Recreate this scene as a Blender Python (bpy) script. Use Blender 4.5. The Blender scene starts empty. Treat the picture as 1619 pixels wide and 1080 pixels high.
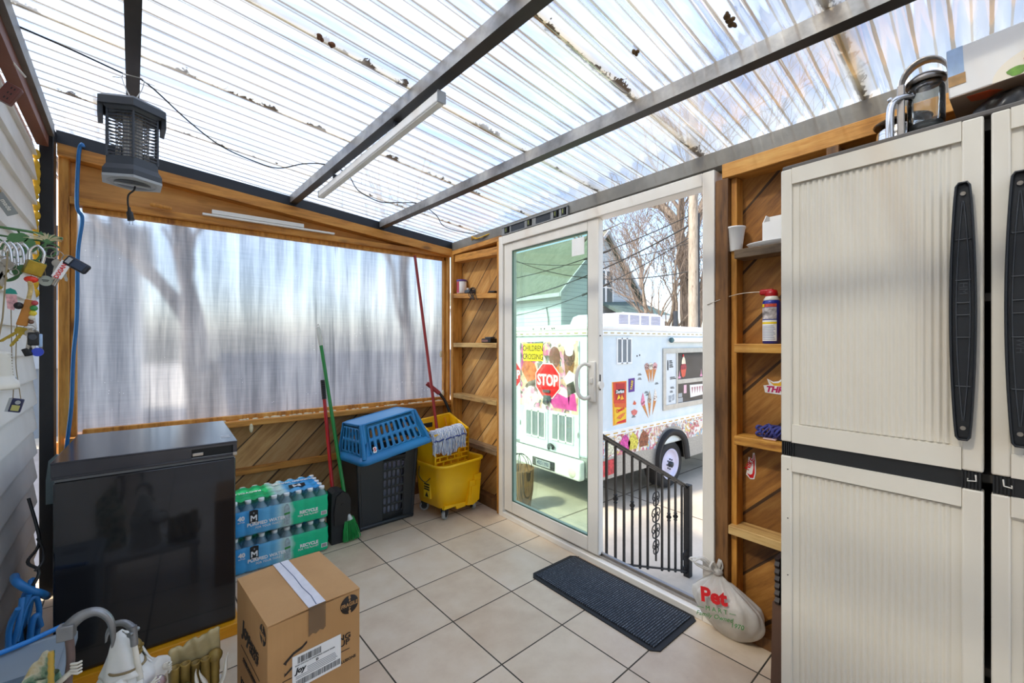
import bpy, bmesh, math, random
from mathutils import Vector, Matrix, Euler
random.seed(7)
sc = bpy.context.scene
COL = sc.collection
PI = math.pi
R = math.radians

# ------------------------------------------------------------------ helpers
def smooth_path(pts, n=6):
    P = [Vector(p) for p in pts]
    if len(P) < 3: return P
    out = []
    for i in range(len(P) - 1):
        p0 = P[max(i - 1, 0)]; p1 = P[i]; p2 = P[i + 1]; p3 = P[min(i + 2, len(P) - 1)]
        for k in range(n):
            t = k / n
            out.append(0.5 * ((2 * p1) + (p2 - p0) * t + (2 * p0 - 5 * p1 + 4 * p2 - p3) * t * t + (3 * p1 - p0 - 3 * p2 + p3) * t ** 3))
    out.append(P[-1])
    return out

class B:
    """collects shapes, then links them as one mesh object"""
    def __init__(s):
        s.bm = bmesh.new(); s.mi = 0; s.T = Matrix.Identity(4)
    def add(s, vs, fs, smooth=False):
        V = [s.bm.verts.new(s.T @ Vector(v)) for v in vs]
        out = []
        for f in fs:
            try:
                q = s.bm.faces.new([V[i] for i in f])
            except ValueError:
                continue
            q.material_index = s.mi; q.smooth = smooth
            out.append(q)
        return out
    def box(s, x0, x1, y0, y1, z0, z1, bev=0, seg=2):
        vs = [(x, y, z) for x in (x0, x1) for y in (y0, y1) for z in (z0, z1)]
        fs = [(0, 1, 3, 2), (4, 6, 7, 5), (0, 4, 5, 1), (2, 3, 7, 6), (0, 2, 6, 4), (1, 5, 7, 3)]
        F = s.add(vs, fs)
        if bev:
            E = list({e for f in F for e in f.edges})
            r = bmesh.ops.bevel(s.bm, geom=E, offset=bev, segments=seg, affect='EDGES', profile=0.5)
            for f in r['faces']: f.material_index = s.mi; f.smooth = True
        return s
    def obox(s, p0, p1, w, h, up=(0, 0, 1), bev=0):
        """a bar of cross-section w x h from p0 to p1"""
        p0 = Vector(p0); p1 = Vector(p1); d = p1 - p0; L = d.length; d.normalize()
        side = d.cross(Vector(up))
        if side.length < 1e-5: side = d.cross(Vector((1, 0, 0)))
        side.normalize(); u = side.cross(d)
        M = Matrix((side, d, u)).transposed().to_4x4(); M.translation = p0
        T = s.T; s.T = T @ M
        s.box(-w / 2, w / 2, 0, L, -h / 2, h / 2, bev)
        s.T = T
        return s
    def cyl(s, p0, p1, r0, r1=None, n=16, caps=True, smooth=True):
        r1 = r0 if r1 is None else r1
        return s.tube([p0, p1], [r0, r1], n, caps=caps, smooth=smooth)
    def tube(s, pts, r, n=8, closed=False, caps=True, smooth=True, flat=1.0):
        P = [Vector(p) for p in pts]
        if not hasattr(r, '__len__'): r = [r] * len(P)
        m = len(P)
        tang = []
        for i in range(m):
            a = P[i - 1] if (i > 0 or closed) else P[i]
            b = P[(i + 1) % m] if (i < m - 1 or closed) else P[i]
            t = (b - a)
            tang.append(t.normalized() if t.length > 1e-9 else Vector((0, 0, 1)))
        ref = Vector((0, 0, 1)) if abs(tang[0].z) < 0.9 else Vector((1, 0, 0))
        nrm = tang[0].cross(ref).normalized()
        vs = []
        for i in range(m):
            nrm = (nrm - tang[i] * nrm.dot(tang[i]))
            nrm = nrm.normalized() if nrm.length > 1e-9 else tang[i].orthogonal().normalized()
            bn = tang[i].cross(nrm)
            for k in range(n):
                a = 2 * PI * k / n
                vs.append(P[i] + (nrm * math.cos(a) + bn * math.sin(a) * flat) * r[i])
        fs = []
        for i in range(m if closed else m - 1):
            j = (i + 1) % m
            for k in range(n):
                l = (k + 1) % n
                fs.append((i * n + k, i * n + l, j * n + l, j * n + k))
        s.add(vs, fs, smooth)
        if caps and not closed:
            s.add(vs[:n], [tuple(range(n - 1, -1, -1))])
            s.add(vs[-n:], [tuple(range(n))])
        return s
    def lathe(s, prof, n=24, c=(0, 0, 0), smooth=True, sx=1, sy=1, caps=True):
        vs = []; c = Vector(c)
        for (r, z) in prof:
            for k in range(n):
                a = 2 * PI * k / n
                vs.append(c + Vector((r * sx * math.cos(a), r * sy * math.sin(a), z)))
        fs = []
        for i in range(len(prof) - 1):
            for k in range(n):
                l = (k + 1) % n
                fs.append((i * n + k, i * n + l, (i + 1) * n + l, (i + 1) * n + k))
        s.add(vs, fs, smooth)
        if not caps: return s
        if prof[0][0] > 1e-6: s.add(vs[:n], [tuple(range(n - 1, -1, -1))])
        if prof[-1][0] > 1e-6: s.add(vs[-n:], [tuple(range(n))])
        return s
    def prism(s, poly, a, b, plane='xz'):
        """a flat outline pushed from a to b along the axis left out of plane"""
        def P(p, t):
            return {'xy': (p[0], p[1], t), 'xz': (p[0], t, p[1]), 'yz': (t, p[0], p[1])}[plane]
        n = len(poly)
        vs = [P(p, a) for p in poly] + [P(p, b) for p in poly]
        fs = [tuple(range(n)), tuple(range(2 * n - 1, n - 1, -1))]
        for i in range(n):
            j = (i + 1) % n
            fs.append((i, i + n, j + n, j))
        s.add(vs, fs)
        return s
    def sphere(s, c, r, u=16, v=10):
        rx, ry, rz = r if hasattr(r, '__len__') else (r, r, r)
        T = s.T; s.T = T @ Matrix.Translation(Vector(c)) @ Matrix.Diagonal((rx, ry, rz, 1))
        prof = [(max(math.sin(PI * i / v), 1e-4), -math.cos(PI * i / v)) for i in range(v + 1)]
        s.lathe(prof, u); s.T = T
        return s
    def grid(s, fn, nu, nv, smooth=True, closed_u=False):
        vs = [fn(i / nu, j / nv) for j in range(nv + 1) for i in range(nu + 1)]
        w = nu + 1
        s.add(vs, [(j * w + i, j * w + i + 1, (j + 1) * w + i + 1, (j + 1) * w + i) for j in range(nv) for i in range(nu)], smooth)
        return s
    def build(s, name, mats, parent=None, weld=False, solid=0, subd=0, fixn=True):
        if weld: bmesh.ops.remove_doubles(s.bm, verts=s.bm.verts, dist=1e-5)
        if fixn: bmesh.ops.recalc_face_normals(s.bm, faces=s.bm.faces)
        me = bpy.data.meshes.new(name); s.bm.to_mesh(me); s.bm.free()
        if not isinstance(mats, (list, tuple)): mats = [mats]
        for m in mats: me.materials.append(m)
        o = bpy.data.objects.new(name, me); COL.objects.link(o)
        if parent: o.parent = parent
        if solid:
            md = o.modifiers.new('solid', 'SOLIDIFY'); md.thickness = solid; md.offset = 0
        if subd:
            md = o.modifiers.new('sub', 'SUBSURF'); md.levels = subd; md.render_levels = subd
        return o

def tag(o, label=None, cat=None, group=None, kind=None):
    if label: o['label'] = label
    if cat: o['category'] = cat
    if group: o['group'] = group
    if kind: o['kind'] = kind
    return o
def thing(name, label, cat, loc=(0, 0, 0), rz=0, group=None):
    o = bpy.data.objects.new(name, None); o.empty_display_size = .1; COL.objects.link(o)
    o.location = loc; o.rotation_euler = (0, 0, rz)
    return tag(o, label, cat, group)
def struct(o): o['kind'] = 'structure'; return o
def copy_tree(o, parent=None):
    c = o.copy(); COL.objects.link(c)
    if parent: c.parent = parent
    for ch in list(o.children): copy_tree(ch, c)
    return c
FACE = {'-y': (R(90), 0, 0), '-x': (R(90), 0, R(-90)), 'up': (0, 0, 0), '+x': (R(90), 0, R(90))}
def text(name, s, size, loc, mat, parent=None, face='-y', rot=None, shear=0, sx=1, extr=.0006, align='CENTER', bold=0):
    """lettering standing on a surface, as a thin mesh of its own"""
    cu = bpy.data.curves.new(name, 'FONT'); cu.body = s; cu.size = size; cu.extrude = extr; cu.shear = shear
    cu.align_x = align; cu.align_y = 'CENTER'; cu.offset = bold; cu.resolution_u = 3; cu.space_line = .8
    t = bpy.data.objects.new(name, cu); COL.objects.link(t)
    dg = bpy.context.evaluated_depsgraph_get(); dg.update()
    me = bpy.data.meshes.new_from_object(t.evaluated_get(dg)); me.name = name
    bpy.data.objects.remove(t); bpy.data.curves.remove(cu)
    me.materials.clear(); me.materials.append(mat)
    o = bpy.data.objects.new(name, me); COL.objects.link(o)
    o.location = loc; o.rotation_euler = rot if rot else FACE[face]; o.scale = (sx, 1, 1)
    if parent: o.parent = parent
    return o

# ------------------------------------------------------------------ materials
def lin(h):
    if isinstance(h, str):
        h = h.lstrip('#'); c = [int(h[i:i + 2], 16) / 255 for i in (0, 2, 4)]
        return tuple(((x / 12.92) if x <= .04045 else ((x + .055) / 1.055) ** 2.4) for x in c) + (1,)
    return tuple(h) + ((1,) if len(h) == 3 else ())
class NT:
    def __init__(s, name):
        s.m = bpy.data.materials.new(name); s.m.use_nodes = True
        s.t = s.m.node_tree; s.t.nodes.clear()
        s.out = s.n('ShaderNodeOutputMaterial')
    def n(s, kind, ins=None, **kw):
        x = s.t.nodes.new(kind)
        for k, v in kw.items(): setattr(x, k, v)
        for k, v in (ins or {}).items():
            if isinstance(v, bpy.types.NodeSocket): s.t.links.new(v, x.inputs[k])
            else: x.inputs[k].default_value = v
        return x
    def link(s, a, b): s.t.links.new(a, b)
    def coord(s, scale=(1, 1, 1), rot=(0, 0, 0), loc=(0, 0, 0), kind='Object'):
        c = s.n('ShaderNodeTexCoord')
        return s.n('ShaderNodeMapping', {'Vector': c.outputs[kind], 'Scale': scale, 'Rotation': rot, 'Location': loc}).outputs[0]
    def noise(s, vec, scale, detail=3, rough=.5):
        return s.n('ShaderNodeTexNoise', {'Vector': vec, 'Scale': scale, 'Detail': detail, 'Roughness': rough}).outputs[0]
    def math(s, op, a, b=0.0, c=0.0, clamp=False):
        return s.n('ShaderNodeMath', {0: a, 1: b, 2: c}, operation=op, use_clamp=clamp).outputs[0]
    def ramp(s, fac, stops):
        r = s.n('ShaderNodeValToRGB', {0: fac}); e = r.color_ramp.elements
        while len(e) < len(stops): e.new(.5)
        for i, (p, c) in enumerate(stops): e[i].position = p; e[i].color = lin(c)
        return r.outputs[0]
    def mix(s, fac, a, b, mode='MIX'):
        x = s.n('ShaderNodeMix', data_type='RGBA', blend_type=mode)
        for i, v in ((0, fac), (6, a), (7, b)):
            if isinstance(v, bpy.types.NodeSocket): s.link(v, x.inputs[i])
            else: x.inputs[i].default_value = lin(v) if i else v
        return x.outputs[2]
    def bump(s, h, strength=.2, dist=.01):
        return s.n('ShaderNodeBump', {'Height': h, 'Strength': strength, 'Distance': dist}).outputs[0]
    def bsdf(s, col, rough=.5, metal=0, normal=None, **kw):
        b = s.n('ShaderNodeBsdfPrincipled')
        for k, v in (('Base Color', col), ('Roughness', rough), ('Metallic', metal)):
            if isinstance(v, bpy.types.NodeSocket): s.link(v, b.inputs[k])
            else: b.inputs[k].default_value = lin(v) if k == 'Base Color' else v
        if normal is not None: s.link(normal, b.inputs['Normal'])
        for k, v in kw.items(): b.inputs[k.replace('_', ' ')].default_value = v
        return b.outputs[0]
    def done(s, sh): s.link(sh, s.out.inputs[0]); return s.m

def mat(name, col, rough=.5, metal=0, var=.08, vs=6, bump=0, bs=60, **kw):
    """plain paint / plastic with a little uneven tone and optional fine bump"""
    t = NT(name); v = t.coord()
    c = lin(col)
    n = t.noise(v, vs, 4)
    lo = tuple(x * (1 - var) for x in c[:3]); hi = tuple(min(1, x * (1 + var)) for x in c[:3])
    colr = t.ramp(n, [(.3, lo), (.7, hi)])
    nm = t.bump(t.noise(v, bs, 3), bump, .004) if bump else None
    return t.done(t.bsdf(colr, rough, metal, nm, **kw))
def wood(name, light, dark, axis='z', grain=1.0, rough=.6, knots=True, warm=None):
    """sawn timber with the grain along one axis, knots and blotches of stain"""
    t = NT(name)
    sc_ = {'x': (1, 9, 9), 'y': (9, 1, 9), 'z': (9, 9, 1)}[axis]
    oi = t.n('ShaderNodeObjectInfo')
    tc = t.n('ShaderNodeTexCoord')
    off = t.n('ShaderNodeVectorMath', {0: tc.outputs['Object'], 1: oi.outputs['Location']}, operation='ADD').outputs[0]
    off = t.n('ShaderNodeVectorMath', {0: off, 1: oi.outputs['Random']}, operation='ADD').outputs[0]
    v = t.n('ShaderNodeMapping', {'Vector': off, 'Scale': sc_}).outputs[0]
    g = t.noise(v, 5 * grain, 5, .65)
    g2 = t.noise(v, 1.2 * grain, 3)
    c = t.ramp(t.math('ADD', t.math('MULTIPLY', g, .6), t.math('MULTIPLY', g2, .4)), [(.32, dark), (.52, light), (.72, warm or light)])
    if knots:
        vo = t.n('ShaderNodeTexVoronoi', {'Vector': t.n('ShaderNodeMapping', {'Vector': off, 'Scale': {'x': (.6, 1.6, 1.6), 'y': (1.6, .6, 1.6), 'z': (1.6, 1.6, .6)}[axis]}).outputs[0], 'Scale': 4.0})
        k = t.ramp(vo.outputs['Distance'], [(.05, '#ffffff'), (.14, '#000000')])
        c = t.mix(t.math('MULTIPLY', k, .65), c, '#4a2a10')
    blot = t.ramp(t.noise(off, 3.0, 4, .6), [(.55, '#000000'), (.75, '#ffffff')])
    c = t.mix(t.math('MULTIPLY', blot, .45), c, dark)
    return t.done(t.bsdf(c, rough, 0, t.bump(g, .25, .004)))
def diag_boards(name, axis, cols, width=.14, dark='#2a1a0c'):
    """boards nailed at 45 degrees with open joints, each board of its own tone"""
    t = NT(name); tc = t.n('ShaderNodeTexCoord')
    sp = t.n('ShaderNodeSeparateXYZ', {0: tc.outputs['Object']})
    a = sp.outputs['X'] if axis == 'x' else sp.outputs['Y']; z = sp.outputs['Z']
    sg = 1 if axis == 'x' else -1
    u = t.math('MULTIPLY', t.math('SUBTRACT', z, t.math('MULTIPLY', a, sg)), .7071)   # across the boards
    w = t.math('MULTIPLY', t.math('ADD', z, t.math('MULTIPLY', a, sg)), .7071)        # along them
    k = t.math('DIVIDE', u, width)
    idx = t.math('FLOOR', k); fr = t.math('SUBTRACT', k, idx)
    rnd = t.n('ShaderNodeTexWhiteNoise', {'W': idx}, noise_dimensions='1D').outputs[0]
    vv = t.n('ShaderNodeCombineXYZ', {0: t.math('MULTIPLY', u, 9), 1: t.math('ADD', t.math('MULTIPLY', w, 1.1), t.math('MULTIPLY', rnd, 40)), 2: idx}).outputs[0]
    g = t.noise(vv, 4.5, 6, .65); g2 = t.noise(vv, 1.1, 3)
    base = t.ramp(t.math('ADD', t.math('MULTIPLY', g, .6), t.math('MULTIPLY', g2, .4)), [(.3, cols[0]), (.5, cols[1]), (.72, cols[2])])
    tone = t.ramp(rnd, [(0, '#8a8076'), (.3, '#e2d8ca'), (1, '#ffffff')])
    base = t.mix(.6, base, tone, 'MULTIPLY')
    vo = t.n('ShaderNodeTexVoronoi', {'Vector': vv, 'Scale': 1.3})
    kn = t.ramp(vo.outputs['Distance'], [(.06, '#ffffff'), (.13, '#000000')])
    base = t.mix(t.math('MULTIPLY', kn, .75), base, '#3d2109')
    e = t.math('MINIMUM', fr, t.math('SUBTRACT', 1.0, fr))
    wob = t.math('MULTIPLY', t.noise(tc.outputs['Object'], 3, 2), .06)
    seam = t.math('LESS_THAN', e, wob)
    c = t.mix(t.math('MULTIPLY', seam, .88), base, dark)
    h = t.math('SUBTRACT', t.math('MULTIPLY', g, .3), seam)
    return t.done(t.bsdf(c, .62, 0, t.bump(h, .35, .006)))
def glassy(name, tint, refl=.08, rough=.02, solid=0.0, solidcol='#ffffff'):
    """thin window glass: tinted see-through with a mirror share, optionally a milky share"""
    t = NT(name)
    a = t.n('ShaderNodeBsdfTransparent', {0: lin(tint)}).outputs[0]
    if solid:
        d = t.n('ShaderNodeBsdfTranslucent', {0: lin(solidcol)}).outputs[0]
        e = t.n('ShaderNodeBsdfDiffuse', {0: lin(solidcol)}).outputs[0]
        d = t.n('ShaderNodeMixShader', {0: .5, 1: d, 2: e}).outputs[0]
        a = t.n('ShaderNodeMixShader', {0: solid, 1: a, 2: d}).outputs[0]
    g = t.n('ShaderNodeBsdfGlossy', {'Color': (1, 1, 1, 1), 'Roughness': rough}).outputs[0]
    fr = t.n('ShaderNodeFresnel', {'IOR': 1.45}).outputs[0]
    f = t.math('MULTIPLY', fr, refl / .04, clamp=True)
    return t.done(t.n('ShaderNodeMixShader', {0: f, 1: a, 2: g}).outputs[0])

M = {}
M['timber_z'] = wood('stained timber upright', '#d2923c', '#8a5019', 'z', warm='#e4b060')
M['timber_x'] = wood('stained timber along x', '#cc8a38', '#824a18', 'x', warm='#dfa655')
M['timber_y'] = wood('stained timber along y', '#cf9142', '#7c4a1a', 'y', warm='#e2b060')
M['timber_dark'] = wood('weathered dark timber', '#7d552c', '#3b2412', 'z', warm='#95683a')
M['timber_grey'] = wood('weathered grey timber', '#a08a68', '#5b4327', 'y', warm='#b9a27c')
M['ply'] = wood('plywood infill', '#d99f56', '#ae7434', 'x', .5, warm='#e8b46c')
M['diag_back'] = diag_boards('diagonal boards of the window wall', 'x', ('#a8733a', '#d6a566', '#e8c48c'), .15)
M['diag_right'] = diag_boards('diagonal boards of the door wall', 'y', ('#a86f30', '#dba65c', '#eec988'), .15)
M['steel'] = mat('bare grey steel', '#8c8b88', .42, .55, .25, 5, .1)
M['steel_dark'] = mat('dark painted steel', '#2b2f36', .4, .2, .25, 8, .1)
M['black_steel'] = mat('black painted steel', '#15171b', .38, .1, .3, 9, .15)
M['white_vinyl'] = mat('white vinyl', '#e9e4da', .35, 0, .03)
M['offwhite'] = mat('off white plastic', '#e6e2d8', .4, 0, .03)
M['white'] = mat('white plastic', '#f0f0ee', .4, 0, .02)
M['paper'] = mat('white paper', '#f4f3ef', .7, 0, .02)
M['black'] = mat('black plastic', '#141414', .38, 0, .15)
M['rubber'] = mat('black rubber', '#1b1b1c', .7, 0, .15)
M['dark_print'] = mat('black print', '#1c1a18', .6, 0, .02)
M['chrome'] = mat('chrome', '#d8d8d8', .12, 1, .03)
M['stainless'] = mat('brushed stainless steel', '#a9a39c', .28, 1, .08, 30)
M['red'] = mat('red paint', '#b3161c', .35, 0, .06)
M['print_red'] = mat('red print', '#d8151c', .5, 0, .02)
M['print_white'] = mat('white print', '#f6f6f6', .5, 0, .01)
M['print_green'] = mat('green print', '#2f8a3a', .5, 0, .02)
M['print_yellow'] = mat('yellow print', '#f6d51c', .5, 0, .02)
M['blue_cord'] = mat('blue cord jacket', '#1d6aa8', .45, 0, .1)
M['brass'] = mat('aged brass', '#a8903a', .35, .8, .25, 40, .1)
M['key_metal'] = mat('nickel key metal', '#a8a196', .3, .9, .2, 30)
M['wire_black'] = mat('black cable', '#121212', .5, 0, .1)
M['foam_yellow'] = mat('expanding foam', '#d8ac2e', .8, 0, .15, 30, .6, 40)
# ------------------------------------------------------------------ the place: camera, sky, sun
def RZ(x): return 2.288 - .1 * x          # underside of the roof beams: the lean-to falls away from the house
def HX(y): return -.503 - .05 * (y - 3.1)  # face of the house wall
cam = bpy.data.cameras.new('camera'); cam_o = bpy.data.objects.new('camera', cam); COL.objects.link(cam_o)
cam_o.location = (0, 0, 1.28); cam_o.rotation_euler = (R(90), 0, -math.atan(544.5 / 674))
cam.sensor_width = 36; cam.lens = 674 / 1619 * 36; cam.clip_start = .02; cam.clip_end = 400
sc.camera = cam_o

w = bpy.data.worlds.new('sky'); sc.world = w; w.use_nodes = True
nt = w.node_tree; nt.nodes.clear()
sky = nt.nodes.new('ShaderNodeTexSky'); sky.sky_type = 'NISHITA'; sky.sun_disc = False
sky.sun_elevation = R(46); sky.sun_rotation = R(-75); sky.air_density = 1.0; sky.dust_density = 2.4; sky.ozone_density = 1.5
bg = nt.nodes.new('ShaderNodeBackground'); bg.inputs[1].default_value = .28
wo = nt.nodes.new('ShaderNodeOutputWorld')
# thin high cloud over the blue
tc = nt.nodes.new('ShaderNodeTexCoord'); mp = nt.nodes.new('ShaderNodeMapping'); mp.inputs['Scale'].default_value = (1, 1, 2.5)
nz = nt.nodes.new('ShaderNodeTexNoise'); nz.inputs['Scale'].default_value = 2.2; nz.inputs['Detail'].default_value = 6
rp = nt.nodes.new('ShaderNodeValToRGB'); rp.color_ramp.elements[0].position = .46; rp.color_ramp.elements[1].position = .85
rp.color_ramp.elements[0].color = (0, 0, 0, 1); rp.color_ramp.elements[1].color = (.75, .75, .75, 1)
mx = nt.nodes.new('ShaderNodeMix'); mx.data_type = 'RGBA'
mx.inputs[7].default_value = (5.0, 4.95, 4.9, 1)
L = nt.links.new
L(tc.outputs['Generated'], mp.inputs[0]); L(mp.outputs[0], nz.inputs[0]); L(nz.outputs[0], rp.inputs[0])
L(rp.outputs[0], mx.inputs[0]); L(sky.outputs[0], mx.inputs[6]); L(mx.outputs[2], bg.inputs[0]); L(bg.outputs[0], wo.inputs[0])
sun = bpy.data.lights.new('sun', 'SUN'); sun.energy = 3.3; sun.angle = R(4.0); sun.color = (1, .90, .74)
so = bpy.data.objects.new('sun', sun); COL.objects.link(so)
sd = Vector((-.72, .13, .78)).normalized()
so.rotation_euler = sd.to_track_quat('Z', 'Y').to_euler(); so.location = (-6, 1, 8)
vs_ = sc.view_settings; vs_.view_transform = 'Standard'; vs_.look = 'None'; vs_.gamma = 1; vs_.use_curve_mapping = False
vs_.exposure = .84
cy = sc.cycles
cy.max_bounces = 10; cy.diffuse_bounces = 5; cy.glossy_bounces = 4; cy.transmission_bounces = 6; cy.transparent_max_bounces = 16
cy.use_denoising = True; cy.sample_clamp_indirect = 6; cy.caustics_reflective = False
sc.render.film_transparent = False

# ------------------------------------------------------------------ floor
t = NT('cream floor tiles')
v = t.coord((1, 1, 1), (0, 0, 0))
vr = t.n('ShaderNodeVectorRotate', {'Vector': v, 'Center': (1.37, 1.70, 0), 'Angle': -.045}, rotation_type='Z_AXIS').outputs[0]
sp = t.n('ShaderNodeSeparateXYZ', {0: vr})
ix, ids = [], []
for ax, c0, s_ in (('X', 1.37, .356), ('Y', 1.70, .345)):
    k = t.math('DIVIDE', t.math('SUBTRACT', sp.outputs[ax], c0), s_); fl = t.math('FLOOR', k); fr = t.math('SUBTRACT', k, fl)
    ix.append(t.math('MINIMUM', fr, t.math('SUBTRACT', 1.0, fr))); ids.append(fl)
edge = t.math('MINIMUM', ix[0], ix[1])
grout = t.math('LESS_THAN', edge, .0085)
idn = t.n('ShaderNodeTexWhiteNoise', {'Vector': t.n('ShaderNodeCombineXYZ', {0: ids[0], 1: ids[1], 2: 0.0}).outputs[0]}, noise_dimensions='3D').outputs[0]
n1 = t.noise(v, 7, 5, .6); n2 = t.noise(v, 60, 4, .6)
c = t.ramp(t.math('ADD', t.math('MULTIPLY', n1, .7), t.math('MULTIPLY', idn, .3)), [(.25, '#c9b195'), (.5, '#d9c5aa'), (.75, '#e1d1bb')])
speck = t.ramp(n2, [(.62, '#000000'), (.74, '#ffffff')])
c = t.mix(t.math('MULTIPLY', speck, .18), c, '#9a8a6c')
gc = t.ramp(t.noise(v, 9, 4), [(.3, '#4f4636'), (.7, '#2c261d')])
c = t.mix(grout, c, gc)
rgh = t.math('ADD', t.math('MULTIPLY', grout, .5), t.math('ADD', .26, t.math('MULTIPLY', n1, .2)))
hh = t.math('MULTIPLY', t.math('MINIMUM', edge, .015), 40)
M['tile'] = t.done(t.bsdf(c, rgh, 0, t.bump(hh, .5, .003)))
b = B(); b.box(-.75, 1.905, -1.7, 3.36, -.12, 0); b.box(1.905, 1.99, -1.7, .9, -.12, 0); b.box(1.905, 1.99, 2.52, 3.36, -.12, 0)
struct(b.build('floor', M['tile']))

# ------------------------------------------------------------------ roof of corrugated clear sheet
t = NT('clear corrugated roof sheet')
tcn = t.n('ShaderNodeTexCoord')
sp = t.n('ShaderNodeSeparateXYZ', {0: tcn.outputs['Object']})
yy = sp.outputs['Y']
PIT = .076
ph = t.math('FRACT', t.math('DIVIDE', yy, PIT))
tro = t.math('ABSOLUTE', t.math('SUBTRACT', ph, .5))                  # 0 in the trough
st = t.n('ShaderNodeMapping', {'Vector': tcn.outputs['Object'], 'Scale': (1.2, 14, 14)}).outputs[0]
ns = t.noise(st, 3, 5, .6)
line = t.math('LESS_THAN', tro, t.math('MULTIPLY', ns, .11))
line2 = t.math('GREATER_THAN', tro, t.math('SUBTRACT', .5, t.math('MULTIPLY', ns, .07)))
# sheet laps every 0.61 m, where dirt has gathered
lap = t.math('ABSOLUTE', t.math('SUBTRACT', t.math('FRACT', t.math('DIVIDE', t.math('SUBTRACT', yy, -.035), .61)), .5))
nb = t.noise(tcn.outputs['Object'], 13, 6, .75)
nb2 = t.noise(tcn.outputs['Object'], 2.2, 3, .5)
lapdirt = t.math('LESS_THAN', lap, t.math('MULTIPLY', t.math('SUBTRACT', nb, .45), .30))
lapdirt = t.math('MULTIPLY', lapdirt, t.ramp(nb2, [(.38, '#000000'), (.5, '#ffffff')]))
lapsoft = t.math('MULTIPLY', t.ramp(lap, [(.0, '#ffffff'), (.075, '#000000')]), .95)
haze = t.noise(st, 1.1, 4, .6)
tint = t.mix(lapsoft, t.ramp(haze, [(.3, '#cddcee'), (.7, '#ecefef')]), '#cdb88c')
tint = t.mix(t.math('MULTIPLY', line, .75), tint, '#a58e60')
tint = t.mix(t.math('MULTIPLY', line2, .6), tint, '#c0b08a')
tint = t.mix(t.math('MULTIPLY', lapdirt, .95), tint, '#35240f')
clear = t.n('ShaderNodeBsdfTransparent', {0: tint}).outputs[0]
milk = t.n('ShaderNodeBsdfTranslucent', {0: tint}).outputs[0]
milk2 = t.n('ShaderNodeBsdfDiffuse', {0: tint}).outputs[0]
milk = t.n('ShaderNodeMixShader', {0: .15, 1: milk, 2: milk2}).outputs[0]
fm = t.math('ADD', .46, t.math('MULTIPLY', t.math('SUBTRACT', haze, .5), .7), clamp=True)
sh = t.n('ShaderNodeMixShader', {0: fm, 1: clear, 2: milk}).outputs[0]
gl = t.n('ShaderNodeBsdfGlossy', {'Color': (1, 1, 1, 1), 'Roughness': .15}).outputs[0]
fz = t.n('ShaderNodeFresnel', {'IOR': 1.35}).outputs[0]
M['roof'] = t.done(t.n('ShaderNodeMixShader', {0: t.math('MULTIPLY', fz, .5), 1: sh, 2: gl}).outputs[0])
b = B()
ROT = Matrix.Rotation(.05, 4, 'Z')
def roofpt(u, v):
    x = -1.62 + 2.68 * u; y = -2.6 + 5.0 * v
    q = ROT @ Vector((x, y, 0)); X_, Y_ = q.x + 1.0, q.y + 1.3
    return (x, y, RZ(X_) + .064 + .009 * math.cos(2 * PI * y / PIT))
b.grid(roofpt, 2, 66 * 10)
o = struct(b.build('ceiling', M['roof'], fixn=False)); o.location = (1.0, 1.3, 0); o.rotation_euler = (0, 0, .05)

# roof beams, running away from the viewer, and the steel along the walls
def beam(name, x0, y0, x1, y1, m, wd=.042):
    b = B(); h = .052
    d = Vector((x1 - x0, y1 - y0)).normalized(); s_ = Vector((d.y, -d.x)) * wd / 2
    vs = []
    for (x, y) in ((x0, y0), (x1, y1)):
        for k in (-1, 1):
            px, py = x + s_.x * k, y + s_.y * k
            vs += [(px, py, RZ(px)), (px, py, RZ(px) + h)]
    b.add(vs, [(0, 1, 3, 2), (4, 6, 7, 5), (0, 4, 5, 1), (2, 3, 7, 6), (0, 2, 6, 4), (1, 5, 7, 3)])
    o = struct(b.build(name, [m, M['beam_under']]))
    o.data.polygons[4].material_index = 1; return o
t = NT('galvanised beam steel'); v = t.coord(); n_ = t.noise(v, 6, 5, .6)
c = t.ramp(n_, [(.3, '#5c5b5a'), (.5, '#8a8988'), (.7, '#b2afaa')]); c = t.mix(t.math('MULTIPLY', t.ramp(t.noise(v, 2, 3), [(.55, '#000000'), (.7, '#ffffff')]), .5), c, '#4a2c18')
M['beam'] = t.done(t.bsdf(c, .4, .35))
M['beam_under'] = mat('beam underside with shade painted in', '#3a3836', .4, .2, .35, 5)  # shade below the beams, painted in as a darker steel
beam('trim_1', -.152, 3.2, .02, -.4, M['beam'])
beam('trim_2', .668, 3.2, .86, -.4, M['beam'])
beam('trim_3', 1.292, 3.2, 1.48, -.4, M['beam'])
b = B()
vs = []
for x in (-.45, 1.99):
    vs += [(x, 3.203, RZ(x) - .02), (x, 3.203, RZ(x) + .045), (x, 3.30, RZ(x) - .02), (x, 3.30, RZ(x) + .045)]
b.add(vs, [(0, 1, 3, 2), (4, 6, 7, 5), (0, 4, 5, 1), (2, 3, 7, 6), (0, 2, 6, 4), (1, 5, 7, 3)])
struct(b.build('trim_4', M['black_steel']))
M['angle'] = mat('weathered grey angle steel', '#7d7a73', .5, .4, .2, 7, .1)
b = B(); b.box(1.918, 1.985, -1.6, 3.2, 2.066, 2.135); struct(b.build('trim_5', M['angle']))
b = B(); b.box(-.498, -.447, 3.125, 3.195, 0, 2.36, .003); struct(b.build('trim_6', M['black_steel']))

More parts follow.
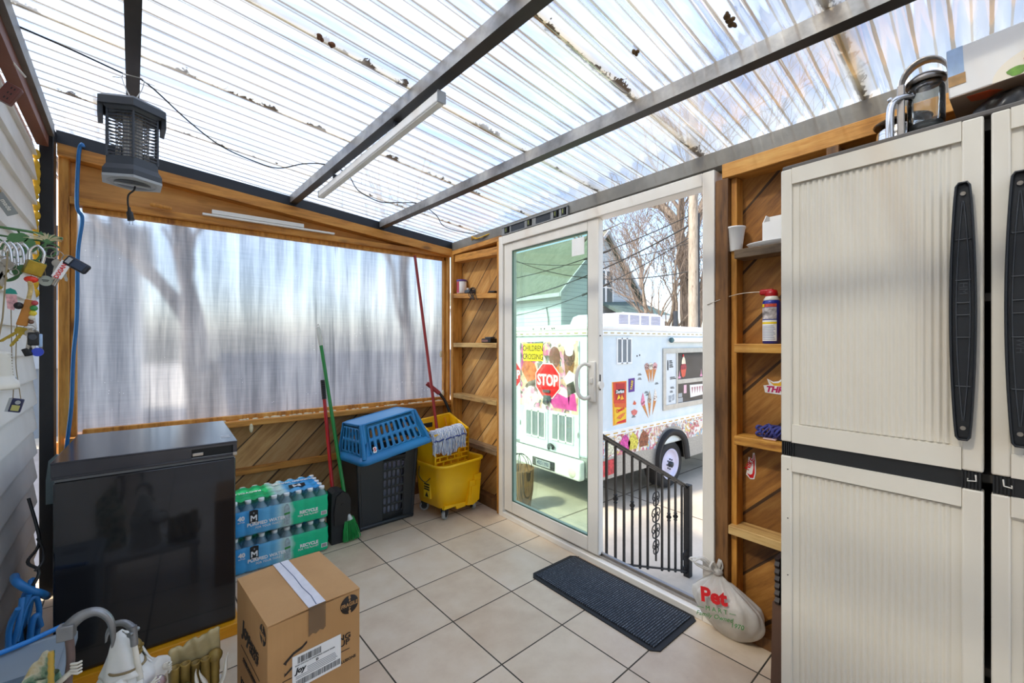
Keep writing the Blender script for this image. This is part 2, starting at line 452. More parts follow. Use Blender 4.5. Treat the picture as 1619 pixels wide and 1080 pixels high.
# ------------------------------------------------------------------ house wall with lap siding
t = NT('white lap siding'); v = t.coord((1, 1, 1)); n_ = t.noise(t.coord((1, .6, 14)), 14, 4, .6)
c = t.ramp(t.noise(v, 3, 4), [(.3, '#dcdad4'), (.7, '#f0eee8')])
M['siding'] = t.done(t.bsdf(c, .55, 0, t.bump(n_, .12, .003)))
b = B(); prof = []
z = 0
while z < 2.26:
    prof += [(.016, z), (.016, z + .006), (.0, min(z + .122, 2.262))]; z += .122
ys = [-1.7 + 4.8 * i / 24 for i in range(25)]
vs = [(HX(y) - .012 + p[0] , y, p[1]) for y in ys for p in prof]
k = len(prof)
b.add(vs, [(i * k + j, i * k + j + 1, (i + 1) * k + j + 1, (i + 1) * k + j) for i in range(24) for j in range(k - 1)])
vs = [(HX(y) - q, y, z) for y in (-1.7, 3.1) for q in (.012, .1) for z in (0, 2.27)]
b.add(vs, [(0, 1, 3, 2), (4, 6, 7, 5), (0, 4, 5, 1), (2, 3, 7, 6), (0, 2, 6, 4), (1, 5, 7, 3)])
struct(b.build('wall_left', M['siding']))
M['ledger'] = mat('red brown painted ledger board', '#7d4a34', .55, 0, .15, 5, .15)
b = B(); b.obox((HX(-1.6) + .022, -1.6, 2.315), (HX(3.1) + .022, 3.1, 2.315), .04, .13)
struct(b.build('trim_7', M['ledger']))
b = B(); b.obox((HX(-1.6) + .052, -1.6, 2.335), (HX(3.1) + .052, 3.1, 2.335), .02, .06)
struct(b.build('trim_8', M['angle']))
# expanding foam squeezed along the siding edge
b = B(); z = 1.52
while z < 2.24:
    b.sphere((-.508 + random.uniform(-.004, .004), 3.118, z), (.016, .012, random.uniform(.02, .045)), 10, 6); z += random.uniform(.03, .06)
o = b.build('foam_bead', M['foam_yellow']); tag(o, 'yellow foam squeezed along the siding edge beside the black post', 'foam'); 

# ------------------------------------------------------------------ window wall
wb = thing('wall_back', None, None); struct(wb)
b = B(); b.box(-.52, 1.99, 3.318, 3.36, 0, .735); b.build('boards', M['diag_back'], wb)
b = B(); b.box(-.42, 1.93, 3.20, 3.40, .735, .772, .004); b.build('sill', M['timber_x'], wb)
b = B(); b.box(-.36, 1.89, 3.265, 3.30, .772, .80, .003); b.box(-.36, 1.89, 3.262, 3.30, 1.985, 2.012, .003)
b.box(-.405, -.382, 3.262, 3.30, .772, 2.012, .003); b.box(1.872, 1.89, 3.262, 3.30, .772, 2.012, .003)
b.build('stop_strip', M['timber_z'], wb)
b = B(); b.box(-.42, 1.93, 3.285, 3.318, .0, .09, .003); b.build('base_rail', M['timber_dark'], wb)
b = B(); b.box(-.42, 1.93, 3.295, 3.318, .40, .445, .003); b.build('middle_rail', M['timber_x'], wb)
b = B(); b.box(-.446, -.407, 3.225, 3.31, 0, 2.265, .003); b.build('stud', M['timber_z'], wb)
b = B(); b.box(1.89, 1.912, 3.225, 3.31, 0, 2.05, .003); b.build('stud', M['timber_z'], wb)
b = B(); b.box(-.405, 1.89, 3.225, 3.31, 2.012, 2.05, .003); b.build('header', M['timber_x'], wb)
zt = lambda x: 2.268 - .098 * x
b = B(); b.prism([(-.446, zt(-.446) - .062), (1.93, zt(1.93) - .062), (1.93, zt(1.93)), (-.446, zt(-.446))], 3.20, 3.30, 'xz'); b.build('rafter', M['timber_x'], wb)
b = B(); b.prism([(-.405, 2.05), (1.7, 2.05), (1.9, 2.052), (-.405, zt(-.405) - .062)], 3.285, 3.31, 'xz'); b.build('infill', M['ply'], wb)
# blobs of foam along the sill
b = B()
for i in range(90):
    x = -.36 + 2.2 * random.random()
    b.sphere((x, 3.236 + random.uniform(-.006, .006), .774), (random.uniform(.008, .022), .012, random.uniform(.004, .008)), 8, 5)
for (x, z) in ((.42, .72), (1.86, .83), (1.84, 1.17)):
    b.sphere((x, 3.20 if z < .75 else 3.258, z), (.012, .012, .03), 8, 6)
b.build('foam', mat('pale hardened foam', '#d9cfae', .85, 0, .12, 30, .5, 60), wb)

# milky twin-wall sheet in the window, streaked with dried water and dust, the blurred view behind painted in too
t = NT('milky window sheet'); tcn = t.n('ShaderNodeTexCoord')
vert = t.n('ShaderNodeMapping', {'Vector': tcn.outputs['Object'], 'Scale': (9, 1, .55)}).outputs[0]
fine = t.n('ShaderNodeMapping', {'Vector': tcn.outputs['Object'], 'Scale': (120, 1, 6)}).outputs[0]
hor = t.n('ShaderNodeMapping', {'Vector': tcn.outputs['Object'], 'Scale': (5, 1, 150)}).outputs[0]
s1 = t.noise(vert, 1.6, 4, .6); s2 = t.noise(fine, 1.0, 2); s3 = t.noise(hor, 1.0, 2)
streak_tone = t.math('ADD', t.math('MULTIPLY', s1, .82), t.math('ADD', t.math('MULTIPLY', s2, .08), t.math('MULTIPLY', s3, .10)))
dark_streak = t.noise(t.n('ShaderNodeMapping', {'Vector': tcn.outputs['Object'], 'Scale': (22, 1, .9)}).outputs[0], 1.3, 2)
dark_streak = t.ramp(dark_streak, [(.28, '#ffffff'), (.36, '#000000')])
tint = t.mix(t.math('MULTIPLY', dark_streak, .55), t.ramp(streak_tone, [(.36, '#9a9fa8'), (.5, '#c4c9d0'), (.64, '#e4e7ea')]), '#6f747c')
dots = t.n('ShaderNodeTexVoronoi', {'Vector': tcn.outputs['Object'], 'Scale': 34.0}).outputs['Distance']
dots = t.math('LESS_THAN', dots, t.math('MULTIPLY', t.math('SUBTRACT', t.noise(tcn.outputs['Object'], 3, 3), .48), .5))
tr = t.n('ShaderNodeBsdfTranslucent', {0: tint}).outputs[0]
rf = t.n('ShaderNodeBsdfRefraction', {'Color': tint, 'Roughness': .27, 'IOR': 1.12, 'Normal': t.bump(s3, .15, .004)}).outputs[0]
df = t.n('ShaderNodeBsdfDiffuse', {0: lin('#eef0f2')}).outputs[0]
sh = t.n('ShaderNodeMixShader', {0: t.math('ADD', .24, t.math('MULTIPLY', s1, .2)), 1: rf, 2: tr}).outputs[0]
sh = t.n('ShaderNodeMixShader', {0: t.math('ADD', .06, t.math('MULTIPLY', dots, .6), clamp=True), 1: sh, 2: df}).outputs[0]
gl = t.n('ShaderNodeBsdfGlossy', {'Color': (1, 1, 1, 1), 'Roughness': .25}).outputs[0]
sh = t.n('ShaderNodeMixShader', {0: t.n('ShaderNodeFresnel', {'IOR': 1.3}).outputs[0], 1: sh, 2: gl}).outputs[0]
M['sheet'] = t.done(sh)
b = B(); b.add([(-.405, 3.303, .772), (1.89, 3.303, .772), (1.89, 3.303, 2.012), (-.405, 3.303, 2.012)], [(0, 1, 2, 3)])
struct(b.build('window_1', M['sheet']))

# ------------------------------------------------------------------ door wall
wr = thing('wall_right', None, None); struct(wr)
b = B(); b.box(2.0, 2.03, 2.535, 3.36, 0, 2.08); b.build('boards', M['diag_right'], wr)
M['diag_shaded'] = diag_boards('diagonal boards by the cabinet with shade painted in', 'y', ('#5b3513', '#a8712f', '#cf9a4e'), .19)  # darker copy of the wall boards, a cast shadow put into the colour
b = B(); b.box(2.0, 2.03, -1.6, .885, 0, 2.08); b.build('boards', M['diag_shaded'], wr)
b = B(); b.box(1.91, 2.03, -1.6, .885, 2.0, 2.064, .003); b.build('top_plate', M['timber_y'], wr)
b = B(); b.box(1.91, 2.0, 2.5, 3.21, 2.025, 2.062, .003); b.build('top_plate', M['timber_y'], wr)
b = B(); b.box(1.99, 2.03, .885, 2.535, 2.055, 2.135); b.build('header', M['timber_grey'], wr)
b = B(); b.box(1.93, 2.0, 2.535, 3.172, 0, .075, .003); b.box(1.93, 2.0, -1.6, .845, 0, .05, .003); b.build('base_rail', M['timber_dark'], wr)
# wall behind the viewer closes the porch
wn = thing('wall_near', None, None); struct(wn)
b = B(); b.box(-.3, 2.0, -1.68, -1.62, 0, .05); b.build('base_rail', M['timber_x'], wn)
for x in (-.28, .85, 1.98):
    b = B(); b.box(x - .03, x + .03, -1.68, -1.62, .05, 2.05); b.build('stud', M['timber_z'], wn)
b = B(); b.box(-.3, 2.0, -1.68, -1.62, 2.05, 2.10); b.build('header', M['timber_x'], wn)
b = B(); b.add([(-.3, -1.65, .05), (2.0, -1.65, .05), (2.0, -1.65, 2.05), (-.3, -1.65, 2.05)], [(0, 1, 2, 3)]); struct(b.build('added_fill_sheet', glassy('added clear plastic sheet', '#eef4f8', .03, .1, .15)))  # unseen clear sheet, added to let fill light in from behind the camera
# outdoors ground and steps
t = NT('old concrete yard'); v = t.coord(); n1 = t.noise(v, .8, 6, .6); n2 = t.noise(v, 25, 4)
c = t.ramp(n1, [(.3, '#a39a8c'), (.5, '#c3b8a6'), (.7, '#d0c7b6')]); c = t.mix(t.math('MULTIPLY', n2, .25), c, '#8a8378')
br = t.n('ShaderNodeTexBrick', {'Vector': v, 'Scale': 1.0, 'Color1': (1, 1, 1, 1), 'Color2': (1, 1, 1, 1), 'Mortar': (.25, .22, .2, 1), 'Mortar Size': .012, 'Brick Width': 2.6, 'Row Height': 1.9, 'Mortar Smooth': .1})
br.offset = 0
c = t.mix(1.0, c, br.outputs[0], 'MULTIPLY')
M['yard'] = t.done(t.bsdf(c, .85, 0, t.bump(n2, .2, .01)))
b = B(); b.add([(-14, -30, -.95), (75, -30, -.95), (75, 60, -.95), (-14, 60, -.95)], [(0, 1, 2, 3)])
struct(b.build('ground', M['yard']))
b = B()
for (x0, x1, z) in ((2.05, 2.5, -.44), (2.5, 2.9, -.61), (2.9, 3.3, -.78)):
    b.box(x0, x1, .9, 2.08, -.95, z, .01)
o = b.build('steps', M['yard']); struct(o)
# ------------------------------------------------------------------ sliding patio door
dr = thing('door_1', None, None); struct(dr)
def frame_yz(b, y0, y1, z0, z1, x0, x1, l, r, bt, tp, bev=.004):
    b.box(x0, x1, y0, y0 + l, z0, z1, bev); b.box(x0, x1, y1 - r, y1, z0, z1, bev)
    b.box(x0, x1, y0 + l, y1 - r, z0, z0 + bt, bev); b.box(x0, x1, y0 + l, y1 - r, z1 - tp, z1, bev)
b = B(); frame_yz(b, .915, 2.512, 0, 2.05, 1.902, 1.988, .055, .045, .035, .06); b.build('door_frame', M['white_vinyl'], dr)
b = B(); b.box(1.935, 1.98, .97, 2.465, .035, .05); b.box(1.945, 1.95, .97, 2.465, .05, .06); b.build('track', M['stainless'], dr)
b = B(); frame_yz(b, 1.585, 2.463, .052, 1.99, 1.915, 1.945, .082, .09, .085, .062, .006); pn = b.build('sliding_panel', M['white_vinyl'], dr)
b = B(); frame_yz(b, 1.60, 2.463, .052, 1.99, 1.951, 1.978, .07, .07, .075, .062, .006); b.build('fixed_panel', M['white_vinyl'], dr)
M['glass'] = glassy('green tinted door glass', '#c8e3d5', .03)
M['glass2'] = glassy('clear door glass', '#f7fcf9', .008)
b = B(); b.add([(1.928, 1.667, .137), (1.928, 2.373, .137), (1.928, 2.373, 1.928), (1.928, 1.667, 1.928)], [(0, 1, 2, 3)]); b.build('glass', M['glass'], pn)
b = B(); b.add([(1.966, 1.667, .12), (1.966, 2.395, .12), (1.966, 2.395, 1.928), (1.966, 1.667, 1.928)], [(0, 1, 2, 3)]); b.build('glass', M['glass2'], dr)
b = B(); frame_yz(b, 1.664, 2.376, .134, 1.931, 1.919, 1.926, .008, .008, .008, .008, 0); b.build('gasket', mat('dark green glazing strip', '#35594a', .5), pn)
b = B(); b.box(1.925, 1.927, 1.70, 1.80, 1.80, 1.905); tag(b.build('sticker', M['paper'], pn), 'white paper sticker in the upper corner of the glass')
b = B()
b.box(1.898, 1.916, 1.60, 1.645, .93, 1.165, .006)
b.tube(smooth_path([(1.90, 1.635, 1.14), (1.87, 1.655, 1.15), (1.845, 1.675, 1.12), (1.838, 1.682, 1.05), (1.845, 1.675, .98), (1.87, 1.655, .95), (1.90, 1.635, .96)], 6), .011, 10)
b.box(1.888, 1.90, 1.612, 1.632, 1.04, 1.07, .003)
tag(b.build('pull_handle', M['white_vinyl'], pn), 'cream loop pull handle')
b = B(); b.box(1.925, 1.934, 1.582, 1.586, 1.0, 1.09); b.cyl((1.93, 1.583, 1.31), (1.93, 1.583, 1.316), .004); b.build('latch', M['black'], pn)
b = B(); b.cyl((1.93, 1.572, 1.03), (1.93, 1.586, 1.03), .022, n=20); b.build('latch_wheel', M['white_vinyl'], pn)

# ------------------------------------------------------------------ shelves nailed between the studs
M['shelf_pale'] = wood('pale sawn shelf board', '#cda869', '#8f6230', 'y', warm='#dcbd86')
M['shelf_dark'] = wood('dark aged shelf board', '#8c7558', '#4c3a26', 'y', warm='#a08a68')
M['shelf_burnt'] = wood('flame marked shelf board', '#cf963f', '#8b4c17', 'y', 1.6, warm='#e0b362')
cr = thing('wall_shelf', 'narrow built-in timber shelves in the room corner beside the sliding door', 'shelf', (1.955, 2.855, 0))
def rel(root, o):
    o.location = -root.location; o.parent = root; return o
b = B(); b.box(1.908, 1.998, 2.508, 2.542, 0, 2.024, .003); rel(cr, b.build('stud', M['timber_z']))
b = B(); b.box(1.905, 1.998, 3.165, 3.202, 0, 2.024, .003); rel(cr, b.build('stud', M['timber_z']))
for (z, dz, m) in ((1.628, .05, 'timber_y'), (1.232, 0, 'shelf_pale'), (.80, -.0, 'shelf_pale'), (.425, 0, 'shelf_dark')):
    b = B(); b.T = Matrix.Translation((0, 2.853, z)) @ Matrix.Rotation(math.atan(dz / .62), 4, 'X')
    b.box(1.906, 1.997, -.309, .309, 0, .037, .003); rel(cr, b.build('shelf', M[m]))
b = B()
b.T = Matrix.Translation((0, 2.85, 1.945)) @ Matrix.Rotation(.05, 4, 'X'); b.box(1.915, 1.997, -.305, .305, 0, .06, .004)
rel(cr, b.build('header', M['timber_y']))
cl_ = thing('wall_shelf', 'built-in timber shelves between the open door and the beige cabinet', 'shelf', (1.955, .68, 0))
b = B(); b.box(1.908, 1.998, .858, .913, 0, 1.998, .003); rel(cl_, tag(b.build('stud', M['timber_dark']), 'dark stained upright'))
b = B(); b.box(1.935, 1.998, .832, .857, .05, 1.998, .003); rel(cl_, b.build('stud', M['timber_z']))
b = B(); b.box(1.90, 1.998, .46, .498, 0, 1.998, .003); rel(cl_, b.build('stud', M['timber_dark']))
for (z, m) in ((1.638, 'shelf_dark'), (1.232, 'shelf_burnt'), (.835, 'shelf_burnt'), (.44, 'shelf_pale')):
    b = B(); b.box(1.905, 1.997, .50, .831 if z != .44 else .856, z, z + .038, .003); rel(cl_, b.build('shelf', M[m]))
for (z0, z1) in ((1.276, 1.636), (.875, 1.23), (.48, .833)):
    pass

# ------------------------------------------------------------------ tall beige cabinet
M['resin'] = mat('bone resin', '#d9d3c5', .42, 0, .03, 4, .04, 90)
M['resin_grey'] = mat('dark taupe resin', '#57534f', .5, 0, .08)
M['resin_black'] = mat('black resin', '#1e1f20', .45, 0, .12)
M['handle_black'] = mat('black moulded handle plastic', '#1f2226', .33, 0, .12, 20)
M['handle_in'] = mat('dull inside of the handle', '#3a3e43', .45, 0, .2, 14)
cb = thing('storage_cabinet', 'tall beige resin cabinet with fluted double doors and black handles', 'cabinet', (1.53, .522, 0))
b = B(); b.box(.04, .368, -.885, -.003, 0, .018, .004); b.box(.04, .368, -.885, -.865, .018, 1.80); b.box(.04, .368, -.022, -.003, .018, 1.80)
b.box(.35, .368, -.865, -.022, .018, 1.80); b.box(.012, .37, -.888, 0, 1.828, 1.842, .004); b.box(.04, .37, -.888, 0, 1.80, 1.828, 0)
for z in (.45, .93, 1.38): b.box(.05, .35, -.865, -.022, z, z + .02)
b.build('carcass', M['resin_grey'], cb)
def cab_door(y0, y1, hinge_left):
    d = B(); W_ = y1 - y0
    def panel(b, z0, z1, zi0, zi1):
        i0, i1 = y0 + .037, y1 - .031
        b.box(0, .035, y0, i0, z0, z1, .004); b.box(0, .035, i1, y1, z0, z1, .004)
        b.box(0, .035, i0, i1, z0, zi0, .0); b.box(0, .035, i0, i1, zi1, z1, .0)
        b.box(.012, .034, i0, i1, zi0, zi1)
        n = 22; f0, f1 = i0 + .018, i1 - .018
        def fl(u, v):
            y = f0 + (f1 - f0) * u
            e = min(1, min(u, 1 - u) * 30)
            return (.0112 - .005 * (.5 - .5 * math.cos(2 * PI * n * u)) * e, y, zi0 + .004 + (zi1 - zi0 - .008) * v)
        b.grid(fl, n * 8, 1)
        b.box(.009, .012, i0, f0, zi0, zi1); b.box(.009, .012, f1, i1, zi0, zi1)
    panel(d, .03, .917, .09, .871)
    do = d.build('door', M['resin'], cb)
    d = B(); panel(d, .962, 1.826, 1.018, 1.777); d.build('upper_panel', M['resin'], do)
    d = B(); d.box(.006, .034, y0 + .004, y1 - .002, .917, .962, .002)
    for e in ((y0 + .006, 1), (y1 - .004, -1)):
        for k in range(6): d.box(.001, .008, e[0] + e[1] * k * .006 - .0015, e[0] + e[1] * k * .006 + .0015, .919, .960)
    d.build('joining_strip', M['resin_black'], do)
    hy = y0 + .033 if hinge_left else y1 - .045
    prof = []
    for i in range(25):
        tt = i / 24; z = 1.047 + .613 * tt; wd = .0115 + .010 * math.sin(PI * tt) ** .8
        prof.append((hy, z, wd))
    out = [(y - w_, z) for (y, z, w_) in prof] + [(hy - .007, 1.668), (hy + .007, 1.668)] + [(y + w_, z) for (y, z, w_) in reversed(prof)] + [(hy + .007, 1.040), (hy - .007, 1.040)]
    h = B(); h.prism(out, -.012, -.005, 'yz')
    rim = [(-.012, y, z) for (y, z) in out]
    h.tube([(-.021, p[1], p[2]) for p in rim], .0025, 6, closed=True)
    m_ = len(out)
    vs = [(x, p[0], p[1]) for x in (-.022, -.005) for p in out]
    h.add(vs, [(i, (i + 1) % m_, m_ + (i + 1) % m_, m_ + i) for i in range(m_)])
    for z in (1.075, 1.632): h.box(-.008, .001, hy - .012, hy + .012, z - .028, z + .028, .003)
    ho = h.build('handle', M['handle_black'], do)
    h = B()
    for sgn in (-1, 1):
        pts = []
        for i in range(21):
            tt = i / 20; pts.append((-.0145, hy + sgn * (.001 + .011 * math.sin(PI * tt) ** .9), 1.085 + .54 * tt))
        h.tube(pts, .0016, 5)
    for z in (1.17, 1.29, 1.345, 1.375, 1.43, 1.53):
        h.cyl((-.0145, hy - .012, z), (-.0145, hy + .012, z), .0015, n=6)
        if z in (1.17, 1.29, 1.43, 1.53):
            for sgn in (-1, 1): h.sphere((-.0145, hy + sgn * .012, z), .0022, 6, 4)
    h.build('rib', M['handle_in'], ho)
    for z in (1.068, 1.642):
        h = B(); h.cyl((-.013, hy, z), (-.017, hy, z), .005, n=12); h.box(-.0178, -.0168, hy - .004, hy + .004, z - .0008, z + .0008); h.build('screw', M['key_metal'], ho)
    text('moulded_letters', 'WH' if not hinge_left else 'HM', .02, (-.0125, hy, 1.27 if not hinge_left else 1.41), M['handle_in'], ho, rot=(R(90), R(90), R(-90)))
    h = B()
    for k, sg in ((y1 - .02, 1), (y0 + .02, -1)):
        pass
    e = y0 + .02 if not hinge_left else y1 - .02
    h.bm.free()
    for z in (.875, .72, .54):
        h = B(); h.cyl((-.0006, e, z), (.002, e, z), .002, n=8); h.build('peg_hole', M['black'], do)
    return do
d1 = cab_door(-.437, 0, True)
d2 = cab_door(-.888, -.449, False)
for (y, s_) in ((-.424, -1), (-.468, 1)):
    b = B(); b.tube([(.0, y, .955), (-.001, y - .001, .940), (-.001, y + s_ * -.014, .938), (-.001, y + s_ * -.013, .944)], .0016, 6)
    b.build('hinge_pin', M['offwhite'], cb)

# ------------------------------------------------------------------ black chest freezer on an orange board
M['gloss_black'] = mat('gloss black enamel', '#1f1f22', .10, 0, .12, 3, 0, 60, Coat_Weight=.3)
M['lid_black'] = mat('black lid with dust', '#34343a', .16, 0, .2, 5)
pl = thing('wooden_base', 'orange painted board along the foot of the black freezer', 'board', (-.045, 2.5, 0))
M['orange_paint'] = mat('orange yellow gloss paint', '#e29a15', .35, 0, .1, 6)
b = B(); b.box(-.30, .297, -.298, -.258, 0, .052, .003); b.box(-.30, .297, .28, .32, 0, .052, .003)
b.box(-.30, -.26, -.258, .28, .004, .05); b.box(.25, .29, -.258, .28, .004, .05)
for z in (.018, .034): b.box(-.298, .295, -.2995, -.297, z, z + .003)
b.build('plank', M['orange_paint'], pl)
M['slate_edge'] = mat('worn grey edge', '#77797b', .4)
fz_ = thing('chest_freezer', 'black glossy chest freezer standing under the milky window', 'freezer', (-.322, 2.232, .053))
b = B(); b.box(0, .556, 0, .60, 0, .715, .006); b.build('body', M['gloss_black'], fz_)
b = B(); b.box(.004, .552, .004, .596, .716, .726); b.build('gasket', mat('grey lid gasket', '#6d6f71', .5), fz_)
b = B(); b.box(-.004, .560, -.008, .60, .727, .738, .003)
b.box(-.004, .400, -.008, .02, .738, .789, .0); b.box(-.004, .560, .012, .60, .738, .7885, .0)
b.box(.400, .560, -.008, .014, .774, .789, .0); b.box(.545, .560, -.008, .014, .738, .775, .0)
b.box(-.006, .562, -.010, .602, .783, .7905, .003)
lid = b.build('lid', M['lid_black'], fz_)
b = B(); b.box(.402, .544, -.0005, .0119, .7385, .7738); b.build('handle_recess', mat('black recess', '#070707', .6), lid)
b = B(); b.box(.400, .546, -.0095, -.0078, .7375, .7405); b.build('recess_edge', M['slate_edge'], lid)
b = B(); b.box(.402, .44, -.006, -.0006, .744, .758, .002); tag(b.build('catch', M['stainless'], lid), 'silver catch in the handle recess')
b = B(); b.box(.512, .545, .09, .15, .7903, .7912); tag(b.build('sticker', mat('grey label film', '#a9aaab', .4), lid), 'small pale sticker on the lid corner')
b = B(); b.box(.545, .560, -.0105, -.007, .728, .742, .001); b.build('corner_clip', M['stainless'], lid)
for x in (.04, .46):
    b = B(); b.box(x, x + .05, .60, .625, .68, .78, .004); b.build('hinge', M['black'], fz_)
dome = B(); dome.prism([(.0, .0), (.055, .0), (.062, .15), (.055, .19), (.03, .205), (.008, .18), (0, .1)], 0, .012, 'xz')
o = dome.build('plastic_lid', mat('smoky plastic', '#6f7f80', .3, 0, .1)); o.location = (-.395, 2.60, .60); 
tag(o, 'small smoky plastic lid wedged between the siding and the freezer', 'lid')

# ------------------------------------------------------------------ cardboard box
def kraft():
    t = NT('brown corrugated card'); v = t.coord(); n_ = t.noise(v, 5, 4)
    fl = t.noise(t.coord((160, 160, 3)), 1, 2)
    c = t.ramp(n_, [(.3, '#b98a55'), (.7, '#c99a64')]); c = t.mix(t.math('MULTIPLY', fl, .12), c, '#8e6437')
    return t.done(t.bsdf(c, .75, 0, t.bump(fl, .06, .002)))
M['kraft'] = kraft()
M['ink'] = mat('dark brown ink', '#2a211b', .7, 0, .03)
bx = thing('cardboard_box', 'tall brown cardboard box taped shut on the tiles by the freezer', 'box', (.347, 1.605, 0), R(5.9))
hw, hd, hh_ = .14, .178, .449
b = B(); b.box(-hw, hw, -hd, hd, 0, hh_ - .004, .002, 1); b.build('body', M['kraft'], bx)
for sx in (-1, 1):
    b = B()
    b.add([(sx * hw, -hd - .001, hh_ - .003), (sx * .0012, -hd - .001, hh_ + .002), (sx * .0012, hd + .001, hh_ + .002), (sx * hw, hd + .001, hh_ - .003),
           (sx * hw, -hd - .001, hh_ - .001), (sx * .0012, -hd - .001, hh_ + .005), (sx * .0012, hd + .001, hh_ + .005), (sx * hw, hd + .001, hh_ - .001)],
          [(0, 1, 2, 3), (4, 5, 6, 7), (0, 1, 5, 4), (1, 2, 6, 5), (2, 3, 7, 6), (3, 0, 4, 7)])
    b.build('flap', M['kraft'], bx)
M['tape'] = mat('white packing tape', '#dcd8da', .3, 0, .06, 30)
M['tape_clear'] = glassy('clear packing tape', '#e9dcc6', .05, .1, .25, '#d8b98c')
b = B(); b.box(-.026, .026, -hd - .002, hd + .002, hh_ + .0052, hh_ + .006); b.box(-.026, .026, hd + .001, hd + .0025, hh_ - .06, hh_ + .006); b.build('tape', M['tape'], bx)
b = B(); b.prism([(-.026, hh_ + .005), (.026, hh_ + .005), (.026, hh_ - .075), (.018, hh_ - .082), (.008, hh_ - .076), (-.004, hh_ - .084), (-.014, hh_ - .078), (-.026, hh_ - .085)], -hd - .0025, -hd - .0012); b.build('tape', M['tape_clear'], bx)
b = B()
pts = [(-.002, -hd), (.003, -.12), (-.001, -.05), (.002, .04), (-.002, hd)]
b.tube([(x, y, hh_ + .0062) for x, y in pts], .0014, 4); b.build('seam_line', mat('blue grey seam line', '#6f7d93', .6), bx)  # blue grey line laid along the top seam
def fragile(par, loc, face):
    e = thing('fragile_mark', None, None, loc); e.parent = par; e.rotation_euler = FACE[face]
    b = B(); b.lathe([(.0001, 0), (.030, 0), (.030, .0006), (.0001, .0006)], 28); b.build('ink_disc', M['ink'], e)
    b = B(); b.prism([(-.003, .03), (.003, .029), (.004, .02), (.0, .017), (.004, .012), (-.002, .009), (-.001, .018), (-.004, .022)], .0006, .0011, 'xy')
    b.prism([(-.002, -.03), (.004, -.029), (.004, -.02), (.0, -.017), (.004, -.010), (-.002, -.009), (-.001, -.018), (-.004, -.022)], .0006, .0011, 'xy')
    b.build('crack_mark', M['kraft'], e)
    text('lettering', 'FRAGILE', .0165, (0, 0, .0012), M['kraft'], e, 'up', sx=.92, bold=.0003)
fragile(bx, (.104, -hd - .001, hh_ - .04), '-y')
fragile(bx, (-hw - .001, -.135, hh_ - .045), '-x')
text('lettering', 'BAKING\nGROUP', .024, (.056, -hd - .001, .298), M['ink'], bx, sx=1.2, bold=.0005)
text('lettering', 'CONES & INCLUSIONS', .0125, (.062, -hd - .001, .229), M['ink'], bx, bold=.0002)
b = B(); b.box(-.10, .104, -hd - .0012, -hd - .0004, .263, .265)
b.prism([(-.098, .318), (-.07, .338), (-.045, .345), (-.03, .355), (-.03, .348), (-.045, .337), (-.068, .331), (-.088, .316), (-.09, .309)], -hd - .0012, -hd - .0004)
b.prism([(-.095, .277), (-.07, .292), (-.072, .299), (-.092, .284), (-.094, .290)], -hd - .0012, -hd - .0004)
b.build('print_mark', M['ink'], bx)
text('lettering', 'Joy', .07, (-hw - .001, .06, .315), M['ink'], bx, '-x', bold=.003, shear=.2)
text('lettering', 'BAKING\nGROUP', .03, (-hw - .001, -.035, .30), M['ink'], bx, '-x', bold=.0006)
text('lettering', 'CONES & INCLUSIONS', .016, (-hw - .001, .01, .215), M['ink'], bx, '-x', bold=.0002)
text('lettering', 'Joy', .035, (-hw - .001, -.045, .185), M['ink'], bx, '-x', bold=.0015, shear=.2)
text('lettering', 'JOY CONE CO.', .036, (-hw - .001, .0, .125), M['ink'], bx, '-x', bold=.0008)
b = B(); b.box(-hw - .0012, -hw - .0004, -.10, .12, .245, .247); b.box(-hw - .0012, -hw - .0004, -.10, .10, .203, .2045); b.build('print_mark', M['ink'], bx)
lb = B(); lb.box(-.073, .075, -hd - .0022, -hd - .0014, .222, .325)
lab = tag(lb.build('shipping_label', M['paper'], bx), 'white barcode label')
def bars(b, x0, x1, z0, z1, y, n, seed):
    rr = random.Random(seed); x = x0
    while x < x1:
        w_ = rr.choice((.0006, .0010, .0016)); b.box(x, min(x + w_, x1), y - .0005, y, z0, z1); x += w_ + rr.choice((.0007, .0011, .0018))
b = B(); bars(b, -.058, .012, .298, .318, -hd - .0022, 30, 3); b.build('barcode', M['dark_print'], lab)
b = B(); bars(b, -.062, .072, .230, .248, -hd - .0022, 60, 4)
b.build('barcode', M['dark_print'], lab)
text('lettering', 'DARK CHOCOLATE SHORTBREAD COOKIE ORDER', .0052, (-.005, -hd - .0024, .293), M['dark_print'], lab)
text('lettering', 'D', .010, (.0, -hd - .0024, .283), M['dark_print'], lab, bold=.0005)
text('lettering', 'Joy', .022, (-.050, -hd - .0024, .277), M['dark_print'], lab, bold=.0010, shear=.2)
b = B()
rr = random.Random(5)
for i in range(5):
    z = .274 - i * .0052; b.box(-.03 if i < 3 else -.063, .04 + rr.random() * .025, -hd - .0027, -hd - .0022, z, z + .0018)
b.build('small_print', mat('grey fine print', '#8f8f8f', .7), lab)
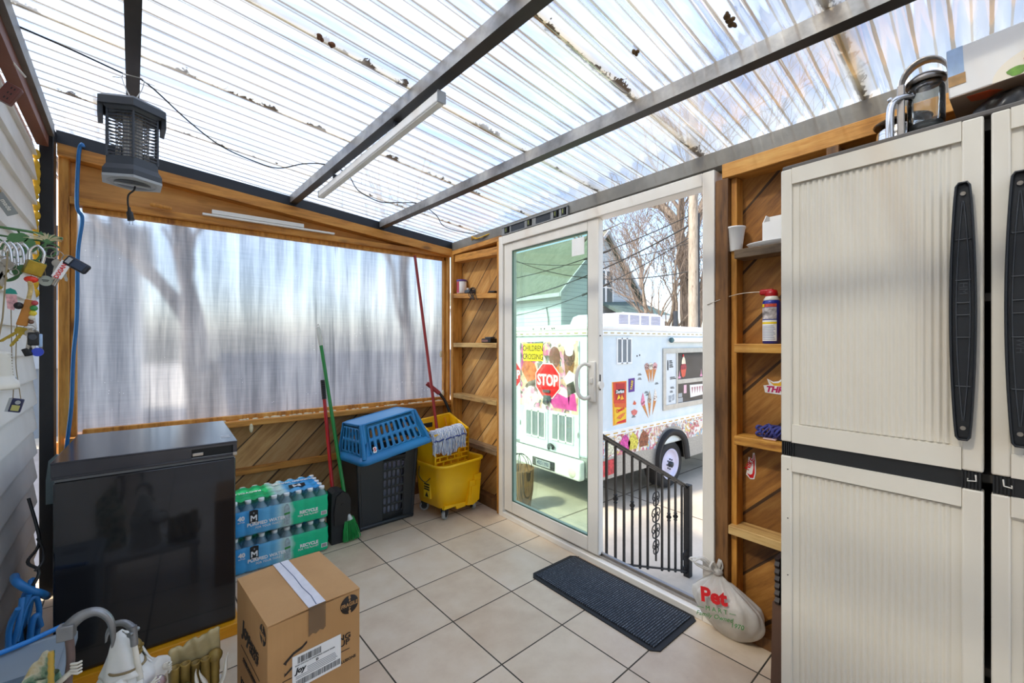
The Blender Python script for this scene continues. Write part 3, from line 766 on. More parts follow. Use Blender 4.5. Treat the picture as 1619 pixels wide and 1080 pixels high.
# ------------------------------------------------------------------ two shrink-wrapped packs of water bottles
M['pet'] = glassy('clear bottle plastic', '#f0f8fc', .05, .05, .5, '#eef7fc')
M['cap_white'] = mat('white bottle cap', '#f1f4f5', .4, 0, .02)
def film(name, top):
    t = NT(name); tc = t.n('ShaderNodeTexCoord'); sp = t.n('ShaderNodeSeparateXYZ', {0: tc.outputs['Object']})
    wob = t.math('MULTIPLY', t.math('SUBTRACT', t.noise(tc.outputs['Object'], 14, 3), .5), .05)
    x = t.math('ADD', sp.outputs['X'], wob)
    x = t.math('ADD', t.math('DIVIDE', x, .52), .5)
    blue, lb, green, pale = '#2fb0ff', '#78cdfa', '#1fe0a4', '#d6f4f0'
    if top: c = t.ramp(x, [(.40, '#2bd584'), (.47, pale), (.54, pale), (.6, lb), (1, blue)])
    else: c = t.ramp(x, [(.0, blue), (.42, lb), (.535, pale), (.585, pale), (.63, green), (1, '#1ad89a')])
    clear = t.n('ShaderNodeBsdfTransparent', {0: lin('#eef6fa')}).outputs[0]
    pr = t.bsdf(c, .22, 0, t.bump(t.noise(t.coord((1, 1, 4)), 40, 3), .35, .004))
    tl = t.n('ShaderNodeBsdfTranslucent', {0: c}).outputs[0]
    pr = t.n('ShaderNodeMixShader', {0: .25, 1: pr, 2: tl}).outputs[0]
    # printed below the shoulders, clear film above
    if top:
        y = t.math('ABSOLUTE', sp.outputs['Y']); k = t.ramp(t.math('ADD', y, t.math('MULTIPLY', wob, .4)), [(.118, '#ffffff'), (.128, '#000000')])
    else:
        k = t.ramp(t.math('ADD', sp.outputs['Z'], t.math('MULTIPLY', wob, .1)), [(.143, '#ffffff'), (.150, '#000000')])
        k2 = t.ramp(sp.outputs['Z'], [(.006, '#000000'), (.014, '#ffffff')]); k = t.math('MULTIPLY', k, k2)
    k = t.math('ADD', .10, t.math('MULTIPLY', k, .84))
    return t.done(t.n('ShaderNodeMixShader', {0: k, 1: clear, 2: pr}).outputs[0])
M['film_side'] = film('printed pack film', False); M['film_top'] = film('printed pack film on top', True)
def bottle_mesh():
    b = B()
    b.lathe([(.012, .002), (.028, .001), (.0315, .010), (.0300, .03), (.0315, .05), (.0295, .075), (.0315, .1), (.0315, .125), (.027, .148), (.014, .172), (.0135, .180)], 14)
    b.mi = 1; b.lathe([(.0001, .176), (.0155, .176), (.0158, .192), (.0145, .1945), (.0001, .1945)], 14)
    return b
def water_pack(z, label, rz):
    w_ = thing('water_bottle_pack', label, 'bottled water', (.512, 2.905, z), rz, 'water bottle packs stacked beside the freezer')
    NX, NY, pt = 8, 5, .0645
    first = None
    for j in range(NY):
        for i in range(NX):
            if first is None: o = first = bottle_mesh().build('bottle', [M['pet'], M['cap_white']], w_)
            else: o = first.copy(); COL.objects.link(o); o.parent = w_
            o.location = ((i - 3.5) * pt, (j - 2) * pt, 0); o.rotation_euler = (0, 0, random.random() * 6)
    # film hugging the outer bottles
    per = []
    hx, hy = 4 * pt, 2.5 * pt
    def scal(n, a0, a1, fixed, ax):
        for k in range(n * 8):
            u = k / (n * 8); s_ = a0 + (a1 - a0) * u
            d = .004 * abs(math.sin(PI * u * n)) - .002
            per.append((s_, fixed + (d if fixed > 0 else -d)) if ax == 'x' else (fixed + (d if fixed > 0 else -d), s_))
    r_ = .02
    def corner(cx, cy_, a0):
        for k in range(6): a = a0 + PI / 2 * k / 6; per.append((cx + r_ * math.cos(a), cy_ + r_ * math.sin(a)))
    scal(NX, -hx + r_, hx - r_, -hy - .001, 'x'); corner(hx - r_, -hy + r_, -PI / 2)
    scal(NY, -hy + r_, hy - r_, hx + .001, 'y'); corner(hx - r_, hy - r_, 0)
    scal(NX, hx - r_, -hx + r_, hy + .001, 'x'); corner(-hx + r_, hy - r_, PI / 2)
    scal(NY, hy - r_, -hy + r_, -hx - .001, 'y'); corner(-hx + r_, -hy + r_, PI)
    b = B(); zs = [.001, .012, .04, .08, .12, .148, .165, .180]; ins = [.010, 0, .001, -.001, .001, 0, .012, .02]
    vs = []
    for zz, q in zip(zs, ins):
        for (x, y) in per:
            k = 1 + 0.004 * math.sin(x * 90 + zz * 60)
            vs.append((x * k * (1 - q / hx), y * (1 - q / hy), zz))
    m_ = len(per)
    b.add(vs, [(i * m_ + j, i * m_ + (j + 1) % m_, (i + 1) * m_ + (j + 1) % m_, (i + 1) * m_ + j) for i in range(len(zs) - 1) for j in range(m_)], True)
    sf = b.build('wrap_side', M['film_side'], w_)
    b = B()
    def tp(u, v):
        x = (u - .5) * (2 * hx - .04); y = (v - .5) * (2 * hy - .04)
        cx = (math.floor(x / pt) + .5) * pt; cyy = round(y / pt) * pt
        d = math.hypot(x - cx, y - cyy)
        e = max(abs(u - .5), abs(v - .5)) * 2
        return (x, y, .1955 - .010 * min(1, max(0, (d - .013) / .02)) - .014 * max(0, (e - .9) / .1))
    b.grid(tp, 96, 60); b.build('wrap_top', M['film_top'], w_)
    Y0 = -hy - .0042
    def wtext(s, size, x, z_, **kw): text('lettering', s, size, (x, Y0, z_), M['print_white'], w_, extr=.0012, **kw)
    wtext('PURIFIED WATER', .0245, -.075, .066, bold=.0007, sx=1.0)
    wtext('FOR YOUR THIRST', .0155, -.065, .044)
    wtext('40', .031, -.197, .108, bold=.0016); wtext('BOTTLES', .008, -.197, .088)
    wtext('RECYCLE', .0245, .145, .072, bold=.0009); wtext('FOR THE PLANET', .0145, .142, .052)
    b = B(); b.prism([(-.158, .072), (-.117, .072), (-.117, .142), (-.1375, .146), (-.158, .142)], Y0 - .001, Y0 + .002)
    e = b.build('emblem_plate', M['dark_print'], w_)
    b = B(); b.prism([(-.153, .085), (-.147, .085), (-.147, .106), (-.1375, .094), (-.128, .106), (-.128, .085), (-.122, .085), (-.122, .117), (-.128, .117), (-.1375, .105), (-.147, .117), (-.153, .117)], Y0 - .002, Y0 - .0008)
    b.box(-.152, -.123, Y0 - .002, Y0 - .0008, .076, .079); b.build('emblem', M['print_white'], e)
    b = B(); b.sphere((-.1375, Y0 - .0005, .128), (.004, .001, .006), 8, 6); b.build('drop', mat('grey drop', '#8d9aa3', .4), e)
    b = B(); b.prism([(.018, .02), (.040, .02), (.044, .03), (.044, .075), (.042, .09), (.044, .1), (.042, .122), (.034, .14), (.024, .14), (.016, .122), (.014, .1), (.016, .09), (.014, .075), (.014, .03)], Y0 - .0008, Y0 + .002)
    o = b.build('bottle_picture', mat('grey bottle picture', '#9fb2b6', .4, 0, .3, 60), w_)
    b = B(); b.prism([(.014, .078), (.044, .082), (.044, .093), (.014, .089)], Y0 - .002, Y0 - .0006); b.build('picture_label', M['print_green'], o)
    b = B(); b.box(.214, .246, Y0 - .0008, Y0 + .002, .03, .052); o = b.build('barcode_patch', M['print_white'], w_)
    b = B()
    for k in range(9): b.box(.217 + k * .003, .2185 + k * .003, Y0 - .0016, Y0 - .0006, .032, .05)
    b.build('barcode', M['dark_print'], o)
    b = B()
    b.prism([(.06, -.06), (.15, -.06), (.155, .0), (.065, .0)], .1958, .1968, 'xy'); o = b.build('emblem_plate', M['dark_print'], w_)
    text('lettering', 'M', .06, (.105, -.03, .1975), M['print_white'], o, 'up', rot=(0, 0, PI), bold=.002)
    text('lettering', 'PURIFIED WATER', .03, (.10, .06, .198), M['print_white'], w_, rot=(0, 0, PI), bold=.0008)
    text('lettering', 'RECYCLE', .034, (-.15, .0, .198), M['print_white'], w_, rot=(0, 0, PI), bold=.0008)
    return w_
water_pack(.0, 'lower shrink-wrapped pack of water bottles, resting on the floor tiles', 0)
water_pack(.1992, 'upper shrink-wrapped pack of water bottles, on top of the other pack', R(-.8))

# ------------------------------------------------------------------ dustpan and broom
dp = thing('dustpan', 'black upright lobby dustpan with red handle beside the water packs', 'dustpan', (.847, 2.845, 0))
b = B()
b.prism([(-.048, 0), (.040, 0), (.048, .09), (.055, .21), (.062, .26), (.05, .305), (.02, .33), (-.02, .335), (-.045, .32), (-.05, .2)], -.055, .05)
b.build('pan', M['rubber'], dp)
b = B(); b.prism([(-.03, .12), (.05, .115), (.068, .2), (.068, .27), (.05, .31), (.015, .325), (-.02, .3), (-.035, .2)], -.064, -.056); b.cyl((.02, -.068, .24), (.02, -.06, .24), .014, n=16)
b.build('hood', M['black'], dp)
b = B(); b.cyl((.012, .055, .06), (-.004, .265, .885), .0115, n=14); hd_ = b.build('handle', M['red'], dp)
b = B(); b.cyl((-.004, .264, .88), (-.007, .296, 1.01), .0145, n=14)
for k in range(9):
    q = k / 9; b.cyl((-.004 - .003 * q, .264 + .032 * q, .885 + .13 * q), (-.004 - .003 * q, .2652 + .032 * q, .889 + .13 * q), .0158, n=14)
b.build('grip', M['black'], hd_)
br_ = thing('broom', 'green angled broom leaning beside the dark hamper', 'broom', (.912, 2.79, 0))
H0, H1 = Vector((-.014, .015, .20)), Vector((-.096, .37, 1.38))
b = B(); b.cyl(H0, H0.lerp(H1, .90), .0115, n=14); hn = b.build('handle', mat('green enamelled handle', '#1d7d35', .3, 0, .06), br_)
b = B(); b.tube([H0.lerp(H1, .89), H0.lerp(H1, .90), H0.lerp(H1, .985), H1], [.0125, .0145, .0145, .009], 14); tag(b.build('grip', mat('pale grey ribbed grip', '#c9c9bd', .5), hn), 'pale grey grip')
b = B(); b.tube(smooth_path([H1 + Vector((.008, 0, -.004)), H1 + Vector((0, 0, .022)), H1 + Vector((-.010, 0, -.004))], 5), .003, 6); b.build('hanging_loop', M['offwhite'], hn)
b = B(); b.tube([(-.016, .02, .225), (-.013, .017, .20), (-.008, .012, .165), (.0, .006, .135)], [.013, .016, .024, .036], 16, flat=.55); fr_ = b.build('ferrule', mat('pale grey broom collar', '#c6cac6', .35), br_)
b = B(); rr = random.Random(3)
for i in range(230):
    a = rr.uniform(-1, 1); c_ = rr.uniform(-1, 1)
    p0 = Vector((a * .028 - .002, .008 + c_ * .013, .15)); p1 = Vector((.01 + a * .058 + rr.uniform(-.004, .004), c_ * .03 - .005, .004 + abs(a) * .006 + (a + 1) * .004))
    b.tube([p0, (p0 + p1) / 2 + Vector((a * .003, 0, 0)), p1], [.0016, .0015, .0012], 4)
o = b.build('bristles', mat('green nylon bristle', '#1f9a48', .35, 0, .25, 40), br_); o['kind'] = 'stuff'

# ------------------------------------------------------------------ slotted panels
def slot_panel(b, F, cols, rows, mu, mv, fu, fv, n=16, power=4):
    """surface F(u,v) with cols x rows rounded holes cut through it; mu,mv solid margins, fu,fv hole share of a cell"""
    du, dv = (1 - 2 * mu) / cols, (1 - 2 * mv) / rows
    def quad(u0, u1, v0, v1):
        if u1 - u0 > 1e-5 and v1 - v0 > 1e-5: b.add([F(u0, v0), F(u1, v0), F(u1, v1), F(u0, v1)], [(0, 1, 2, 3)], True)
    for j in range(rows):
        for i in range(cols):
            cu, cv = mu + (i + .5) * du, mv + (j + .5) * dv
            inner, outer = [], []
            for k in range(n):
                a = 2 * PI * (k + .5) / n; ca, sa = math.cos(a), math.sin(a)
                s_ = (abs(ca) ** power + abs(sa) ** power) ** (-1 / power)
                inner.append((cu + ca * s_ * du * fu / 2, cv + sa * s_ * dv * fv / 2))
                q = 1 / max(abs(ca), abs(sa)); outer.append((cu + ca * q * du / 2, cv + sa * q * dv / 2))
            for k in range(n):
                l = (k + 1) % n
                pts = [inner[k], outer[k]]
                a0, a1 = 2 * PI * (k + .5) / n, 2 * PI * (k + 1.5) / n
                # put the cell corner in when the sector passes it
                for cq in (PI / 4, 3 * PI / 4, 5 * PI / 4, 7 * PI / 4, 9 * PI / 4):
                    if a0 < cq < a1 - 1e-6:
                        pts.append((cu + (1 if math.cos(cq) > 0 else -1) * du / 2, cv + (1 if math.sin(cq) > 0 else -1) * dv / 2))
                pts += [outer[l], inner[l]]
                b.add([F(*p) for p in pts], [tuple(range(len(pts)))], True)
    quad(0, mu, 0, 1); quad(1 - mu, 1, 0, 1); quad(mu, 1 - mu, 0, mv); quad(mu, 1 - mu, 1 - mv, 1)
def taper_wall(hx0, hy0, hx1, hy1, z0, z1, side):
    """one wall of a tapered tub, from the low rectangle to the high one"""
    def F(u, v):
        hx, hy = hx0 + (hx1 - hx0) * v, hy0 + (hy1 - hy0) * v; z = z0 + (z1 - z0) * v
        s_ = u * 2 - 1
        return {'f': (s_ * hx, -hy, z), 'b': (-s_ * hx, hy, z), 'r': (hx, s_ * hy, z), 'l': (-hx, -s_ * hy, z)}[side]
    return F
def rrect(hx, hy, r, n=6):
    out = []
    for (cx, cy_, a0) in ((hx - r, -hy + r, -PI / 2), (hx - r, hy - r, 0), (-hx + r, hy - r, PI / 2), (-hx + r, -hy + r, PI)):
        for k in range(n + 1): a = a0 + PI / 2 * k / n; out.append((cx + r * math.cos(a), cy_ + r * math.sin(a)))
    return out
def tub(b, rings, close_bottom=True):
    """walls lofted through rounded rectangles (hx, hy, r, z)"""
    L_ = [[(x, y, z) for (x, y) in rrect(hx, hy, r)] for (hx, hy, r, z) in rings]
    m_ = len(L_[0]); vs = [p for l in L_ for p in l]
    b.add(vs, [(i * m_ + j, i * m_ + (j + 1) % m_, (i + 1) * m_ + (j + 1) % m_, (i + 1) * m_ + j) for i in range(len(L_) - 1) for j in range(m_)], True)
    if close_bottom: b.add(L_[0], [tuple(range(m_ - 1, -1, -1))])

# dark hamper
M['charcoal'] = mat('charcoal plastic', '#26292c', .42, 0, .12, 5, .05)
hm = thing('laundry_hamper', 'charcoal slotted laundry hamper holding dark cloth under the blue basket', 'hamper', (1.195, 3.02, 0), R(3))
b = B(); Fs = lambda sd_: taper_wall(.195, .135, .222, .158, .012, .50, sd_)
slot_panel(b, lambda u, v: Fs('f')(.40 + u * .40, v), 5, 6, .02, .12, .68, .78)
for (u0, u1) in ((0, .40), (.80, 1)):
    b.add([Fs('f')(u0, 0), Fs('f')(u1, 0), Fs('f')(u1, 1), Fs('f')(u0, 1)], [(0, 1, 2, 3)])
for sd_ in 'blr': b.add([Fs(sd_)(0, 0), Fs(sd_)(1, 0), Fs(sd_)(1, 1), Fs(sd_)(0, 1)], [(0, 1, 2, 3)])
b.add([(-.195, -.135, .012), (.195, -.135, .012), (.195, .135, .012), (-.195, .135, .012)], [(0, 1, 2, 3)])
b.build('body', M['charcoal'], hm, solid=.004, weld=True)
b = B()
for sx in (-1, 1):
    for sy in (-1, 1): b.tube([(sx * .190, sy * .130, .0), (sx * .217, sy * .153, .50)], [.014, .014], 12)
b.box(-.205, .205, -.148, .148, 0, .03, .012); b.build('corner_post', M['charcoal'], hm)
b = B(); b.tube([(x, y, .50) for x, y in rrect(.224, .160, .03)], .008, 8, closed=True); b.build('rim', M['charcoal'], hm)
lc = B(); rr = random.Random(11)
def cloth(u, v):
    a = 2 * PI * u; z = .02 + .36 * v
    k = 1 + .05 * math.sin(a * 5 + v * 9) + .04 * math.sin(a * 11 + v * 17)
    hx, hy = (.165 + .02 * v) * k, (.108 + .018 * v) * k
    p = 3.0; s_ = (abs(math.cos(a)) ** p + abs(math.sin(a)) ** p) ** (-1 / p)
    return (hx * math.cos(a) * s_, hy * math.sin(a) * s_, z)
lc.grid(cloth, 64, 14)
lc.grid(lambda u, v: (lambda q: (q[0] * (1 - v), q[1] * (1 - v), q[2] + .03 * v))(cloth(u, 1)), 64, 4)
o = lc.build('laundry', mat('crumpled dark cloth', '#8b8b9a', .9, 0, .45, 14)); o.location = hm.location; o.rotation_euler = hm.rotation_euler
tag(o, 'crumpled dark laundry inside the charcoal hamper', 'laundry')

# blue basket turned upside down
M['blue_plastic'] = mat('mid blue plastic', '#1c74ab', .38, 0, .07, 5, .03)
bk = thing('laundry_basket', 'blue slotted basket upside down on the charcoal hamper', 'basket', (1.152, 2.80, .548))
bk.rotation_euler = (R(-3), R(-8.5), R(6))
b = B()
hx0, hy0, hx1, hy1, Hh = .238, .190, .200, .130, .232
for sd_, cols in (('f', 9), ('b', 9), ('l', 5), ('r', 5)):
    slot_panel(b, taper_wall(hx0, hy0, hx1, hy1, .03, Hh, sd_), cols, 2, .10, .10, .52, .76, 20, 5)
b.add([(-hx1, -hy1, Hh), (hx1, -hy1, Hh), (hx1, hy1, Hh), (-hx1, hy1, Hh)], [(0, 1, 2, 3)])
b.build('wall', M['blue_plastic'], bk, solid=.004, weld=True)
b = B()
rngs = []
for (o_, z) in ((.003, .045), (.010, .032), (.020, .026), (.024, .0), (.020, .0), (.016, .02), (.0, .026)):
    rngs.append((hx0 + o_, hy0 + o_, .05, z))
tub(b, rngs, False); b.build('rim', M['blue_plastic'], bk)
b = B()
for sx in (-1, 1):
    for sy in (-1, 1): b.tube([(sx * (hx0 - .006), sy * (hy0 - .006), .03), (sx * (hx1 - .006), sy * (hy1 - .006), Hh - .003)], [.014, .012], 12)
b.tube([(x, y, Hh - .002) for x, y in rrect(hx1 - .003, hy1 - .003, .03)], .007, 8, closed=True)
b.build('edge_bead', M['blue_plastic'], bk)
b = B(); b.T = Matrix.Translation((-.158, -.182, .072)); b.prism([(-.011, -.018), (.008, -.019), (.013, -.008), (.008, .0), (.013, .008), (.010, .018), (-.006, .019), (-.012, .010), (-.008, .0), (-.013, -.008)], -.006, -.004)
stk = tag(b.build('sticker', M['print_white'], bk), 'small white and red letter sticker')
text('lettering', 'S', .03, (-.158, -.1885, .073), M['print_red'], stk, bold=.0012)

# ------------------------------------------------------------------ yellow mop bucket and mop
M['yellow'] = mat('yellow moulded plastic', '#f0b90f', .36, 0, .05, 5, .03)
mb = thing('mop_bucket', 'yellow wheeled mop bucket with wringer in the far corner', 'bucket', (1.665, 2.835, 0), R(8))
b = B()
tub(b, [(.165, .145, .06, .085), (.178, .158, .06, .09), (.195, .170, .07, .24), (.215, .188, .08, .38), (.224, .197, .085, .383), (.226, .199, .085, .398), (.212, .185, .08, .400), (.206, .179, .08, .385), (.186, .162, .07, .24), (.168, .148, .06, .10)])
b.box(-.155, .155, -.135, .135, .098, .102)
b.build('tub', M['yellow'], mb)
b = B()
b.T = Matrix.Rotation(.0, 4, 'Z')
b.prism([(.03, .07), (.09, .06), (.15, .085), (.17, .28), (.10, .28), (.10, .24), (.055, .24), (.055, .20), (.05, .15)], -.185, -.155)
b.prism([(.06, .1), (.14, .105), (.155, .24), (.11, .24), (.11, .2), (.07, .2)], -.192, -.17)
b.prism([(-.17, .085), (-.06, .085), (-.05, .06), (.03, .06), (.04, .09), (-.16, .11)], -.165, -.14)
b.build('moulding', M['yellow'], mb)
b = B()
b.box(-.197, -.182, -.04, .04, .14, .26, .002); o = b.build('warning_label', mat('yellow label film', '#e8c02a', .4), mb)
b = B()
for z in (.235, .215, .198): b.box(-.1985, -.1965, -.032, .032, z, z + .010)
b.prism([(-.02, .15), (.02, .15), (.0, .185)], -.1985, -.1965, 'yz'); b.build('label_print', M['dark_print'], o)
def caster(x, y, a):
    e = bpy.data.objects.new('caster', None); COL.objects.link(e); e.parent = mb; e.location = (x, y, 0); e.rotation_euler = (0, 0, a)
    b = B(); b.tube([(0, -.013, .036), (0, .013, .036)], .022, 22); b.build('hub', M['black'], e)
    b = B(); b.lathe([(.021, -.012), (.033, -.013), (.036, -.008), (.036, .008), (.033, .013), (.021, .012), (.021, -.012)], 24, caps=False)
    o = b.build('tyre', mat('grey caster tyre', '#9a9c9a', .6) if 'grey caster tyre' not in bpy.data.materials else bpy.data.materials['grey caster tyre'], e)
    o.location = (0, 0, .036); o.rotation_euler = (PI / 2, 0, 0)
    b = B(); b.prism([(-.03, .086), (.022, .086), (.022, .07), (.009, .032), (-.009, .032), (-.03, .06)], -.019, -.015); b.prism([(-.03, .086), (.022, .086), (.022, .07), (.009, .032), (-.009, .032), (-.03, .06)], .015, .019)
    b.box(-.03, .022, -.019, .019, .078, .086); b.build('fork', M['rubber'], e)
for (x, y, a) in ((-.13, -.125, .5), (.14, -.125, 1.2), (-.13, .125, 2.4), (.14, .125, .2)): caster(x, y, a)
# wringer
b = B()
wx0, wx1 = -.19, .125
b.prism([(wx0, .30), (wx1, .34), (wx1, .70), (wx0 + .01, .68)], .135, .145)                      # back plate
b.prism([(-.075, .36), (.145, .36), (.145, .70), (-.075, .60)], wx0, wx0 + .01, 'yz')             # cheeks
b.prism([(-.095, .36), (.145, .36), (.145, .70), (-.095, .615)], wx1 - .01, wx1, 'yz')
wr_ = b.build('wringer', M['yellow'], mb)
b = B(); b.tube([(wx0, .140, .682), (wx1, .140, .703), (wx1 - .005, -.09, .615), (wx0, -.08, .602)], .008, 8, closed=True); b.build('wringer_rim', M['yellow'], wr_)
b = B(); b.box(wx0 + .03, wx0 + .14, .131, .1345, .62, .655, .001); b.build('grip_slot', M['dark_print'], wr_)
b = B()
rows_ = [.37, .405, .44, .475, .51, .545, .58]
for r__, z in enumerate(rows_):
    y = -.085
    b.box(wx0 + .008, wx1 - .008, y - .005, y + .005, z - .004, z + .004)
    if r__ < 6:
        for k in range(5):
            x = wx0 + .01 + (k + (.5 if r__ % 2 else .0)) * .068
            if x < wx1 - .01: b.box(x - .004, x + .004, y - .005, y + .005, z, z + .035)
b.box(wx0, wx0 + .01, -.09, -.06, .36, .61); b.box(wx1 - .01, wx1, -.095, -.06, .36, .61)
b.build('wringer_grid', M['yellow'], wr_)
b = B(); b.box(wx0 + .02, wx1 - .02, .10, .112, .40, .60, .003); b.tube([(wx1 - .06, .1, .62), (wx1 - .065, .12, .68)], .006, 6); b.build('press_plate', mat('orange press plate', '#e08f1a', .4), wr_)
b = B(); b.tube(smooth_path([(.14, .11, .56), (.145, .15, .68), (.115, .19, .80), (.075, .215, .865)], 6), .012, 10); lv = b.build('lever', M['black'], mb)
b = B(); b.tube([(.078, .214, .860), (-.01, .262, .945)], .017, 12); tag(b.build('lever_grip', mat('dull red grip', '#9c3437', .45), lv), 'dull red grip')
b = B(); b.tube(smooth_path([(-.226, .05, .37), (-.25, .02, .31), (-.235, -.03, .27), (-.212, -.06, .30)], 5), .003, 6); b.build('bail', M['wire_black'], mb)
mp_ = thing('mop', 'string mop with long dark red handle standing in the yellow wringer', 'mop', (1.6, 2.86, .50))
b = B(); b.cyl((-.018, -.005, .10), (-.030, .345, 1.478), .0115, n=14); mh = b.build('handle', mat('dark red handle', '#8c1f1c', .35, 0, .08), mp_)
b = B(); b.box(-.03, -.002, -.02, .008, .085, .125, .004); b.box(-.12, .13, -.035, .0, .07, .10, .006); b.build('clamp', M['yellow'], mp_)
b = B(); rr = random.Random(5)
for i in range(120):
    u = i / 119; x0 = -.125 + .262 * u + rr.uniform(-.004, .004); lz = .10 + .03 * u + rr.uniform(-.006, .010)
    ln = rr.uniform(.125, .165) * (1 - .1 * math.sin(u * 9))
    pts = [(x0 * .95, -.02 + rr.uniform(-.012, .012), lz), (x0 + rr.uniform(-.004, .004), -.10 + rr.uniform(-.012, .006), lz + .016), (x0 + rr.uniform(-.008, .008), -.142 + rr.uniform(-.012, .012), lz - .035),
           (x0 * 1.03 + rr.uniform(-.008, .008), -.148 + rr.uniform(-.012, .012), lz - .5 * ln), (x0 * 1.02 + rr.uniform(-.01, .01), -.145 + rr.uniform(-.012, .014), lz + .01 - ln)]
    b.tube(smooth_path(pts, 3), .0042, 5)
t = NT('blue white mop yarn'); n_ = t.noise(t.coord((70, 70, 5)), 1.6, 2)
c = t.ramp(n_, [(.36, '#8e9cbd'), (.5, '#b9bfce'), (.64, '#dcdcdb')]); M['yarn'] = t.done(t.bsdf(c, .9))
o = b.build('yarn', M['yarn'], mp_); o['kind'] = 'stuff'
b = B(); pts = [(-.128 + .268 * k / 14, -.156 + .004 * math.sin(k * 1.7), .062 + .03 * k / 14 + .005 * math.sin(k * 2.1)) for k in range(15)]
b.tube(pts, .005, 6); b.build('stitched_band', mat('navy stitched band', '#3c4a86', .8), mp_)
# ------------------------------------------------------------------ doormat
t = NT('ribbed charcoal carpet'); v = t.coord(); sp = t.n('ShaderNodeSeparateXYZ', {0: v})
n_ = t.noise(v, 170, 3, .7); rb = t.math('SINE', t.math('MULTIPLY', sp.outputs['Y'], 2 * PI / .012))
c = t.ramp(n_, [(.3, '#22272e'), (.5, '#444c56'), (.68, '#8b949c')])
c = t.mix(t.ramp(rb, [(0, '#ffffff'), (.5, '#000000')]), c, '#20252b')
M['carpet'] = t.done(t.bsdf(c, .95, 0, t.bump(t.math('ADD', rb, t.math('MULTIPLY', n_, 1.5)), .6, .004)))
dm = thing('doormat', 'charcoal ribbed doormat with rubber border in front of the open door', 'doormat', (1.722, 1.37, 0), R(1))
b = B(); b.prism([(-.178, -.355), (-.15, -.385), (.15, -.385), (.175, -.36), (.175, .36), (.15, .385), (-.15, .385), (-.178, .355)], .0, .005, 'xy'); b.build('border', M['rubber'], dm)
b = B(); b.box(-.155, .152, -.36, .36, .005, .0105, .002); b.build('carpet', M['carpet'], dm)

# ------------------------------------------------------------------ knotted carrier bag
t = NT('thin white carrier bag'); v = t.coord()
c = t.ramp(t.noise(v, 9, 4), [(.3, '#d4cfc6'), (.7, '#efede8')])
pr = t.bsdf(c, .32, 0, t.bump(t.noise(t.coord((1, 1, .5)), 22, 5, .6), .5, .01)); tl = t.n('ShaderNodeBsdfTranslucent', {0: lin('#e9e5dc')}).outputs[0]
cl = t.n('ShaderNodeBsdfTransparent', {0: (1, 1, 1, 1)}).outputs[0]
sh = t.n('ShaderNodeMixShader', {0: .3, 1: pr, 2: tl}).outputs[0]
M['bag'] = t.done(t.n('ShaderNodeMixShader', {0: .88, 1: cl, 2: sh}).outputs[0])
bg_ = thing('carrier_bag', 'white knotted plastic carrier bag with red and green lettering by the door', 'bag', (1.905, .845, 0)); bg_.scale = (.95, .95, .95)
def bagpt(u, v):
    a = 2 * PI * u
    rx, ry = .072, .155
    z = .27 * v
    prof = math.sin(PI * min(1, (v * .93 + .07))) ** .62 if v < .99 else .06
    prof = max(prof * (1 - .55 * max(0, v - .6) / .4), .05)
    w_ = 1 + (.05 * math.sin(a * 7 + v * 4) + .035 * math.sin(a * 13 - v * 6)) * (.25 + v)
    cx = -.01 * v; cyv = .055 * v ** 2
    x = cx + rx * prof * w_ * math.cos(a); y = cyv + ry * prof * w_ * math.sin(a)
    return (min(x, .078 if y < -.0 else -.010), y, z + .004 + .012 * math.sin(a * 5) * v * (1 - v))
b = B(); b.grid(bagpt, 96, 40)
b.add([bagpt(k / 32, 0) for k in range(32)], [tuple(range(32))])
b.build('sack', M['bag'], bg_, weld=True)
b = B()
b.sphere((-.012, .055, .275), (.022, .026, .018), 14, 8)
for (dx, dy, dz) in ((-.05, .085, .045), (-.02, .125, .03), (.01, -.02, .05), (-.03, .02, .04)):
    p0 = Vector((-.012, .055, .275))
    b.tube(smooth_path([p0, p0 + Vector((dx * .5, dy * .6, dz * 1.1)), p0 + Vector((dx, dy, dz * .6)), p0 + Vector((dx * .8, dy * .55, dz * .2)), p0], 5), [.010] * 21, 8, flat=.35)
b.build('knot', M['bag'], bg_)
b = B(); b.sphere((-.02, .01, .12), (.050, .12, .095), 20, 12); b.build('contents', mat('bundled pale contents', '#d9c9b4', .8, 0, .2, 16), bg_)
def bagtext(s, size, y, z, m, **kw):
    # lettering follows the slope of the bag, facing the room
    o = text('lettering', s, size, (-.096 + (.004 if z > .17 else 0), y, z), m, bg_, rot=(R(80), R(-6), R(-74)), extr=.0008, **kw)
    return o
bagtext('Pet', .082, .035, .196, M['print_red'], bold=.0035)
bagtext('— M A R T —', .026, .02, .145, M['print_green'])
bagtext('Family Owned', .026, .03, .112, M['print_green'], shear=.3)
bagtext('1970', .026, -.07, .118, M['print_green'], shear=.2)

# brown sack slipped in beside the cabinet
sk = thing('paper_sack', 'folded brown sack with pinked edge tucked against the beige cabinet', 'sack', (1.665, .548, 0))
b = B(); b.prism([(-.10, 0), (.12, 0), (.12, .40), (-.075, .40), (-.085, .2)], -.014, .02, 'xz'); b.build('body', mat('brown paper sack', '#5b4030', .6, 0, .15), sk)
b = B(); pk = [(-.078, .40)]
for k in range(14): pk.append((-.079 - (.008 if k % 2 else 0), .40 + .012 * k))
pk += [(.11, .565), (.11, .40)]
b.prism(pk, -.004, .010, 'xz'); b.build('pinked_top', mat('dark pinked sack top', '#2a1f1c', .5, 0, .2), sk)

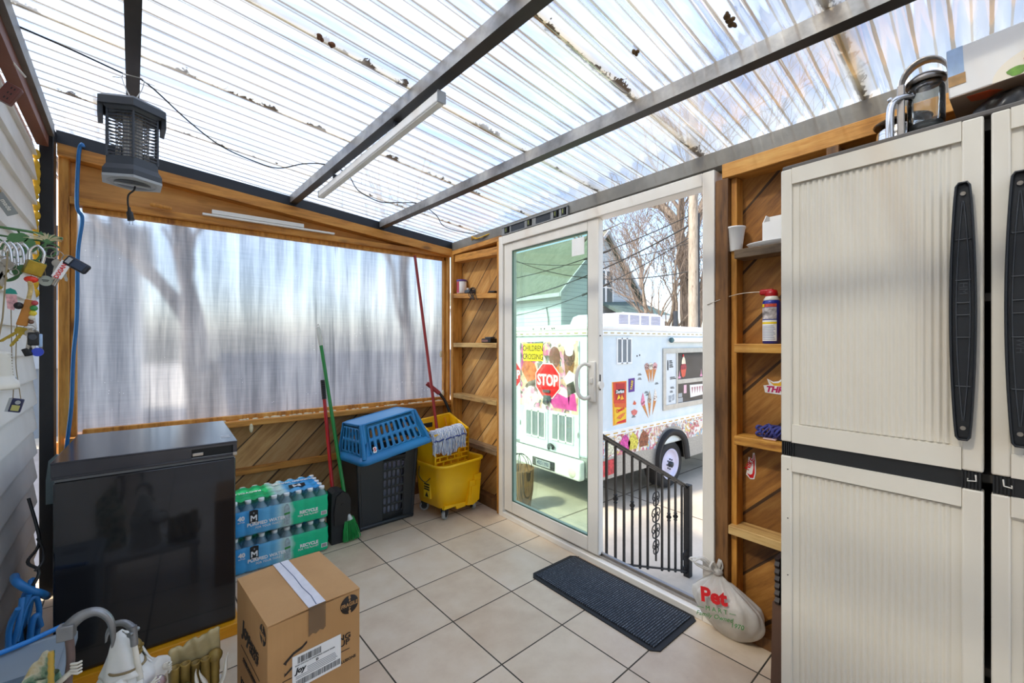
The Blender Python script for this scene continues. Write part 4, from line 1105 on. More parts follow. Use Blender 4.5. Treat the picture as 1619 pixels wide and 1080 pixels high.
# ------------------------------------------------------------------ bug zapper hanging from the beam
M['slate'] = mat('slate grey plastic', '#3f454d', .45, 0, .08)
M['pale_grey'] = mat('pale grey plastic', '#a9aeb2', .45, 0, .05)
zp = thing('bug_zapper', 'grey lantern bug zapper hanging on white string from a roof beam', 'bug zapper', (-.104, 2.18, 1.882), R(4)); zp.scale = (.76, .76, .95)
def hexa(r, z, sx=1, n=6): return [(r * sx * math.cos(-PI / 2 + 2 * PI * k / n), r * math.sin(-PI / 2 + 2 * PI * k / n), z) for k in range(n)]
def loft(b, rings, cap0=True, cap1=True):
    n = len(rings[0]); vs = [p for r in rings for p in r]
    b.add(vs, [(i * n + k, i * n + (k + 1) % n, (i + 1) * n + (k + 1) % n, (i + 1) * n + k) for i in range(len(rings) - 1) for k in range(n)])
    if cap0: b.add(rings[0], [tuple(range(n - 1, -1, -1))])
    if cap1: b.add(rings[-1], [tuple(range(n))])
b = B(); loft(b, [hexa(.112, .262), hexa(.124, .272), hexa(.146, .272), hexa(.146, .300), hexa(.118, .316), hexa(.085, .326), hexa(.06, .330)])
for s_ in (-1, 1): b.box(s_ * .105 - .005, s_ * .105 + .022 * s_ + .005, -.065, .065, .235, .285) if False else b.prism([(s_ * .108, -.06), (s_ * .127, -.072), (s_ * .127, .072), (s_ * .108, .06)], .232, .28, 'xy')
b.build('hood', M['slate'], zp)
b = B(); loft(b, [hexa(.128, .010), hexa(.128, .030), hexa(.112, .052), hexa(.108, .085)]); b.build('base', M['slate'], zp)
b = B(); loft(b, [hexa(.129, 0), hexa(.129, .0095)])
b.lathe([(.086, -.001), (.09, -.004), (.094, -.001)], 32, caps=False)
bp = b.build('bottom_plate', M['pale_grey'], zp)
b = B(); b.lathe([(.0001, -.0022), (.07, -.0022), (.07, -.0012), (.0001, -.0012)], 32); b.build('cup', mat('dark recess plastic', '#4a4f55', .5), bp)
b = B(); b.box(-.068, .068, -.008, .008, -.008, -.001, .002); b.build('cross_bar', M['pale_grey'], bp)
b = B()
for k in range(13):
    z = .092 + k * .0135
    ring = hexa(.110, z); b.tube(ring, .0026, 6, closed=True, smooth=False)
b.build('guard_ring', M['slate'], zp)
for k in range(6):
    x, y, _ = hexa(.108, 0)[k]; b = B(); b.cyl((x, y, .08), (x, y, .268), .0055, n=8); b.build('post', M['slate'], zp)
b = B()
for k in range(26):
    a = 2 * PI * k / 26; b.cyl((.062 * math.cos(a), .062 * math.sin(a), .085), (.062 * math.cos(a), .062 * math.sin(a), .265), .0014, n=5)
for k in range(15): b.tube([(.063 * math.cos(2 * PI * q / 20), .063 * math.sin(2 * PI * q / 20), .092 + k * .012) for q in range(20)], .0012, 4, closed=True)
b.build('wire_grid', M['key_metal'], zp)
for s_ in (-1, 1):
    b = B(); b.cyl((s_ * .024, 0, .09), (s_ * .024, 0, .262), .013, n=14); b.build('tube_lamp', M['white'], zp)
b = B(); b.tube(smooth_path([(.01, .0, .0), (.005, -.01, -.025), (-.016, -.012, -.05), (-.018, -.012, -.085), (-.014, -.012, -.10)], 6), .0038, 8); cd = b.build('power_cord', M['wire_black'], zp)
b = B(); b.tube([(-.014, -.012, -.098), (-.013, -.012, -.112), (-.012, -.012, -.118), (-.006, -.012, -.150)], [.006, .007, .013, .014], 12)
for s_ in (-1, 1): b.box(-.006 + s_ * .006 - .001, -.006 + s_ * .006 + .001, -.015, -.009, -.166, -.150)
b.build('plug', M['black'], cd)
st_ = B(); tp = Vector((0, 0, .330))
st_.tube([tp + Vector((0, 0, 0)), tp + Vector((0, 0, .012))], .0022, 6)
st_.tube(smooth_path([tp + Vector((-.040, .02, .092)), tp + Vector((-.03, .01, .06)), tp + Vector((-.01, 0, .02)), tp + Vector((0, 0, .010)), tp + Vector((.012, 0, .018)), tp + Vector((.034, -.01, .055)), tp + Vector((.044, -.02, .089))], 6), .0022, 6)
st_.tube([tp + Vector((-.04, .02, .092)), tp + Vector((-.075, .02, .085))], .0018, 5); st_.tube([tp + Vector((.044, -.02, .089)), tp + Vector((.085, -.02, .085))], .0018, 5)
st_.tube([tp + Vector((-.04, .02, .092)), tp + Vector((-.036, .0, .103)), tp + Vector((.036, -.02, .100)), tp + Vector((.044, -.02, .089))], .0018, 5)
tag(st_.build('hanging_string', M['white'], zp), 'white hanging string')

# ------------------------------------------------------------------ roof light, cables, strips
lf = thing('batten_light', 'slim white batten light fixed under the middle roof beam', 'light fixture', (.752, 2.06, RZ(.752) - .04))
d_ = Vector((.052, -1.37, 0)) / 2
b = B(); b.obox(-d_, d_, .034, .040, (0, 0, 1), .006); b.build('housing', M['white'], lf)
b = B(); b.obox(-d_ * .995 + Vector((0, 0, -.021)), d_ * .995 + Vector((0, 0, -.021)), .026, .006, (0, 0, 1), .002); b.build('diffuser', mat('ribbed white diffuser', '#dfe0da', .5), lf)
for s_ in (-1, 1):
    b = B(); b.obox(d_ * s_, d_ * s_ * 1.006, .036, .044, (0, 0, 1), .004); b.build('end_cap', M['pale_grey'], lf)
b = B()
for s_ in (-.6, .5): b.box(d_.x * s_ - .02, d_.x * s_ + .012, d_.y * s_ - .01, d_.y * s_ + .01, .019, .036)
b.build('bracket', M['steel_dark'], lf)
pts = [(-.42, 2.24), (-.28, 2.27), (-.138, 2.31), (-.067, 2.32), (.08, 2.56), (.222, 2.735), (.38, 2.80), (.502, 2.79), (.60, 2.60), (.705, 2.508), (.822, 2.549), (.95, 2.74), (1.119, 2.816), (1.22, 2.72), (1.33, 2.63), (1.511, 2.739), (1.66, 2.90), (1.808, 2.917), (1.93, 2.86)]
b = B(); b.tube(smooth_path([(x, y, RZ(x) + .0545 - .0015) for x, y in pts], 5), .0032, 6)
tag(b.build('power_cable', M['wire_black']), 'thin black cable looping between the roof sheets and the beams', 'cable')
b = B(); b.tube(smooth_path([(-.345, 3.170, 2.305), (-.353, 3.172, 2.318), (-.365, 3.186, 2.26), (-.372, 3.19, 2.0), (-.352, 3.19, 1.93), (-.368, 3.19, 1.75), (-.372, 3.19, 1.41), (-.385, 3.19, 1.2), (-.392, 3.19, .95), (-.408, 3.19, .75), (-.415, 3.18, .62), (-.42, 3.15, .50)], 6), .0085, 10)
tag(b.build('extension_cord', M['blue_cord']), 'blue cord hanging down the window frame beside the black post', 'cord')
b = B(); b.box(.165, .94, 3.201, 3.223, 2.053, 2.066, .002); tag(b.build('white_strip', M['offwhite']), 'lower and longer white strip lying above the milky window', 'strip')
b = B(); b.box(.212, .735, 3.201, 3.222, 2.068, 2.094, .002); tag(b.build('white_strip', M['offwhite']), 'upper and shorter white strip lying above the milky window', 'strip')
b = B(); b.lathe([(.004, -.05), (.011, -.045), (.012, 0), (.010, .045), (.004, .05)], 12); o = b.build('wood_peg', M['timber_x']); o.rotation_euler = (0, R(94), 0); o.location = (-.03, 3.214, 2.066)
tag(o, 'small wooden peg on the ledge above the window below the bug zapper', 'peg')
b = B()
for k in range(3):
    b.tube(smooth_path([(1.96, 3.0 - .03 * k, 2.072), (1.93 - .02 * k, 2.85, 2.10 + .01 * k), (1.90, 2.74 + .03 * k, 2.092), (1.93, 2.62, 2.108), (1.95, 2.58 + .02 * k, 2.085)], 6), .004, 6)
tag(b.build('yellow_cord', M['foam_yellow']), 'yellow cord bunched on top of the corner shelves', 'cord')
# spirit level on the door head
lv_ = thing('spirit_level', 'grey box spirit level lying on top of the door frame', 'spirit level', (1.908, 2.145, 2.052))
b = B(); b.box(-.009, .009, -.33, .33, 0, .007); b.box(-.009, .009, -.33, .33, .055, .062)
for (y0, y1) in ((-.33, -.318), (-.275, -.255), (-.205, -.18), (-.04, .0), (.05, .075), (.225, .24), (.30, .33)): b.box(-.004, .004, y0, y1, .007, .055)
b.build('body', mat('grey cast aluminium', '#8d8e8c', .45, .5, .12), lv_)
b = B()
for (y0, y1) in ((-.18, -.04), (.075, .225)): b.box(-.002, .002, y0, y1, .007, .055)
b.build('web', M['steel_dark'], lv_)
for y in (-.297, -.23, .025, .27):
    b = B(); b.tube([(-.0, y, .010), (0, y, .052)], .012, 12); v_ = b.build('vial_housing', M['black'], lv_)
    b = B(); b.cyl((-.013, y, .018), (-.013, y, .044), .004, n=8); b.build('vial', mat('yellow green vial', '#8f9650', .2) if 'yellow green vial' not in bpy.data.materials else bpy.data.materials['yellow green vial'], v_)

# ------------------------------------------------------------------ things on the corner shelves
sz = lambda y: 1.6665 + .0806 * (y - 2.853)
tn = thing('tin', 'round tin with red and white label on the topmost corner shelf', 'tin', (1.953, 3.10, sz(3.10) + .003))
b = B(); b.lathe([(.040, 0), (.042, .003), (.042, .1), (.040, .103)], 28); b.build('can', M['paper'], tn)
b = B()
vs = [(.0424 * math.cos(PI * .45 + k * PI / 20), .0424 * math.sin(PI * .45 + k * PI / 20), z) for z in (.004, .098) for k in range(15)]
b.add(vs, [(k, k + 1, 16 + k, 15 + k) for k in range(14)], True); b.build('label', mat('rose red label', '#b83a4c', .5), tn)
b = B(); b.lathe([(.044, .1), (.045, .103), (.045, .113), (.042, .116), (.0001, .116)], 28); b.build('lid', mat('purple lid', '#5b3f86', .4), tn)
ch = thing('charger', 'small grey charger with tangled black lead beside the tin', 'charger', (1.95, 2.97, sz(2.97) + .002))
b = B(); b.box(-.03, .03, -.05, .04, 0, .03, .006); b.build('body', M['slate'], ch)
b = B(); b.cyl((0, .03, .03), (0, .03, .048), .01, n=12); b.build('plug', M['offwhite'], ch)
b = B(); rr = random.Random(2); pts = [(-.02, -.05, .015)]
for k in range(16): pts.append((-.052 + rr.uniform(-.008, .008), -.11 + .045 * math.sin(k * 1.9), -.015 + .05 * math.cos(k * 1.3)))
pts += [(-.05, -.17, -.055), (-.05, -.19, -.07)]
b.tube(smooth_path(pts, 5), .0028, 6); b.build('lead', M['wire_black'], ch)
b = B(); b.box(-.02, .02, -.04, .04, 0, .017, .007, 3); o = b.build('black_case', M['black']); o.location = (1.95, 2.645, sz(2.645) + .0035); o.rotation_euler = (R(4.6), 0, 0)
tag(o, 'small flat black case near the door end of the topmost corner shelf', 'case')
bt = thing('battery', 'black power tool battery on the second corner shelf from the top', 'battery', (1.952, 2.70, 1.2695))
b = B(); b.box(-.034, .034, -.06, .06, 0, .034, .006); b.build('case', M['black'], bt)
b = B(); b.box(-.022, .022, -.05, .03, .034, .046, .004); b.build('slide', M['slate'], bt)
b = B(); b.box(-.0352, -.0338, -.03, .05, .008, .024); b.build('label', mat('dark red and grey label', '#7e5a52', .5, 0, .5, 90), bt)

# ------------------------------------------------------------------ things on the shelves by the cabinet
cp = thing('foam_cup', 'white foam cup on the shelf near the open door', 'cup', (1.95, .845, 1.6762))
b = B(); b.lathe([(.0001, .002), (.026, 0), (.0265, .002), (.0395, .098), (.042, .10), (.042, .106), (.038, .106), (.0245, .008), (.0001, .008)], 28); b.build('cup', M['white'], cp)
tr_ = thing('foam_tray', 'white foam lid lying flat on the shelf beside the cup', 'lid', (1.95, .70, 1.6762))
b = B(); b.lathe([(.0001, 0), (.082, 0), (.094, .016), (.097, .018), (.094, .02), (.08, .008), (.0001, .006)], 32, sx=.46, sy=1.0); b.build('tray', M['white'], tr_)
bxw = thing('white_carton', 'white open carton standing on the shelf against the beige cabinet', 'carton', (1.952, .672, 1.697))
b = B(); b.box(-.035, -.032, -.06, .05, 0, .075); b.box(.03, .033, -.06, .05, 0, .11); b.box(-.032, .03, -.06, -.057, 0, .11); b.prism([(-.032, 0), (.03, 0), (.03, .11), (.0, .11), (-.032, .075)], .047, .05); b.box(-.032, .03, -.057, .047, 0, .003)
b.build('carton', M['paper'], bxw)
sp_ = thing('spray_can', 'blue and yellow spray can with red nozzle and long straw', 'spray can', (1.952, .70, 1.2704))
M['can_blue'] = mat('deep blue printed metal', '#24318f', .3, .1, .04)
b = B(); b.lathe([(.030, 0), (.033, .004), (.033, .172), (.031, .177), (.028, .18)], 30); b.build('can', M['can_blue'], sp_)
b = B(); b.lathe([(.028, .179), (.030, .183), (.024, .192), (.022, .197), (.0001, .2)], 28); b.build('shoulder', M['offwhite'], sp_)
b = B(); b.lathe([(.022, .196), (.024, .205), (.02, .222), (.0001, .226)], 20); b.box(-.018, .008, -.012, .042, .203, .228, .008, 3); b.build('nozzle', M['red'], sp_)
b = B(); b.tube(smooth_path([(-.006, .038, .218), (-.012, .08, .219), (-.025, .13, .214), (-.042, .19, .196), (-.054, .245, .176)], 5), .0018, 6); b.build('straw', M['key_metal'], sp_)
def patch(b, a0, a1, z0, z1, r, n=8):
    vs = [(r * math.cos(a0 + (a1 - a0) * k / n), r * math.sin(a0 + (a1 - a0) * k / n), z) for z in (z0, z1) for k in range(n + 1)]
    b.add(vs, [(k, k + 1, n + 2 + k, n + 1 + k) for k in range(n)], True)
A0, A1 = R(120), R(232)
for nm, z0, z1, m in (('text_panel', .012, .098, M['paper']), ('yellow_band', .082, .090, M['print_yellow']), ('picture_panel', .102, .150, mat('printed picture', '#b8b0ae', .4, 0, .7, 60)), ('red_band', .152, .165, mat('warm red band', '#c9503a', .4, 0, .3, 60))):
    b = B(); patch(b, A0, A1, z0, z1, .0333 if nm != 'yellow_band' else .0336); b.build(nm, m, sp_)
b = B()
for k in range(9): patch(b, A0 + .15, A1 - .15 - .1 * (k % 3), .018 + k * .0068, .0205 + k * .0068, .0336)
b.build('small_print', mat('pale blue fine print', '#8d95b8', .5), sp_)
b = B(); patch(b, A0 + .05, A0 + .5, .152, .165, .0337); b.build('shield_mark', M['print_yellow'], sp_)
stp = thing('strap_bundle', 'wound purple strap on the shelf above the red sticker', 'strap', (1.955, .695, .8738))
b = B(); rr = random.Random(8)
for k in range(9):
    y0 = -.035 + .008 * k; pts = [(.026 * math.cos(a) + rr.uniform(-.003, .003), y0 + .012 * math.sin(a * 2 + k), .031 + .026 * math.sin(a) + rr.uniform(-.002, .002)) for a in [2 * PI * q / 14 for q in range(14)]]
    b.tube(pts, .0055, 6, closed=True, flat=.5)
b.tube(smooth_path([(0, .03, .04), (-.015, .05, .05), (-.02, .055, .04), (-.01, .04, .03)], 5), .006, 6)
b.tube(smooth_path([(-.01, .03, .01), (-.02, .052, .012), (-.025, .05, .025), (-.01, .02, .03)], 5), .006, 6)
b.build('webbing', mat('violet webbing', '#454a93', .8, 0, .15, 40), stp)
b = B(); b.box(-.028, .02, -.02, .03, 0, .006, .002); b.build('buckle', mat('pinkish buckle', '#d8b9b4', .5), stp)
# stickers on the boards
sk1 = thing('sticker', 'red and white swoosh sticker on the boards low beside the cabinet', 'sticker', (1.9985, .797, .735), 0)
def outline(b, poly, x0, x1): b.prism(poly, x0, x1, 'yz')
b = B(); outline(b, [(.014, .0), (.022, -.045), (.004, -.062), (-.012, -.058), (-.018, -.03), (-.018, .02), (-.013, .058), (-.006, .056), (-.005, .03), (.012, .035)], -.0012, 0); b.build('backing', M['print_white'], sk1)
b = B(); outline(b, [(.018, -.038), (.006, -.056), (-.008, -.054), (-.014, -.03), (-.014, .02), (-.012, .05), (-.0095, .05), (-.008, -.01), (-.004, -.036), (.004, -.042)], -.0018, -.0012); b.build('swoosh', M['print_red'], sk1)
text('lettering', 'NIKE', .027, (-.0016, .006, .004), M['print_red'], sk1, rot=(R(90), R(-62), R(-90)), bold=.0008)
sk2 = thing('sticker', 'magenta and yellow lettered sticker half hidden behind the cabinet', 'sticker', (1.9985, .69, 1.085))
b = B(); outline(b, [(.052, -.024), (.058, .006), (.036, .01), (.044, .036), (.02, .024), (.0, .028), (-.02, .045), (-.06, .04), (-.06, -.032)], -.0012, 0); b.build('backing', M['print_white'], sk2)
b = B(); outline(b, [(.038, .030), (.018, .008), (-.055, .008), (-.055, .036), (-.02, .036), (.0, .02), (.02, .018)], -.0018, -.0012); b.build('yellow_mark', mat('amber print', '#eab21e', .5), sk2)
text('lettering', 'THR', .034, (-.0016, .016, -.009), mat('magenta print', '#c3175f', .5), sk2, '-x', bold=.0016, shear=.25)

# ------------------------------------------------------------------ on top of the cabinet
ZT = 1.8465
kt = thing('glass_carafe', 'glass carafe in a brushed steel frame on top of the beige cabinet', 'carafe', (1.665, .202, ZT)); kt.scale = (.93, .93, .92)
b = B(); b.lathe([(.036, .01), (.042, .012), (.043, .08), (.043, .15), (.040, .165), (.036, .17)], 28); b.build('glass_body', glassy('carafe glass', '#f2f8fa', .06, .02, .06, '#dfe8ea'), kt)
b = B(); b.lathe([(.047, 0), (.047, .012), (.0001, .012)], 28); b.build('base_ring', M['stainless'], kt)
b = B()
def band(pts, wd):
    vs = []
    for (p, s_) in pts: vs += [Vector(p) - Vector(s_) * wd, Vector(p) + Vector(s_) * wd]
    n = len(pts); b.add(vs, [(2 * k, 2 * k + 1, 2 * k + 3, 2 * k + 2) for k in range(n - 1)], True)
arch = []
for k in range(13):
    a = PI * (1.0 - k / 12); arch.append(((-.03 + .0 * k, .052 * math.cos(a) * -1, .172 + .062 * math.sin(a)), (1, 0, 0)))
band([((-.03, .052, .004), (1, 0, 0))] + arch[::-1] if arch[0][0][1] < 0 else [((-.03, .052, .004), (1, 0, 0))] + arch, .020)
b.build('frame', M['stainless'], kt, solid=.005)
b = B(); b.box(-.052, -.044, .040, .058, .01, .175, .003); b.build('handle', M['stainless'], kt)
b = B(); b.lathe([(.0001, .205), (.03, .20), (.046, .185), (.046, .172), (.042, .172)], 28); b.build('lid', M['stainless'], kt)
b = B(); b.lathe([(.0001, .03), (.035, .03), (.038, .05), (.0001, .05)], 24); b.build('filter', M['steel'], kt)
po = thing('steel_pot', 'small steel pot with dark lid rim behind the glass carafe', 'pot', (1.785, .27, ZT))
b = B(); b.lathe([(.05, 0), (.062, .006), (.066, .05), (.062, .09), (.05, .11)], 28); b.build('pot', M['chrome'], po)
b = B(); b.lathe([(.066, .112), (.07, .118), (.05, .126), (.0001, .13)], 28); b.build('lid', mat('dark bronze lid', '#5a4a36', .3, .8), po)
b = B(); b.tube(smooth_path([(1.60, .268, ZT + .0095), (1.602, .268, ZT + .08), (1.606, .262, ZT + .112), (1.62, .245, ZT + .125), (1.64, .225, ZT + .127)], 6), .0095, 14)
b.sphere((1.604, .268, ZT + .122), .007, 10, 6)
tag(b.build('chrome_pipe', M['chrome']), 'bent chrome pipe standing at the cabinet edge beside the carafe', 'pipe')
bb = thing('black_bag', 'crumpled black bag under the food carton on the cabinet', 'bag', (1.63, .045, ZT))
b = B()
def bump_(u, v):
    a = 2 * PI * u; q = math.sin(PI * v / 2); k = 1 + .1 * math.sin(a * 5 + v * 7) + .06 * math.sin(a * 11)
    return (.05 * math.cos(a) * q * k, .062 * math.sin(a) * q * k, .056 * math.cos(PI * v / 2) * (1 + .08 * math.sin(a * 4)))
b.grid(bump_, 48, 14); b.build('sack', mat('crumpled black film', '#2b2927', .35, 0, .4, 12, .4, 20), bb)
ts = thing('flat_tray', 'dark flat tray under the far end of the food carton', 'tray', (1.70, -.17, ZT))
b = B(); b.box(-.14, .14, -.12, .12, 0, .022, .004); b.build('tray', M['resin_grey'], ts)
b = B(); b.box(-.15, .14, -.13, .12, .0225, .06, .004); b.build('board', M['timber_grey'], ts)
fb = thing('food_carton', 'white and tan printed food carton on top of the cabinet', 'carton', (1.575, .148, ZT + .062))
fb.rotation_euler = (R(-2.5), 0, 0)
b = B(); b.box(0, .24, -.52, 0, 0, .125, .003); b.build('carton', mat('glossy white card', '#eeebe6', .25, 0, .02), fb)
b = B(); b.box(.001, .239, -.519, -.001, -.0012, -.0002); b.build('underside', mat('tan card base', '#a98f78', .5), fb)
b = B(); b.box(-.0012, -.0002, -.030, -.001, .03, .124); b.build('blue_print', mat('pale blue print', '#a9c4e6', .3, 0, .2, 20), fb)
b = B(); b.box(-.0016, -.0004, -.032, -.001, .028, .055); b.build('tan_print', mat('tan print', '#b98f58', .3, 0, .3, 30), fb)
b = B(); T0 = Matrix.Translation((-.0008, -.165, .0)) @ Matrix.Rotation(R(90), 4, 'Z') @ Matrix.Rotation(R(90), 4, 'X')
b.T = T0; poly = [(.09 * math.cos(PI * k / 20), .062 * math.sin(PI * k / 20)) for k in range(21)]
b.prism(poly, -.0008, .0002, 'xy'); bowl = b.build('bowl_picture', mat('cream bowl print', '#efe4cf', .3), fb)
for i, (cx, cy_, r_, col) in enumerate(((-.03, .025, .02, '#d9a13c'), (.02, .03, .018, '#c9463c'), (.05, .012, .016, '#6f9a3a'), (-.06, .012, .016, '#e0b45a'), (.0, .012, .02, '#e6c27a'))):
    b = B(); b.T = T0; b.prism([(cx + r_ * math.cos(a) * (1 + .2 * math.sin(3 * a)), cy_ + r_ * .7 * math.sin(a)) for a in [2 * PI * k / 14 for k in range(14)]], -.002 + .0002 * i, -.001 + .0002 * i, 'xy')
    bm_ = b.build('food_picture', mat('food print ' + col, col, .3, 0, .3, 60), bowl)
b = B(); b.box(-.0014, -.0004, -.52, -.205, .06, .124); b.build('pink_print', mat('pink print', '#d9a3a0', .3, 0, .4, 16), fb)
b = B(); b.prism([(.02, -.03), (.06, -.035), (.075, -.06), (.05, -.09), (.025, -.07)], -.0024, -.0012, 'xy'); b.build('red_print', mat('orange red print', '#d8552c', .3, 0, .3, 40), fb)

# dry leaf and mud clumps stuck to the underside of the roof sheets
for i, (x, y, ln, lab) in enumerate(((.415, 1.515, .05, 'brown dried leaf clump stuck under the roof between the zapper beam and the light beam'), (1.184, .826, .02, 'small dark clump stuck alone under the roof sheets beyond the light'), (1.262, .56, .06, 'brown mud clump under the roof sheets nearest the cabinet, longer than the others'))):
    b = B(); rr = random.Random(i + 20)
    for k in range(7 if ln > .03 else 3):
        q = rr.uniform(-1, 1); b.sphere((q * ln * .55, rr.uniform(-.008, .008) + q * ln * .15, rr.uniform(-.004, .002)), (rr.uniform(.006, .014), rr.uniform(.005, .010), rr.uniform(.005, .009)), 9, 6)
    o = b.build('debris_clump', pr_brown if i else bpy.data.materials.get('dried brown leaf') or mat('dried brown leaf', '#6a452c', .9, 0, .35, 60)); o.location = (x, y, RZ(x) + .050)
    pr_brown = bpy.data.materials.get('dark mud') or mat('dark mud', '#5a452a', .95, 0, .4, 70)
    tag(o, lab, 'debris')
# ------------------------------------------------------------------ green wire bracket on the siding with things hung from it
M['leaf_green'] = mat('green enamelled wire', '#4f7d4c', .45, .1, .12, 20)
M['cord_tan'] = mat('tan twine', '#9a8a6a', .9, 0, .15, 60)
rk = thing('wire_bracket', 'green scrolled wire bracket with leaves fixed to the siding above the freezer', 'bracket', (-.40, 2.0, 1.60))
b = B()
b.tube([(-.050, 0, .034), (.06, -.003, .026), (.135, -.006, .014)], .004, 8)
b.tube([(-.05, .02, .012), (.04, .014, .004), (.11, .006, .002)], .003, 8)
for x in (-.02, .035, .085): b.tube([(x, 0, .030), (x + .010, .012, .006)], .0025, 6)
def scroll(cx, cz, r0, turns, a0, y=0):
    return [(cx + (r0 * (1 - k / 28 * .75)) * math.cos(a0 + turns * 2 * PI * k / 28), y, cz + (r0 * (1 - k / 28 * .75)) * math.sin(a0 + turns * 2 * PI * k / 28)) for k in range(29)]
for (cx, cz, r0, tn_, a0) in ((.035, -.035, .034, 1.4, 1.2), (.105, -.03, .026, 1.5, .5), (-.01, -.02, .03, 1.2, 2.6), (.02, -.10, .045, .6, 3.4), (.075, -.075, .022, -1.3, .2)):
    b.tube(scroll(cx, cz, r0, tn_, a0, -.004), .0026, 6)
b.tube(smooth_path([(-.05, .0, -.15), (.02, -.004, -.13), (.06, -.004, -.085), (.085, -.004, -.05), (.10, -.004, .01)], 6), .0034, 6)
b.build('wire_frame', M['leaf_green'], rk)
for (cx, cz, L_, a) in ((.015, -.005, .05, .3), (.07, -.04, .045, 1.8), (.09, .0, .035, .4), (.05, -.08, .04, 4.2), (-.025, -.06, .05, 2.2)):
    b = B(); pts = []
    for k in range(13):
        u = k / 12; pts.append((L_ * u, .35 * L_ * math.sin(PI * u) * (1 + .25 * math.sin(9 * u))))
    for k in range(11, 0, -1):
        u = k / 12; pts.append((L_ * u, -.35 * L_ * math.sin(PI * u) * (1 + .25 * math.sin(9 * u))))
    b.T = Matrix.Translation((cx, -.007, cz)) @ Matrix.Rotation(-a, 4, 'Y')
    b.prism(pts, -.001, .001, 'xz')
    b.build('leaf', M['leaf_green'], rk)
b = B()
for k in range(14):
    a = R(-10 + 15 * k); p0 = Vector((.10, -.004, .0)); p1 = p0 + Vector((.05 * math.cos(a) * (.7 + .3 * math.sin(k * 3)), -.01, .02 * math.sin(a) + .006))
    b.tube([p0, (p0 + p1) / 2 + Vector((0, 0, .005)), p1], [.002, .0025, .0006], 5)
b.build('dried_stalk', mat('dried pale grass', '#cfc6a0', .8, 0, .15, 40), rk)

def ringlet(b, c, r, t_=.0012, ax='y'):
    pts = [(c[0] + r * math.cos(2 * PI * k / 18), c[1], c[2] + r * math.sin(2 * PI * k / 18)) if ax == 'y' else (c[0], c[1] + r * math.cos(2 * PI * k / 18), c[2] + r * math.sin(2 * PI * k / 18)) for k in range(18)]
    b.tube(pts, t_, 5, closed=True)
def key_part(parent, c, a, m, L_=.055):
    b = B(); b.T = Matrix.Translation(c) @ Matrix.Rotation(a, 4, 'Y')
    b.prism([(.011 * math.cos(2 * PI * k / 14), .011 * math.sin(2 * PI * k / 14)) for k in range(14)], -.001, .001)
    b.prism([(-.004, -.010), (.004, -.010), (.004, -.018), (.0055, -.022), (.003, -.026), (.0055, -.031), (.003, -.036), (.004, -L_ + .008), (0, -L_), (-.004, -L_ + .004)], -.0009, .0009)
    return b.build('key', m, parent)
# padlock
pk_ = thing('padlock', 'brass padlock with steel shackle hanging from the green wire bracket', 'padlock', (-.327, 1.988, 1.510))
b = B(); b.T = Matrix.Rotation(R(18), 4, 'Y') @ Matrix.Rotation(R(25), 4, 'Z'); b.box(-.021, .021, -.013, .013, -.022, .022, .003); b.build('body', M['brass'], pk_)
b = B(); b.tube(smooth_path([(-.010, 0, .02), (-.008, 0, .055), (.008, 0, .072), (.022, 0, .052), (.018, 0, .018)], 6), .0042, 10); b.build('shackle', M['chrome'], pk_)
# car remote
fb_ = thing('car_remote', 'dark blue car key remote on rings at the end of the green bracket', 'key remote', (-.231, 1.985, 1.531))
b = B(); b.T = Matrix.Rotation(R(33), 4, 'Y'); b.box(-.032, .032, -.008, .008, -.017, .017, .007, 3); b.build('case', mat('dark navy plastic', '#141c2a', .25), fb_)
b = B(); b.T = Matrix.Rotation(R(33), 4, 'Y'); b.box(-.012, .02, -.0095, -.0075, -.012, .012, .001); b.build('button_pad', mat('slate blue pad', '#26364f', .4), fb_)
b = B(); b.T = Matrix.Rotation(R(33), 4, 'Y'); b.box(-.027, -.016, -.0095, -.0075, -.010, .010, .001); b.build('pale_patch', M['pale_grey'], fb_)
b = B(); ringlet(b, (-.045, 0, .026), .014); ringlet(b, (-.06, .002, .034), .018, .0014); b.build('key_ring', M['key_metal'], fb_)
# name tag key ring
nt_ = thing('key_ring', 'white number-plate key tag with rainbow letters on the green bracket', 'key ring', (-.266, 1.983, 1.512))
b = B(); b.T = Matrix.Rotation(R(-66), 4, 'Y'); b.box(-.030, .030, -.0015, .0015, -.0125, .0125, .002); b.build('tag', M['print_white'], nt_)
o = text('lettering', 'DIXIANA', .0155, (0, -.0022, 0), M['print_red'], nt_, rot=(R(90), R(-66), 0), bold=.0004)
for i, (c_, col) in enumerate((('I', '#d23a2a'), ('N', '#3a8f3a'), ('D', '#2a59b8'))):
    pass
b = B(); ringlet(b, (.012, 0, .036), .012); b.tube([(-.012, 0, -.03), (-.020, 0, -.05), (-.015, .002, -.055), (-.006, 0, -.03)], .003, 6); b.build('ring', M['key_metal'], nt_)
key_part(nt_, (-.012, .004, .02), R(8), M['key_metal']); key_part(nt_, (-.002, .008, .016), R(-14), M['key_metal'])
rb_ = thing('red_ball', 'small glossy red ball hanging below the brass padlock', 'ball', (-.332, 1.982, 1.474))
b = B(); b.sphere((0, 0, 0), (.016, .016, .0105), 20, 12); b.build('ball', mat('glossy red orange', '#e2391f', .2), rb_)
b = B(); b.cyl((0, 0, .009), (.002, 0, .022), .0015, n=6); b.build('link', M['key_metal'], rb_)
dc = thing('round_tag', 'round pale grey lettered tag hanging behind the red ball', 'tag', (-.303, 1.995, 1.474))
b = B(); b.cyl((0, -.001, 0), (0, .001, 0), .0165, n=28); b.build('disc', mat('grey green tag', '#a7b0a3', .5), dc)
b = B(); b.box(-.008, .008, -.0016, -.001, .001, .003); b.box(-.006, .006, -.0016, -.001, -.003, -.001); b.build('print', M['dark_print'], dc)
